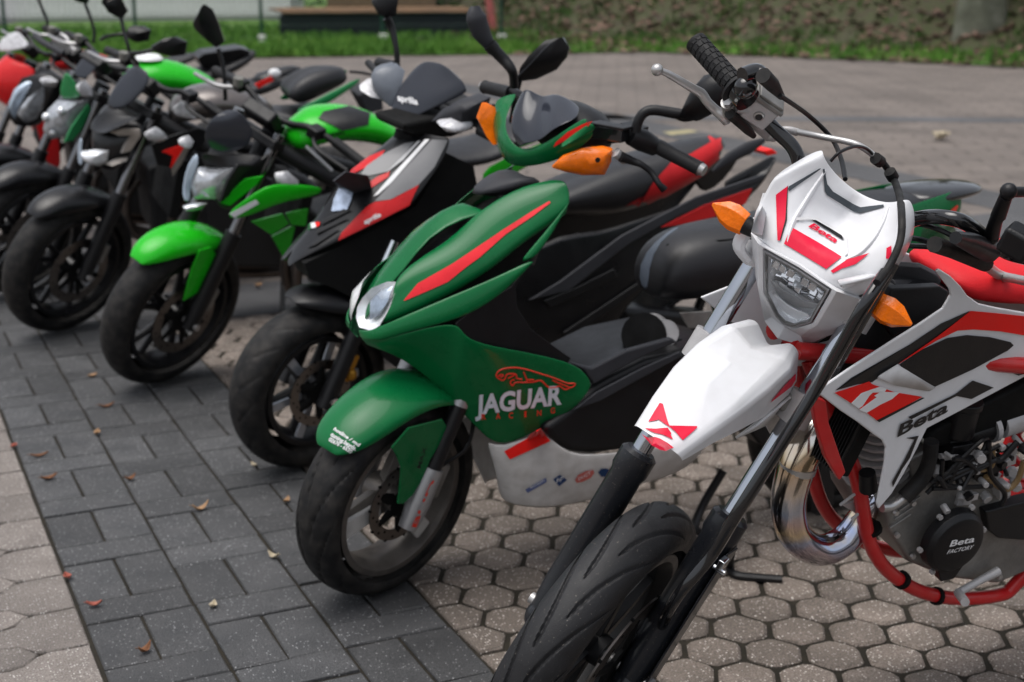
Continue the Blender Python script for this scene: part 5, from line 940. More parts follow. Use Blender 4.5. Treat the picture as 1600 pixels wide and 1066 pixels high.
    obj('floorboard', slab([(.55, -.15, .32), (.98, -.15, .30), (1.0, -.15, .16), (.6, -.15, .16)], .3, (0, .3, 0)), PL_BLK, b, bev=.02)
    obj('centre_stand', [tube([(.95, -.1, .2), (1.02, -.16, .02), (1.1, -.16, .015)], .012, 8)], PL_BLK, b)
    # cockpit
    sc = [[V3(p) for p in r] for r in ([(0.299,0.06,1.022),(0.298,0.04,1.018),(0.319,0,1.032),(0.35,-0.06,1.078),(0.426,-0.13,1.132)], [(0.311,0.085,1.057),(0.32,0.06,1.059),(0.338,0,1.087),(0.374,-0.07,1.125),(0.421,-0.125,1.148)], [(0.351,0.1,1.111),(0.365,0.07,1.124),(0.375,0,1.145),(0.406,-0.07,1.157),(0.417,-0.105,1.168)], [(0.401,0.085,1.171),(0.401,0.05,1.19),(0.415,0.02,1.194),(0.408,-0.04,1.195),(0.417,-0.08,1.175)])]
    ws = obj('wind_screen', grid(sc), SMOKE, b, F, sub=2, thick=.004)
    lettering('aprilia', *[(0.11,-0.21,1.16),(0.152,-0.253,1.154),(0.112,-0.202,1.177)], WHITE_D, ws, [ws], F.to_3x3() @ V3((0.596,0.765,-0.244)), .004, bold=.03, xf=F)
    obj('instrument_cover', [box((0.457,0,1.071), (.08, .2, .05), MX.Rotation(R_(-30), 3, 'Y'))], PL_BLK, b, F, bev=.02, bseg=3)
    obj('cockpit_cover', slab([(0.238,-0.075,1.048),(0.352,-0.075,1.055),(0.481,-0.075,1.076),(0.502,-0.075,1.035),(0.488,-0.075,1),(0.42,-0.075,0.987),(0.31,-0.075,0.999),(0.249,-0.075,1.025)], .15, (0, .15, 0)), PL_DRK, b, F, bev=.02, bseg=3)
    obj('neck', tube([(.30, 0, .78), (.36, 0, .98)], .075, 14), PL_DRK, b, F)
    for nm, m, ps, dd in (('hand_fairing', PL_GRY, [(0.319,-0.1,1.054),(0.329,-0.13,1.094),(0.354,-0.18,1.135),(0.402,-0.2,1.151),(0.411,-0.24,1.149),(0.404,-0.24,1.121),(0.41,-0.2,1.069),(0.35,-0.2,1.057),(0.333,-0.13,1.045)], (-.03, -.03, .01)), ('indicator', CLR_P, [(0.293,-0.155,1.07),(0.326,-0.18,1.092),(0.378,-0.2,1.088),(0.397,-0.21,1.072),(0.38,-0.21,1.053),(0.347,-0.2,1.047),(0.315,-0.17,1.05)], (-.035, -.03, 0)), ('hand_fairing', mat('pale grey plastic', (.13, .145, .17), .4, coat=.3), [(0.345,0.2,1.107),(0.351,0.18,1.146),(0.364,0.16,1.163),(0.365,0.12,1.151),(0.338,0.1,1.097),(0.318,0.1,1.049),(0.318,0.14,1.058)], (-.03, .01, .01)), ('indicator', CLR_P, [(0.36,0.22,1.094),(0.361,0.2,1.114),(0.355,0.17,1.088),(0.33,0.13,1.056),(0.333,0.16,1.056)], (-.04, .02, 0))):
        obj(nm, shell(ps, dd), m, b, F, smooth=60)
    bar = obj('handlebar', tube([(0.424,0.36,1.112), (.38, .15, 1.08), (.38, -.15, 1.08), (.38, -.36, 1.05)], .011, 8), PL_BLK, b, F)
    obj('grip', tube([(0.473,0.37,1.104), (0.447,0.25,1.123)], .017, 14), GRIP, bar, F)
    obj('grip', tube([(.38, -.24, 1.06), (.40, -.37, 1.04)], .017, 14), GRIP, bar, F)
    obj('brake_lever', tube([(0.353,-0.24,1.126),(0.389,-0.24,1.128),(0.375,-0.3,1.142)], [.008, .006, .006], 8), PL_BLK, bar, F)
    m = obj('mirror', [tube([(0.423,0.21,1.145),(0.423,0.22,1.188),(0.425,0.25,1.241),(0.411,0.26,1.27)], [.009, .008, .011, .014], 10)], PL_BLK, b, F)
    obj('mirror_shell', shell([(0.415,0.33,1.306),(0.429,0.33,1.348),(0.439,0.28,1.371),(0.433,0.25,1.334),(0.427,0.25,1.283),(0.412,0.26,1.266),(0.414,0.29,1.276)], (-.025, 0, 0)), PL_BLK, m, F, smooth=70)
    m = obj('mirror', [tube([(0.518,-0.22,1.063),(0.488,-0.26,1.15),(0.468,-0.29,1.199)], .009, 10)], PL_BLK, b, F)
    q = [(0.47,-0.28,1.197),(0.467,-0.29,1.232),(0.481,-0.32,1.287),(0.506,-0.34,1.323),(0.529,-0.37,1.335),(0.548,-0.38,1.308),(0.542,-0.38,1.282),(0.534,-0.35,1.24),(0.5,-0.31,1.207)]
    obj('mirror_shell', shell(q, (-.025, 0, 0)), PL_BLK, m, F, smooth=40)
    obj('mirror_ridge', tube(lay([m], [(0.482,-0.285,1.201),(0.495,-0.325,1.252),(0.519,-0.355,1.299),(0.54,-0.37,1.326)], (1, 0, 0), 0) if 0 else [V3(p)+V3((-.03, 0, 0)) for p in [(0.484,-0.29,1.209),(0.495,-0.325,1.252),(0.515,-0.355,1.298),(0.533,-0.37,1.323)]], .003, 6), PL_GRY, m, F)
    obj('mirror_glass', slab([V3(p)+V3((.014, 0, 0)) for p in q], .002, (.002, 0, 0)), MIRROR, m, F)
    return b
red_grey_scooter = build_red_grey_scooter()

# ================================================================ the motorcycles further along the row
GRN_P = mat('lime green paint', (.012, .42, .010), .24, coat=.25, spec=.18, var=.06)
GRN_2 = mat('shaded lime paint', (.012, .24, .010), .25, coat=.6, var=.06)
EMR_P = mat('emerald green paint', (.01, .22, .06), .2, coat=.7, var=.06)
TNK_P = mat('metallic grey brown paint', (.12, .105, .10), .3, .5, coat=.5)
CHAMP = mat('champagne metal', (.30, .275, .25), .35, .6)
LAMP = mat('headlamp glass', (.42, .44, .47), .1, .4, coat=.8, var=.5, sc=30)
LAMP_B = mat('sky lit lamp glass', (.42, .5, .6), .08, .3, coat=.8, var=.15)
def naked(b, F, mg, R=.295, disc=.14, fend=None, fwx=1.40, bary=1.0, barx=.42, tail=True, rake=25, ph=0):
    sr, cr = sin(R_(rake)), cos(R_(rake)); leg = lambda y, t: (sr*t, y, R+cr*t)
    wheel(b, F, (0, 0, R), R, .06, .212, SAT_BLK, nsp=5, sp=(.018, .012, .016, .01), style=1, na=72, nc=12, disc=(disc, -.062), hub=.036)
    for s in (-1, 1):
        o = obj('fork_leg', [tube([leg(.1*s, -.02), leg(.1*s, .1), leg(.1*s, .36)], [.026, .031, .029], 14, smooth=False)], PL_BLK, b, F)
        obj('stanchion', rod(leg(.1*s, .36), leg(.1*s, .74), .020), mat('dark fork tube', (.2, .2, .21), .2, 1), o, F)
    obj('triple_clamp', [box(leg(0, .7), (.06, .24, .035), MX.Rotation(R_(rake), 3, 'Y'))], PL_BLK, b, F, bev=.006)
    obj('axle', rod((0, -.135, R), (0, .135, R), .012), STEEL, b, F)
    obj('brake_caliper', [box((.08, -.082, R+.07), (.05, .045, .09), MX.Rotation(R_(30), 3, 'Y'))], ALU_D, b, F, bev=.008)
    if fend:
        C = V3((0, 0, R)); rows = []
        for a, r0, r1, w1 in fend:
            d = V3((sin(R_(a)), 0, cos(R_(a))))
            rows.append([C+d*r0, C+d*(r0-.004)+V3((0, -w1*.55, 0)), C+d*((r0+r1)/2)+V3((0, -w1*.95, 0)), C+d*r1+V3((0, -w1, 0))])
        obj('front_mudguard', both(grid(rows)), mg, b, F, sub=2, thick=.004)
    bx = barx
    bar = obj('handlebar', tube([(bx+.05, .37, bary-.02), (bx, .18, bary+.03), (bx-.01, .06, bary), (bx-.01, -.06, bary), (bx, -.18, bary+.03), (bx+.05, -.37, bary-.02)], .012, 10), PL_BLK, b, F)
    for s in (-1, 1):
        obj('grip', tube([(bx+.03, s*.24, bary+.01), (bx+.05, s*.38, bary-.02)], .0175, 12), GRIP, bar, F)
        obj('lever', tube([(bx-.02, s*.19, bary+.02), (bx-.06, s*.25, bary+.01), (bx-.045, s*.38, bary-.01)], [.009, .008, .007], 8), SILV if s > 0 else PL_BLK, bar, F)
        obj('perch', [box((bx-.01, s*.19, bary+.03), (.05, .05, .04))], PL_BLK, bar, F, bev=.006)
    obj('brake_reservoir', rod((bx-.05, .16, bary+.05), (bx-.05, .16, bary+.08), .018), mat('milky plastic', (.16, .155, .14), .4), bar, F)
    obj('instrument_panel', [box((bx-.08, 0, bary+.02), (.05, .14, .07), MX.Rotation(R_(-35), 3, 'Y'))], PL_BLK, bar, F, bev=.01)
    # running gear, not steered
    obj('frame', both(tube([(.36, -.05, .88), (.62, -.16, .74), (.95, -.17, .60), (1.0, -.12, .40)], [.03, .028, .03, .025], 10))+[tube([(.30, 0, .80), (.38, 0, .95)], .035, 12)], PL_BLK, b)
    en = obj('engine', [slab([(.52, -.16, .60), (.75, -.17, .66), (1.0, -.17, .52), (1.02, -.16, .34), (.85, -.15, .24), (.55, -.14, .27)], .32, (0, .32, 0))], mat('black engine case', (.015, .015, .016), .45, bump=.3), b, bev=.02)
    obj('engine_cover', [rod((.88, -.17, .42), (.88, -.20, .42), .085, .075, n=24)], PL_BLK, en)
    obj('radiator', [box((.42, 0, .62), (.04, .34, .24), MX.Rotation(R_(12), 3, 'Y'))], PL_DRK, b, bev=.006)
    objs('exhaust_header', both(tube([(.50, -.06, .52), (.44, -.07, .42), (.48, -.07, .26), (.7, -.05, .2), (1.0, -.03, .18)], .02, 10)), mat('dark exhaust', (.12, .10, .09), .35, .9), b)
    obj('silencer', tube([(1.0, .14, .26), (1.2, .17, .32), (1.55, .2, .42)], [.03, .055, .05], 14), ALU_D, b)
    objs('swingarm', both(tube([(1.0, -.1, .40), (fwx, -.12, R+.01)], [.032, .024], 8)), PL_BLK, b)
    wheel(b, None, (fwx, 0, R+.005), R+.005, .075, .212, SAT_BLK, nsp=5, style=1, name='rear_wheel', na=48)
    obj('side_stand', [tube([(.86, -.13, .30), (.80, -.30, .06)], [.013, .011], 8), box((.80, -.305, .05), (.05, .04, .01))], PL_BLK, b)
    obj('foot_peg', rod((.98, -.16, .34), (.98, -.26, .34), .014), STEEL, b)
    return bar
def mirror(b, F, stem, head, y0=.2):
    m = obj('mirror', tube(stem, .0075, 8), PL_BLK, b, F)
    obj('mirror_shell', shell(head, (-.022, 0, 0)), PL_BLK, m, F, smooth=30)
    q = [V3(p)+V3((.012, 0, 0)) for p in head]; obj('mirror_glass', slab(q, .002, (.002, 0, 0)), MIRROR, m, F)
def prism(nm, ps, th, m, b, F=None, bev=.006): return obj(nm, slab(ps, abs(th), (0, th, 0)), m, b, F, bev=bev, bseg=3)
def seatb(nm, rows, m, b, sub=2): return obj(nm, body(rows), m, b, sub=sub)
FEND = ((-34, .340, .330, .03), (-27, .356, .316, .062), (-13, .358, .297, .08), (4, .347, .283, .086), (20, .337, .286, .083), (36, .326, .29, .07))
# ---- lime green naked bike
b = bike('motorcycle', 'lime green naked motorcycle with black headlight cowl and green front mudguard', 'motorcycle', (.982, 5.049), 11); F = steer_mx(.292, 25, 31)
naked(b, F, GRN_P, .292, fend=FEND, barx=.40, bary=.965)
K = lambda *a: None
for s in (-1, 1):
    lg = [(0.012,-0.09,0.589),(0.064,-0.09,0.586),(0.093,-0.09,0.544),(0.078,-0.09,0.477),(0.062,-0.09,0.421),(0.006,-0.09,0.404),(-0.036,-0.09,0.396),(-0.026,-0.09,0.463),(-0.014,-0.09,0.525)]
    obj('mudguard_leg', slab(lg, .006, (0, .006, 0)) if s < 0 else mirg(slab(lg, .006, (0, .006, 0))), GRN_P, b, F, bev=.002)
hu = [[(.20, 0, .90), (.19, -.07, .89), (.20, -.10, .86), (.26, -.11, .86)], [(.155, 0, .84), (.155, -.07, .83), (.17, -.105, .82), (.25, -.115, .82)], [(.135, 0, .77), (.14, -.065, .765), (.165, -.10, .77), (.25, -.11, .77)], [(.155, 0, .685), (.16, -.04, .69), (.19, -.075, .70), (.25, -.08, .70)], [(.185, 0, .65), (.19, -.02, .65), (.21, -.04, .66), (.25, -.05, .66)]]
cw = obj('headlight_cowl', both(grid(hu)), PL_BLK, b, F, sub=1, thick=.005)
hl = obj('headlight', shell([(0.12,0.07,0.8),(0.154,0.02,0.813),(0.141,-0.075,0.87),(0.126,-0.07,0.827),(0.121,-0.03,0.728),(0.096,0.05,0.693),(0.099,0.075,0.732)], (-.02, 0, .004), (.25, .7), (.8, 1.2)), LAMP, cw, F, smooth=40)
obj('position_light', shell([(0.04,0.04,0.688),(0.066,0.02,0.701),(0.096,-0.01,0.707),(0.079,0,0.681),(0.046,0.02,0.676)], (-.015, 0, 0)), LAMP, cw, F)
obj('side_glass', grid([[(0.127,0.09,0.863),(0.094,0.1,0.809),(0.072,0.09,0.733),(0.048,0.05,0.69)], [(0.114,0.06,0.822),(0.101,0.07,0.773),(0.094,0.07,0.711),(0.079,0.04,0.691)]]), LAMP_B, cw, F, thick=.004, sub=1)
obj('cowl_brow', grid([[(0.108,0.07,0.878),(0.16,0.02,0.86),(0.178,-0.06,0.911),(0.262,-0.12,0.913)], [(0.136,0.08,0.79),(0.161,0.02,0.809),(0.142,-0.08,0.872),(0.185,-0.12,0.88)]]), PL_BLK, cw, F, sub=1, thick=.006)
obj('fly_screen', grid([[(0.135,0.06,0.883),(0.159,0.02,0.862),(0.186,-0.04,0.898),(0.2,-0.08,0.947)], [(0.115,0.065,0.943),(0.143,0.02,0.943),(0.177,-0.04,0.965),(0.202,-0.085,0.998)], [(0.139,0.05,1.005),(0.148,0.02,1.005),(0.177,-0.03,1.022),(0.195,-0.06,1.023)], [(0.19,0.04,1.021),(0.188,0.015,1.034),(0.183,-0.02,1.047),(0.187,-0.035,1.042)]]), SMOKE, cw, F, sub=2, thick=.004)
for s, ps in ((-1, [(0.25,-0.16,0.862),(0.266,-0.19,0.878),(0.297,-0.22,0.844),(0.296,-0.22,0.819),(0.284,-0.19,0.812),(0.258,-0.17,0.83)]), (1, [(0.148,0.2,0.843),(0.157,0.18,0.858),(0.165,0.16,0.841),(0.156,0.16,0.819),(0.154,0.19,0.814)])): obj('indicator', shell(ps, (-.018, 0, 0)), CLR_P, b, F, smooth=60)
obj('cowl_side', slab([(0.122,-0.11,0.904),(0.2,-0.11,0.881),(0.272,-0.11,0.905),(0.307,-0.11,0.839),(0.247,-0.11,0.806),(0.169,-0.11,0.82),(0.061,-0.11,0.773),(0.084,-0.11,0.851)], .012, (0, .012, 0)), PL_BLK, cw, F, bev=.003)
obj('radiator_shroud', [lerpg([(0.157,-0.2,0.713),(0.259,-0.2,0.783),(0.315,-0.19,0.8),(0.411,-0.19,0.789),(0.504,-0.17,0.764)], [(0.161,-0.2,0.688),(0.209,-0.2,0.681),(0.278,-0.19,0.702),(0.353,-0.19,0.729),(0.486,-0.17,0.735)], 3, .006)], GRN_P, b, sub=1, thick=.006)
obj('radiator_shroud', slab([(0.134,-0.17,0.736),(0.224,-0.17,0.813),(0.287,-0.17,0.82),(0.261,-0.17,0.788),(0.173,-0.17,0.721)], .008, (0, .008, 0)), GRN_P, b, bev=.002)
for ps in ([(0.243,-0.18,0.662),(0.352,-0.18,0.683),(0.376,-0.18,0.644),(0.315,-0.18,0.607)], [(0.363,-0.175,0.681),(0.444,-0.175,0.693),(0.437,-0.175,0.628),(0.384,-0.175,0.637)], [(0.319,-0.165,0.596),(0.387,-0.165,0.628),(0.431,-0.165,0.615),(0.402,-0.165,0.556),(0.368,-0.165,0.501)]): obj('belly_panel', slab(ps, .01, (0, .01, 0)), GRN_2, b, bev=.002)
obj('shroud_mark', slab([(0.16,-0.206,0.708),(0.251,-0.206,0.751),(0.262,-0.206,0.737),(0.177,-0.206,0.693)], .001, (0, -.001, 0)), WHITE_D, b)
tkr = [[(.40, 0, .93), (.40, -.06, .92), (.40, -.09, .88), (.42, 0, .84)], [(.47, 0, 1.0), (.47, -.09, .985), (.47, -.14, .93), (.47, -.12, .86), (.47, 0, .84)][:4], [(.60, 0, 1.015), (.60, -.10, 1.0), (.60, -.155, .94), (.60, 0, .85)], [(.74, 0, .985), (.74, -.09, .97), (.73, -.13, .92), (.72, 0, .84)], [(.86, 0, .88), (.86, -.07, .87), (.85, -.09, .85), (.84, 0, .80)]]
tank = seatb('tank', tkr, GRN_P, b)
decal('tank_pad', [[(0.637,0.257,0.897),(0.718,0.229,0.921),(0.782,0.189,0.905),(0.771,0.176,0.868),(0.688,0.205,0.844),(0.618,0.255,0.874)]], PL_BLK, tank, [tank], (0.312,0.905,-0.288), .004)
lettering('Kawasaki', *[(0.584,0.237,0.806),(0.689,0.198,0.832),(0.583,0.243,0.818)], BLACK_D, tank, [tank], (0.299,0.906,-0.299), .005, bold=.02)
seatb('seat', [[(.84, 0, .87), (.84, -.09, .85), (.84, -.12, .82), (.84, 0, .78)], [(1.0, 0, .83), (1.0, -.12, .82), (1.0, -.14, .78), (1.0, 0, .74)], [(1.2, 0, .84), (1.2, -.13, .83), (1.2, -.14, .79), (1.2, 0, .75)], [(1.3, 0, .93), (1.3, -.10, .92), (1.3, -.11, .88), (1.3, 0, .82)], [(1.55, 0, .97), (1.55, -.08, .965), (1.55, -.09, .94), (1.55, 0, .9)]], VINYL, b)
objs('tail', both(lerpg([(1.1, -.13, .78), (1.3, -.11, .84), (1.5, -.06, .88)], [(1.12, -.12, .68), (1.32, -.09, .76), (1.5, -.05, .83)], 3, .006)), GRN_P, b, sub=1, thick=.005)
mirror(b, F, [(0.359,0.22,0.927),(0.356,0.23,0.988),(0.366,0.26,1.046),(0.366,0.29,1.091)], [(0.309,0.33,1.248),(0.304,0.36,1.176),(0.32,0.36,1.142),(0.363,0.3,1.092),(0.371,0.28,1.119),(0.354,0.3,1.181),(0.337,0.32,1.228)])
obj('clutch_lever_blade', tube([(0.338,-0.2,0.96),(0.353,-0.25,0.936),(0.374,-0.3,0.906)], .006, 8), SILV, b, F)
# ---- black naked bike
b = bike('motorcycle', 'black naked motorcycle with champagne headlight trim and black mudguard', 'motorcycle', (.763, 5.943), 8); F = steer_mx(.297, 25, 31)
naked(b, F, SAT_BLK, .297, fend=FEND, barx=.40, bary=1.0)
cw = obj('headlight_cowl', both(grid([[(.24, 0, .93), (.23, -.08, .92), (.25, -.13, .90)], [(.15, 0, .87), (.155, -.08, .86), (.20, -.13, .85)], [(.105, 0, .79), (.12, -.075, .785), (.19, -.12, .80)], [(.115, 0, .72), (.13, -.05, .725), (.18, -.08, .74)], [(.15, 0, .68), (.16, -.02, .68), (.19, -.04, .69)]])), SAT_BLK, b, F, sub=1, thick=.006)
obj('headlight', shell([(0.077,0.05,0.759),(0.107,0,0.782),(0.122,-0.05,0.796),(0.116,-0.045,0.75),(0.107,-0.02,0.719),(0.096,0.02,0.714),(0.08,0.04,0.732)], (-.02, 0, 0)), mat('bright lamp reflector', (.85, .87, .9), .15, .3, coat=.8, var=.4, sc=40), cw, F)
obj('side_glass', grid([[(0.105,0.1,0.796),(0.088,0.09,0.729),(0.071,0.05,0.69)], [(0.094,0.06,0.814),(0.088,0.06,0.748),(0.079,0.03,0.708)]]), LAMP_B, cw, F, thick=.005, sub=1)
obj('headlight_trim', slab([(0.123,-0.05,0.878),(0.16,-0.1,0.905),(0.189,-0.15,0.915),(0.195,-0.15,0.887),(0.175,-0.12,0.814),(0.149,-0.1,0.801),(0.165,-0.1,0.836),(0.19,-0.1,0.868),(0.131,-0.1,0.882)], .008, (0, .008, 0)), CHAMP, cw, F, bev=.003)
obj('headlight_trim', slab([(0.123,-0.03,0.728),(0.143,-0.08,0.765),(0.176,-0.11,0.782),(0.168,-0.11,0.767),(0.122,-0.08,0.743)], .008, (0, .008, 0)), CHAMP, cw, F, bev=.003)
obj('fly_screen', grid([[(0.189,0.06,0.924),(0.188,0.02,0.917),(0.201,-0.06,0.963),(0.254,-0.1,1.054)], [(0.21,0.06,0.985),(0.219,0.02,1.005),(0.232,-0.06,1.042),(0.268,-0.1,1.107)], [(0.274,0.04,1.08),(0.276,0.015,1.101),(0.272,-0.02,1.113),(0.279,-0.05,1.106)]]), SMOKE, cw, F, sub=1, thick=.004)
obj('cowl_shoulder', grid([[(0.132,0.09,0.83),(0.143,0.08,0.868),(0.168,0.05,0.928)], [(0.104,0,0.844),(0.132,0,0.87),(0.188,-0.04,0.935)], [(0.081,-0.1,0.91),(0.162,-0.11,0.939),(0.238,-0.14,0.957)]]), SAT_BLK, cw, F, sub=1, thick=.005)
obj('indicator', shell([(0.195,-0.17,0.912),(0.211,-0.2,0.943),(0.233,-0.22,0.925),(0.249,-0.23,0.898),(0.242,-0.2,0.87),(0.214,-0.18,0.882)], (-.02, 0, 0)), CLR_P, b, F, smooth=60)
obj('indicator', shell([(0.326,-0.17,0.988),(0.335,-0.2,1.026),(0.379,-0.22,0.987),(0.387,-0.23,0.951),(0.369,-0.2,0.945),(0.339,-0.18,0.962)], (-.02, 0, 0)), CLR_P, b, F, smooth=60)
obj('radiator_shroud', slab([(0.315,-0.18,0.813),(0.38,-0.18,0.84),(0.501,-0.18,0.869),(0.566,-0.18,0.845),(0.473,-0.18,0.768),(0.391,-0.18,0.716),(0.337,-0.18,0.73)], .01, (0, .01, 0)), SAT_BLK, b, bev=.003)
obj('red_trim', slab([(0.354,-0.19,0.785),(0.445,-0.19,0.813),(0.439,-0.19,0.793),(0.4,-0.19,0.734),(0.384,-0.19,0.714),(0.396,-0.19,0.765)], .004, (0, .004, 0)), RED_D, b, bev=.001)
obj('champagne_trim', slab([(0.447,-0.19,0.813),(0.473,-0.19,0.832),(0.472,-0.19,0.812),(0.43,-0.19,0.732),(0.393,-0.19,0.682),(0.389,-0.19,0.709)], .004, (0, .004, 0)), CHAMP, b, bev=.001)
seatb('tank', [[(.42, 0, .93), (.42, -.07, .92), (.42, -.10, .86), (.42, 0, .82)], [(.52, 0, 1.01), (.52, -.10, .99), (.52, -.15, .92), (.52, 0, .84)], [(.68, 0, 1.01), (.68, -.10, .99), (.68, -.15, .91), (.68, 0, .84)], [(.86, 0, .92), (.86, -.08, .91), (.86, -.11, .87), (.86, 0, .82)]], TNK_P, b)
seatb('rider_seat', [[(.82, 0, .91), (.82, -.08, .90), (.82, -.11, .87), (.82, 0, .80)], [(.95, 0, .88), (.95, -.12, .87), (.95, -.14, .83), (.95, 0, .78)], [(1.08, 0, .92), (1.08, -.11, .91), (1.08, -.12, .86), (1.08, 0, .8)]], VINYL, b)
seatb('pillion_seat', [[(0.91,0,0.964), (0.881,-0.08,0.968), (0.888,-0.11,0.922), (0.97,0,0.895)], [(0.969,0,1.02), (0.921,-0.09,1.026), (0.947,-0.12,0.932), (1.025,0,0.906)], [(1.065,0,1.054), (1.006,-0.09,1.06), (1.071,-0.11,0.978), (1.121,0,0.956)], [(1.184,0,1.05), (1.159,-0.05,1.051), (1.161,-0.07,1.008), (1.196,0,0.991)]], VINYL, b)
objs('tail', both(lerpg([(0.901,-0.12,0.903),(1.014,-0.12,0.956),(1.122,-0.12,1.004),(1.199,-0.08,1.024)], [(0.933,-0.12,0.885),(1.028,-0.12,0.913),(1.123,-0.12,0.967),(1.202,-0.08,1.003)], 3, .006)), EMR_P, b, sub=1, thick=.005)
obj('grab_rail', tube([(1.148,-0.09,1.049),(1.203,-0.09,1.042),(1.276,-0.09,1.026)], .006, 8), PL_BLK, b)
prism('rear_hugger', [(1.192,-0.08,0.945),(1.233,-0.08,0.972),(1.293,-0.08,0.954),(1.306,-0.08,0.88),(1.236,-0.08,0.867)], .12, PL_GRY, b)
mirror(b, F, [(0.427,0.2,1.009),(0.42,0.22,1.069),(0.43,0.26,1.111),(0.444,0.3,1.153)], [(0.363,0.32,1.234),(0.394,0.34,1.243),(0.434,0.31,1.238),(0.456,0.29,1.182),(0.441,0.3,1.151),(0.409,0.31,1.171)])
mirror(b, F, [(0.13,-0.18,1.212),(0.08,-0.2,1.27),(0.076,-0.25,1.294),(0.105,-0.29,1.317)], [(0.083,-0.3,1.34),(0.104,-0.34,1.381),(0.127,-0.36,1.39),(0.156,-0.39,1.377),(0.154,-0.39,1.328),(0.128,-0.36,1.314),(0.1,-0.31,1.316)])
# ---- green nosed bike
b = bike('motorcycle', 'motorcycle with emerald green nose cowl, black mudguard and green tank', 'motorcycle', (.689, 6.722), 8); F = steer_mx(.297, 25, 30)
naked(b, F, SAT_BLK, .297, fend=FEND, barx=.42, bary=1.03)
cw = obj('headlight', shell([(0.159,0.08,0.827),(0.192,0.06,0.874),(0.216,-0.01,0.895),(0.228,-0.09,0.933),(0.223,-0.07,0.871),(0.197,-0.05,0.794),(0.178,-0.02,0.742),(0.146,0.03,0.709),(0.131,0.07,0.738)], (-.03, 0, .005), (.25, .7), (.8, 1.2)), LAMP, b, F, smooth=50)
for x, y in ((102, 172), (79, 182), (90, 205)): obj('projector', ball(V3((-0.135,0,1.406)) if 0 else V3(dict(a=(0.177,-0.02,0.865), b_=(0.154,0.05,0.81), c=(0.17,0.02,0.748))['a' if x == 102 else 'b_' if x == 79 else 'c'])+V3((-.02, 0, 0)), .02), BULB, cw, F)
obj('nose_cowl', grid([[(0.188,0.05,0.888),(0.217,0,0.891),(0.228,-0.09,0.951)], [(0.204,0.04,0.986),(0.207,0,0.996),(0.216,-0.06,0.983)], [(0.204,0.02,1.021),(0.203,0.005,1.027),(0.205,-0.01,1.024)]]), EMR_P, b, F, sub=1, thick=.008)
obj('side_cowl', slab([(0.243,-0.09,0.912),(0.258,-0.09,0.878),(0.208,-0.09,0.785),(0.169,-0.09,0.75),(0.126,-0.09,0.751),(0.16,-0.09,0.814),(0.211,-0.09,0.876)], .01, (0, .01, 0)), EMR_P, b, F, bev=.003)
obj('wind_screen', grid([[(0.254,0.05,0.99),(0.254,0,0.987),(0.263,-0.04,1.001)], [(0.288,0.05,1.041),(0.291,0,1.039),(0.305,-0.06,1.055)], [(0.345,0.04,1.1),(0.341,0,1.114),(0.341,-0.05,1.104)]]), SMOKE, b, F, sub=1, thick=.004)
obj('indicator', shell([(0.147,-0.14,1.048),(0.142,-0.18,1.077),(0.161,-0.2,1.047),(0.169,-0.2,1.01),(0.158,-0.18,0.998),(0.131,-0.18,1.033)], (-.02, 0, 0)), CLR_P, b, F)
obj('lever_blade', tube([(0.396,0.32,1.047),(0.398,0.28,1.041),(0.396,0.24,1.015),(0.402,0.22,1.003)], [.007, .009, .01, .014], 8), SILV, b, F)
tk = seatb('tank', [[(.46, 0, 1.0), (.46, -.07, .99), (.46, -.11, .93), (.46, 0, .86)], [(.54, 0, 1.06), (.54, -.10, 1.04), (.54, -.15, .96), (.54, 0, .88)], [(.70, 0, 1.06), (.70, -.10, 1.03), (.70, -.15, .95), (.70, 0, .88)], [(.90, 0, .95), (.90, -.07, .93), (.90, -.10, .90), (.90, 0, .85)]], GRN_P, b)
obj('tank_cap', lathe([(.0001, .012), (.05, .012), (.062, 0)], (.58, 0, 1.055), (.0, 0, 1), 20), WHITE_D, tk)
seatb('seat', [[(.9, 0, .95), (.9, -.09, .93), (.9, -.11, .9), (.9, 0, .85)], [(1.05, 0, .93), (1.05, -.11, .92), (1.05, -.12, .88), (1.05, 0, .84)], [(1.25, 0, 1.0), (1.25, -.07, .99), (1.25, -.08, .96), (1.25, 0, .92)]], VINYL, b)
tl = seatb('tail', [[(1.02, 0, .97), (1.02, -.08, .96), (1.02, -.10, .91), (1.02, 0, .88)], [(1.3, 0, 1.02), (1.3, -.04, 1.01), (1.3, -.05, .98), (1.3, 0, .96)]], SAT_BLK, b, 1)
obj('tail_trim', slab([(1.032,-0.1,0.943),(1.11,-0.1,0.975),(1.121,-0.1,0.957),(1.05,-0.1,0.924)], .006, (0, .006, 0)), RED_D, b)
obj('reflector', ball((1.13,-0.08,0.985), (.03, .02, .022)), WHITE_D, b)
mirror(b, F, [(0.483,0.2,1.034),(0.499,0.22,1.084),(0.502,0.26,1.142),(0.503,0.3,1.187)], [(0.447,0.32,1.23),(0.49,0.32,1.259),(0.513,0.28,1.229),(0.502,0.29,1.185),(0.475,0.3,1.191)])
mirror(b, F, [(0.248,-0.15,1.23),(0.234,-0.2,1.266),(0.251,-0.26,1.296),(0.279,-0.29,1.303)], [(0.26,-0.3,1.327),(0.264,-0.31,1.349),(0.287,-0.35,1.361),(0.294,-0.39,1.356),(0.288,-0.39,1.312),(0.272,-0.35,1.291),(0.264,-0.31,1.296)])
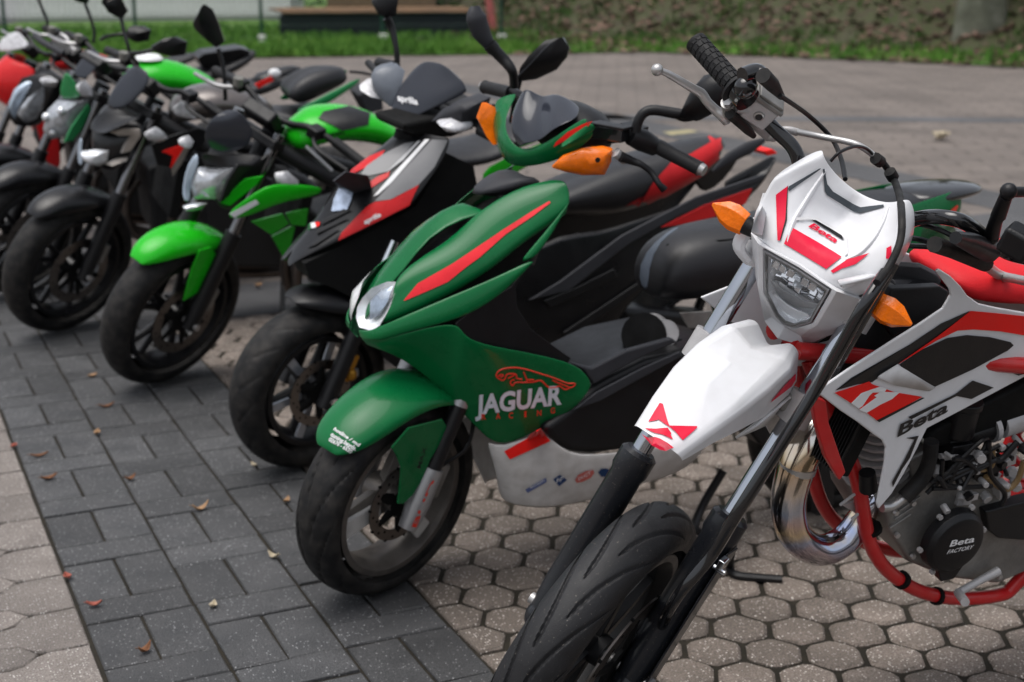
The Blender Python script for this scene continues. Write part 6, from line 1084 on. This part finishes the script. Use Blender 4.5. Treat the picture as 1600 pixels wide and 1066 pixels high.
# ---- twin headlight bike
b = bike('motorcycle', 'black motorcycle with two slanted oval headlights beside the red bike', 'motorcycle', (.653, 7.347), 8); F = steer_mx(.297, 25, 26)
naked(b, F, SAT_BLK, .297, fend=FEND, barx=.42, bary=1.04)
obj('headlight', shell([(0.085,0.05,0.768),(0.104,0.07,0.815),(0.138,0.07,0.894),(0.18,0.05,0.927),(0.212,0.02,0.936),(0.212,0.02,0.907),(0.15,0.03,0.823),(0.102,0.04,0.742)], (-.03, 0, 0)), LAMP_B, b, F, smooth=60)
obj('headlight', shell([(0.104,0.02,0.77),(0.131,0.01,0.828),(0.166,-0.01,0.882),(0.196,-0.06,0.935),(0.21,-0.07,0.885),(0.189,-0.06,0.819),(0.161,-0.03,0.76),(0.132,0,0.73)], (-.03, 0, 0)), LAMP, b, F, smooth=60)
obj('cowl', shell([(0.08,0.07,0.747),(0.113,0.09,0.838),(0.161,0.08,0.925),(0.212,0.02,0.965),(0.217,-0.09,0.969),(0.218,-0.1,0.895),(0.197,-0.07,0.802),(0.159,0,0.708),(0.102,0.04,0.709)], (-.018, 0, 0), (.2, .6), (.4, .5), 2.5), SAT_BLK, b, F, smooth=60)
obj('indicator', shell([(0.138,-0.12,1.006),(0.159,-0.15,1.021),(0.18,-0.18,1.004),(0.186,-0.15,0.966),(0.146,-0.15,0.979)], (-.02, 0, 0)), CLR_P, b, F)
obj('instrument_box', [box((.36, 0, 1.06), (.06, .2, .08), MX.Rotation(R_(-30), 3, 'Y'))], PL_BLK, b, F, bev=.01)
obj('bar_cover', tube([(0.302,0.2,1.07),(0.295,0.1,1.069),(0.302,-0.05,1.073)], [.016, .018, .016], 10), PL_GRY, b, F)
seatb('tank', [[(.46, 0, 1.0), (.46, -.07, .99), (.46, -.11, .93), (.46, 0, .86)], [(.60, 0, 1.05), (.60, -.10, 1.03), (.60, -.14, .95), (.60, 0, .88)], [(.90, 0, .95), (.90, -.07, .93), (.90, -.10, .90), (.90, 0, .85)]], SAT_BLK, b)
seatb('seat', [[(.9, 0, .95), (.9, -.09, .93), (.9, -.11, .9), (.9, 0, .85)], [(1.1, 0, .98), (1.1, -.11, .97), (1.1, -.12, .93), (1.1, 0, .88)], [(1.28, 0, 1.06), (1.28, -.05, 1.05), (1.28, -.06, 1.02), (1.28, 0, .98)]], VINYL, b)
prism('tail', [(0.959,-0.08,1.018),(0.988,-0.08,1.042),(1.177,-0.06,1.058),(1.232,-0.06,1.043),(1.122,-0.06,0.983),(0.984,-0.06,0.969)], .12, SAT_BLK, b)
mirror(b, F, [(0.371,0.2,1.073),(0.383,0.22,1.122),(0.381,0.26,1.172),(0.365,0.28,1.231)], [(0.33,0.3,1.26),(0.371,0.3,1.287),(0.387,0.27,1.251),(0.365,0.28,1.225)])
# ---- red bike at the end
b = bike('motorcycle', 'red faired motorcycle at the far left end of the row', 'motorcycle', (.571, 8.218), 8); F = steer_mx(.297, 25, 20)
naked(b, F, RED_P, .297, fend=FEND, barx=.44, bary=1.0)
obj('nose_fairing', both(grid([[(.25, 0, 1.0), (.28, -.10, .98), (.40, -.18, .96)], [(.12, 0, .90), (.16, -.10, .88), (.35, -.20, .86)], [(.14, 0, .78), (.18, -.09, .78), (.36, -.19, .76)], [(.24, 0, .70), (.28, -.07, .70), (.40, -.16, .68)]])), RED_P, b, None, sub=1, thick=.006)
objs('side_fairing', both(lerpg([(.30, -.2, .90), (.36, -.21, .88), (.44, -.2, .86)], [(.40, -.16, .42), (.44, -.17, .40), (.48, -.16, .40)], 4, .02)), RED_P, b, sub=1, thick=.006)
obj('wind_screen', grid([[(0.194,0.1,0.99),(0.253,0,0.995),(0.367,-0.14,1.06)], [(0.235,0.08,1.053),(0.285,0,1.081),(0.354,-0.1,1.066)], [(0.286,0.05,1.098),(0.313,0,1.114),(0.331,-0.05,1.103)]]), CLR_P, b, None, sub=1, thick=.004)
seatb('tank', [[(.46, 0, .98), (.46, -.07, .97), (.46, -.11, .93), (.46, 0, .86)], [(.60, 0, 1.04), (.60, -.10, 1.02), (.60, -.14, .95), (.60, 0, .88)], [(.90, 0, .92), (.90, -.07, .91), (.90, -.10, .88), (.90, 0, .82)]], RED_P, b)
seatb('seat', [[(.9, 0, .9), (.9, -.09, .89), (.9, -.11, .86), (.9, 0, .82)], [(1.3, 0, 1.0), (1.3, -.06, .99), (1.3, -.07, .96), (1.3, 0, .92)]], VINYL, b)

# ================================================================ verge, bank, fence and sheds beyond the yard
random.seed(11)
def mix_mat(name, cols, sc=3, rough=.9, bump=.6):
    m = bpy.data.materials.new(name); m.use_nodes = True; t = m.node_tree; L = t.links; b = t.nodes['Principled BSDF']
    ge = t.nodes.new('ShaderNodeNewGeometry'); n = t.nodes.new('ShaderNodeTexNoise'); n.inputs['Scale'].default_value = sc; n.inputs['Detail'].default_value = 8; n.inputs['Roughness'].default_value = .7
    L.new(ge.outputs['Position'], n.inputs['Vector']); r = t.nodes.new('ShaderNodeValToRGB'); L.new(n.outputs[0], r.inputs[0]); L.new(r.outputs[0], b.inputs['Base Color'])
    e = r.color_ramp.elements; e[0].position = cols[0][0]; e[0].color = (*cols[0][1], 1); e[1].position = cols[-1][0]; e[1].color = (*cols[-1][1], 1)
    for p, c in cols[1:-1]: q = e.new(p); q.color = (*c, 1)
    b.inputs['Roughness'].default_value = rough
    bp = t.nodes.new('ShaderNodeBump'); bp.inputs['Strength'].default_value = bump; bp.inputs['Distance'].default_value = .05; L.new(n.outputs[0], bp.inputs['Height']); L.new(bp.outputs[0], b.inputs['Normal'])
    return m
M_GRASS = mix_mat('verge grass', ((.3, (.03, .065, .008)), (.45, (.055, .13, .012)), (.55, (.075, .16, .018)), (.68, (.10, .075, .04))), 1.6)
M_BANK = mix_mat('leafy bank soil', ((.28, (.018, .013, .008)), (.42, (.045, .03, .018)), (.5, (.036, .05, .011)), (.6, (.05, .035, .02)), (.75, (.08, .055, .04))), 4.5)
E2 = [V3(p) for p in edge]
off = lambda d: [p+V3((.30, .95, 0))*d for p in E2]
obj('grass_verge', grid([[p+V3((0, 0, .01)) for p in off(0)], [p+V3((0, 0, .03)) for p in off(1.5)], [p+V3((0, 0, .02)) for p in off(40)]]), M_GRASS, kind='structure', smooth=60)
# bank rises to the right of the fence
bk = []
for i in range(15):
    d = 1.3+i*1.1; row = []
    for k in range(40):
        f = k/39*(len(E2)-5)+4; a = int(f); p = E2[min(a, len(E2)-1)].lerp(E2[min(a+1, len(E2)-1)], f-a)
        q = p+V3((.45, .89, 0))*d; s = min(1, max(0, (q.x-12.0)/2.6))
        row.append(q+V3((0, 0, .03+s*(max(0, d-3.0)*.45+random.uniform(-.1, .12)*(i > 0)))))
    bk.append(row)
bank = obj('bank', grid(bk), M_BANK, kind='structure', smooth=80)
bb = bvh(bank); vg = None
from mathutils import noise as NZ
gate = lambda p: 1
def scatter(n, fn, x0, x1, y0, y1):
    g = []
    for _ in range(n):
        p = V3((random.uniform(x0, x1), random.uniform(y0, y1), 20)); h = bb.ray_cast(p, V3((0, 0, -1)))
        if h[0] is None or h[0].z < .005 or gate(h[0]) < random.uniform(-.45, .45): continue
        g.append(fn(h[0]))
    return g
def leafq(s):
    def f(p):
        R = MX.Rotation(random.uniform(0, 6.28), 3, 'Z') @ MX.Rotation(random.uniform(-.9, .9), 3, 'X'); a = random.uniform(.6, 1.3)*s
        return [p+R @ V3(v)+V3((0, 0, .03)) for v in ((-a, 0, 0), (0, -a*.5, .3*a), (a, 0, .1*a), (0, a*.5, .3*a))], [(0, 1, 2, 3)]
    return f
def tuft(p):
    vs, fs = [], []
    for k in range(7):
        q = p+V3((random.uniform(-.09, .09), random.uniform(-.09, .09), 0)); h = random.uniform(.05, .17); w_ = random.uniform(.012, .03); a = random.uniform(0, 3.14)
        vs += [q+V3((w_*cos(a), w_*sin(a), 0)), q-V3((w_*cos(a), w_*sin(a), 0)), q+V3((random.uniform(-.08, .08), random.uniform(-.08, .08), h))]; fs.append((3*k, 3*k+1, 3*k+2))
    return vs, fs
gate = lambda p: NZ.noise(p*1.7)+.2
obj('leaf_litter', scatter(14000, leafq(.085), 10, 22, 11, 32), mix_mat('dry beech leaves', ((.3, (.035, .02, .012)), (.48, (.11, .065, .045)), (.72, (.40, .26, .20))), 4), kind='stuff', smooth=0)
gate = lambda p: NZ.noise(p*.8+V3((7, 3, 1)))*1.6+.2-max(0, p.z)*.12
obj('undergrowth', scatter(5200, tuft, 10, 22, 11, 32), mix_mat('undergrowth green', ((.3, (.012, .03, .004)), (.55, (.035, .085, .008)), (.75, (.075, .13, .02))), .9), kind='stuff', smooth=0)
bb = BVHTree.FromObject(bpy.data.objects['grass_verge'], bpy.context.evaluated_depsgraph_get())
gv = []
for _ in range(5200):
    f = random.uniform(0, len(E2)-1.01); a = int(f); p = E2[a].lerp(E2[a+1], f-a)+V3((.3, .95, 0))*(random.random()**1.6*9)
    if p.x > 10.3 and random.random() < .72: continue
    gv.append(tuft(p+V3((0, 0, .02))))
obj('grass', gv, mix_mat('grass blades', ((.3, (.03, .085, .008)), (.5, (.06, .17, .012)), (.7, (.12, .22, .03))), .8), kind='stuff', smooth=0)
bank_l = bb
gate = lambda p: 1 if p.x > 9.5 else -1
lv_ = []
for _ in range(1500):
    f = random.uniform(5, len(E2)-1.01); a = int(f); p = E2[a].lerp(E2[a+1], f-a)+V3((.4, .92, 0))*(random.uniform(-.5, 3.2)); lv_.append(leafq(.075)(p+V3((0, 0, .0))))
obj('verge_leaves', lv_, bpy.data.materials['dry beech leaves'], kind='stuff', smooth=0)
# fence: green posts on white concrete feet, wire mesh between
M_PG = mat('fence green paint', (.012, .05, .032), .4); M_CON = mat('white concrete', (.55, .55, .53), .85, var=.2)
fp = [(-5.6, 27.6), (-3.6, 27.0), (-1.6, 26.45), (.55, 25.9), (2.6, 25.4), (4.62, 24.9), (6.63, 24.39), (8.61, 23.87), (10.43, 22.95)]
fe = thing('mesh_fence', 'green wire mesh fence on posts with white concrete feet along the grass', 'fence', (0, 0, 0))
for x, y in fp:
    po = obj('post', rod((x, y, 0), (x, y, 1.9), .03, n=8), M_PG, fe); obj('foot', box((x-.02, y-.08, .07), (.13, .12, .15)), M_CON, po, bev=.02)
ws_ = []
for (x0, y0), (x1, y1) in zip(fp, fp[1:]):
    for k in range(9): z = .1+.2*k; ws_.append(rod((x0, y0, z), (x1, y1, z), .003, n=4))
    for k in range(1, 24): t = k/24; x, y = x0+(x1-x0)*t, y0+(y1-y0)*t; ws_.append(rod((x, y, .08), (x, y, 1.75), .0025, n=4))
obj('wire_mesh', ws_, M_PG, fe, kind='stuff', smooth=0)
# pale metal shed
sd = thing('metal_shed', 'pale grey corrugated metal shed behind the fence at top left', 'shed', (0, 0, 0))
A, B = V3((-9, 36.2, 0)), V3((9.35, 32.3, 0)); u = (B-A).normalized(); nrm = V3((u.y, -u.x, 0))
M_SH = mat('pale corrugated steel', (.74, .73, .74), .5, var=.06); n = int((B-A).length/.125); rows = [[], []]
for k in range(n+1):
    for q, dp in ((0, 0), (.4, 0), (.55, .03), (.85, .03)):
        p = A+u*((k+q)*.125)+nrm*dp
        rows[0].append(p+V3((0, 0, .12))); rows[1].append(p+V3((0, 0, 3.2)))
obj('wall', grid(rows), M_SH, sd, smooth=20)
obj('plinth', [slab([A-nrm*.05, B-nrm*.05, B-nrm*.05+V3((0, 0, .13)), A-nrm*.05+V3((0, 0, .13))], .2, -nrm*.0+V3((0, .2, 0)))], M_CON, sd)
obj('wall', slab([B, B+V3((1.7, 4.2, 0)), B+V3((1.7, 4.2, 3.2)), B+V3((0, 0, 3.2))], .05, (-.05, 0, 0)), M_SH, sd)
obj('roof', slab([A+V3((0, -.3, 3.2)), B+V3((.3, -.3, 3.2)), B+V3((2, 5, 3.9)), A+V3((0, 5, 3.9))], .06, (0, 0, .06)), M_SH, sd)
# timber deck with dark sheet
M_WD = mat('orange brown boards', (.17, .10, .055), .7, var=.35, sc=5); M_TP = mat('dark tarpaulin', (.010, .014, .018), .5)
dk = thing('timber_stack', 'stack of orange brown boards wrapped in dark sheeting on the grass', 'timber', (9.3, 26.3, 0), (0, 0, R_(-17)))
for k in range(7): obj('board', box((random.uniform(-.12, .1), -1.0+.33*k, .44+random.uniform(0, .02)), (3.5+random.uniform(-.3, .3), .31, .035)), M_WD, dk, bev=.004)
obj('sheet', [box((0, 0, .21), (3.45, 2.2, .40))], M_TP, dk, bev=.04, bseg=3)
pn = obj('wooden_panel', box((10.2, 28.3, .6), (2.2, .05, 1.2), MX.Rotation(R_(-17), 3, 'Z')), mat('weathered plywood', (.17, .11, .07), .7, var=.25), bev=.006); tag(pn, 'weathered brown wooden panel standing upright behind the board stack', 'panel')
pl = obj('marker_post', rod((11.5,25.65,0), V3((11.5,25.65,0))+V3((-.45, .1, 3.2)), .075, n=16), mat('faded red paint', (.46, .13, .12), .55, var=.2)); tag(pl, 'faded pinkish red steel post leaning slightly beside the dark undergrowth', 'post')
# dark thicket behind
def bush(c, r, n, m, label, g=None):
    t = thing('bush', label, 'bush', (c[0], c[1], 0), group=g); st = []; lf = []
    for k in range(16):
        a = random.uniform(0, 6.28); q = V3((cos(a)*r[0]*.8, sin(a)*r[1]*.8, r[2]*random.uniform(.6, 1.1))); st.append(tube([V3((q.x*.15, q.y*.15, 0)), V3((q.x*.5, q.y*.4, q.z*.5)), q], [.03, .02, .008], 5, 3))
    for _ in range(n):
        p = V3((random.gauss(0, .5)*r[0], random.gauss(0, .5)*r[1], abs(random.gauss(.3, .4))*r[2])); R = MX.Rotation(random.uniform(0, 6.28), 3, 'Z') @ MX.Rotation(random.uniform(-1.2, 1.2), 3, 'X'); s = random.uniform(.05, .11)
        lf.append(([p+R @ V3(v)*s for v in ((-1, 0, 0), (0, -.5, .2), (1, 0, 0), (0, .5, .2))], [(0, 1, 2, 3)]))
    obj('branches', st, mat('bark', (.045, .034, .026), .9, var=.3), t, kind='stuff'); obj('foliage', lf, m, t, kind='stuff', smooth=0)
M_BU = mix_mat('brown winter leaves', ((.3, (.028, .018, .012)), (.55, (.075, .048, .034)), (.75, (.10, .075, .055))), 3); M_BG = mix_mat('dark evergreen leaves', ((.3, (.006, .016, .006)), (.6, (.016, .036, .012))), 3)
for c, r, n, m, l in (((11.6, 30.5), (1.6, 1.2, 1.6), 1500, M_BG, 'dark evergreen bush behind the wooden panel'), ((14.2, 27.6), (1.7, 1.0, 1.3), 1500, M_BU, 'brown leafless bush right of the red post'), ((16.4, 26.4), (1.6, 1.0, 1.2), 1300, M_BU, 'brown bush at the foot of the bank beyond the scooter mirror'), ((9.6, 35.5), (1.5, 1.2, 2.2), 1300, M_BG, 'tall dark evergreen bush at the corner of the metal shed'), ((13.2, 33.0), (3.0, 1.2, 2.6), 2200, M_BG, 'wide dark evergreen thicket behind the red post')): bush(c, r, n, m, l)
# old tree on the bank and two pale stones
tr = thing('tree', 'mossy grey green tree trunk standing at the foot of the leafy bank', 'tree', (16.27,17.76,0))
M_BK = mix_mat('mossy bark', ((.3, (.05, .048, .036)), (.5, (.10, .105, .075)), (.62, (.16, .165, .13)), (.75, (.08, .105, .03))), 2.2)
rows = []
for z, r in ((-.3, .52), (0, .43), (.25, .37), (.7, .34), (1.5, .32), (3, .29), (5, .24), (7, .16)):
    rows.append([V3((cos(2*pi*k/20)*r*(1+.13*sin(5*2*pi*k/20+z*.4)+.08*sin(3*2*pi*k/20)), sin(2*pi*k/20)*r*(1+.13*sin(5*2*pi*k/20+z*.4)), z)) for k in range(20)])
tk_ = obj('trunk', loft(rows), M_BK, tr, smooth=70)
for k in range(9):
    a = k*.7; h = 3.2+.45*k; obj('limb', tube([(0, 0, h), (cos(a)*1.0, sin(a)*1.0, h+1.1), (cos(a+.3)*2.2, sin(a+.3)*2.2, h+2.2)], [.12, .07, .02], 8), M_BK, tk_)
tw = []
for k in range(260):
    a = random.uniform(0, 6.28); h = random.uniform(5, 9.5); q = V3((cos(a)*random.uniform(.5, 2.4), sin(a)*random.uniform(.5, 2.4), h)); tw.append(tube([q, q+V3((random.uniform(-.3, .3), random.uniform(-.3, .3), .35)), q+V3((random.uniform(-.7, .7), random.uniform(-.7, .7), .7))], [.014, .008, .003], 4, 2))
obj('crown', tw, M_BK, tr, kind='stuff')
for p, s, l in (((15.99,17.86,0.1), (.10, .09, .09), 'small upright white stone at the left foot of the mossy tree'), ((16.18,17.43,0.1), (.17, .11, .08), 'wide pale stone lying against the mossy tree trunk')):
    o = obj('stone', ball((0, 0, 0), s, 10), mat('pale stone', (.55, .54, .48), .8, var=.25, sc=9), loc=p, smooth=60); tag(o, l, 'stone', 'pale stones by the tree')
# ---------------------------------------------------------------- fallen leaves
LV = [mat('dry brown leaf', (.17, .075, .035), .7, var=.3, sc=60), mat('tan leaf', (.36, .22, .12), .7, var=.25, sc=60), mat('reddish leaf', (.30, .085, .06), .7, var=.3, sc=60), mat('pale leaf', (.42, .36, .26), .7, var=.2, sc=60)]
def leaf(p, L, W, rot, curl, m, label):
    rows = []
    for i in range(9):
        t = i/8; w_ = W*sin(pi*min(.98, max(.02, t)))**.8*(1-.25*t)
        x = (t-.5)*L; zc = curl*L*(2*t-1)**2
        rows.append([V3((x, w_*s, zc+abs(s)*W*.55*(1 if curl > 0 else .6)+.002)) for s in (-1, -.5, 0, .5, 1)])
    g = [grid(rows), tube([(-.5*L, 0, curl*L+.002), (-.68*L, .05*L, curl*L*1.3+.003)], .0009, 5)]
    o = obj('fallen_leaf', g, m, loc=p, smooth=60, thick=.0007); o.rotation_euler = (0, 0, rot); tag(o, label, 'leaf', 'fallen leaves on the paving')
for p, L, W, r, c, m, l in (
    ((0.732,5.225,0), .035, .012, .4, .15, 1, 'tan leaf on grey pavers left of the lime green bike wheel'),
    ((0.715,4.828,0), .055, .010, .2, .2, 0, 'thin brown leaf on the grey pavers below the lime green bike wheel'),
    ((0.637,4.552,0), .035, .013, 1.2, .2, 1, 'round tan leaf on the first long joint of grey pavers'),
    ((0.441,4.408,0), .055, .009, .1, .15, 0, 'thin dark brown leaf near the upper left edge of the grey strip'),
    ((0.44,4.188,0), .05, .012, .3, .2, 0, 'rolled brown leaf nearest the pale paving edge'),
    ((0.38,4.534,0), .03, .012, .9, .1, 2, 'small reddish leaf on the pale paving edge at far left'),
    ((0.656,4.082,0), .038, .011, .5, .3, 0, 'folded brown leaf in the joint at the middle of the grey strip'),
    ((0.789,3.76,0), .052, .011, .35, .35, 1, 'long curled orange brown leaf in the middle of the grey strip'),
    ((1.017,4.047,0), .03, .009, 1.9, .2, 3, 'yellowish leaf in front of the red and grey scooter wheel'),
    ((1.023,3.72,0), .032, .010, .9, .25, 1, 'tan leaf left of the green scooter wheel'),
    ((0.882,3.355,0), .034, .012, 2.2, .35, 3, 'pale curled leaf in front of the green scooter wheel'),
    ((0.673,3.136,0), .026, .012, 1.0, .3, 3, 'pale tan leaf on grey pavers near the bottom of the photo'),
    ((0.419,3.261,0), .036, .011, -.2, .25, 2, 'orange leaf on the thin paver by the pale paving'),
    ((0.385,3.452,0), .03, .012, 1.8, .15, 2, 'reddish leaf in the joint between pale and grey paving'),
    ((0.482,2.975,0), .038, .012, .6, .4, 0, 'dark brown curled leaf lowest on the grey strip'),
    ((1.67,6.397,0), .04, .02, .6, .2, 1, 'orange leaf on the paving behind the lime green bike'),
    ((8.25,9.353,0), .15, .10, .3, .06, 3, 'pale leaf lying alone on the far road')):
    leaf(p, L, W, r, c, LV[m], l)
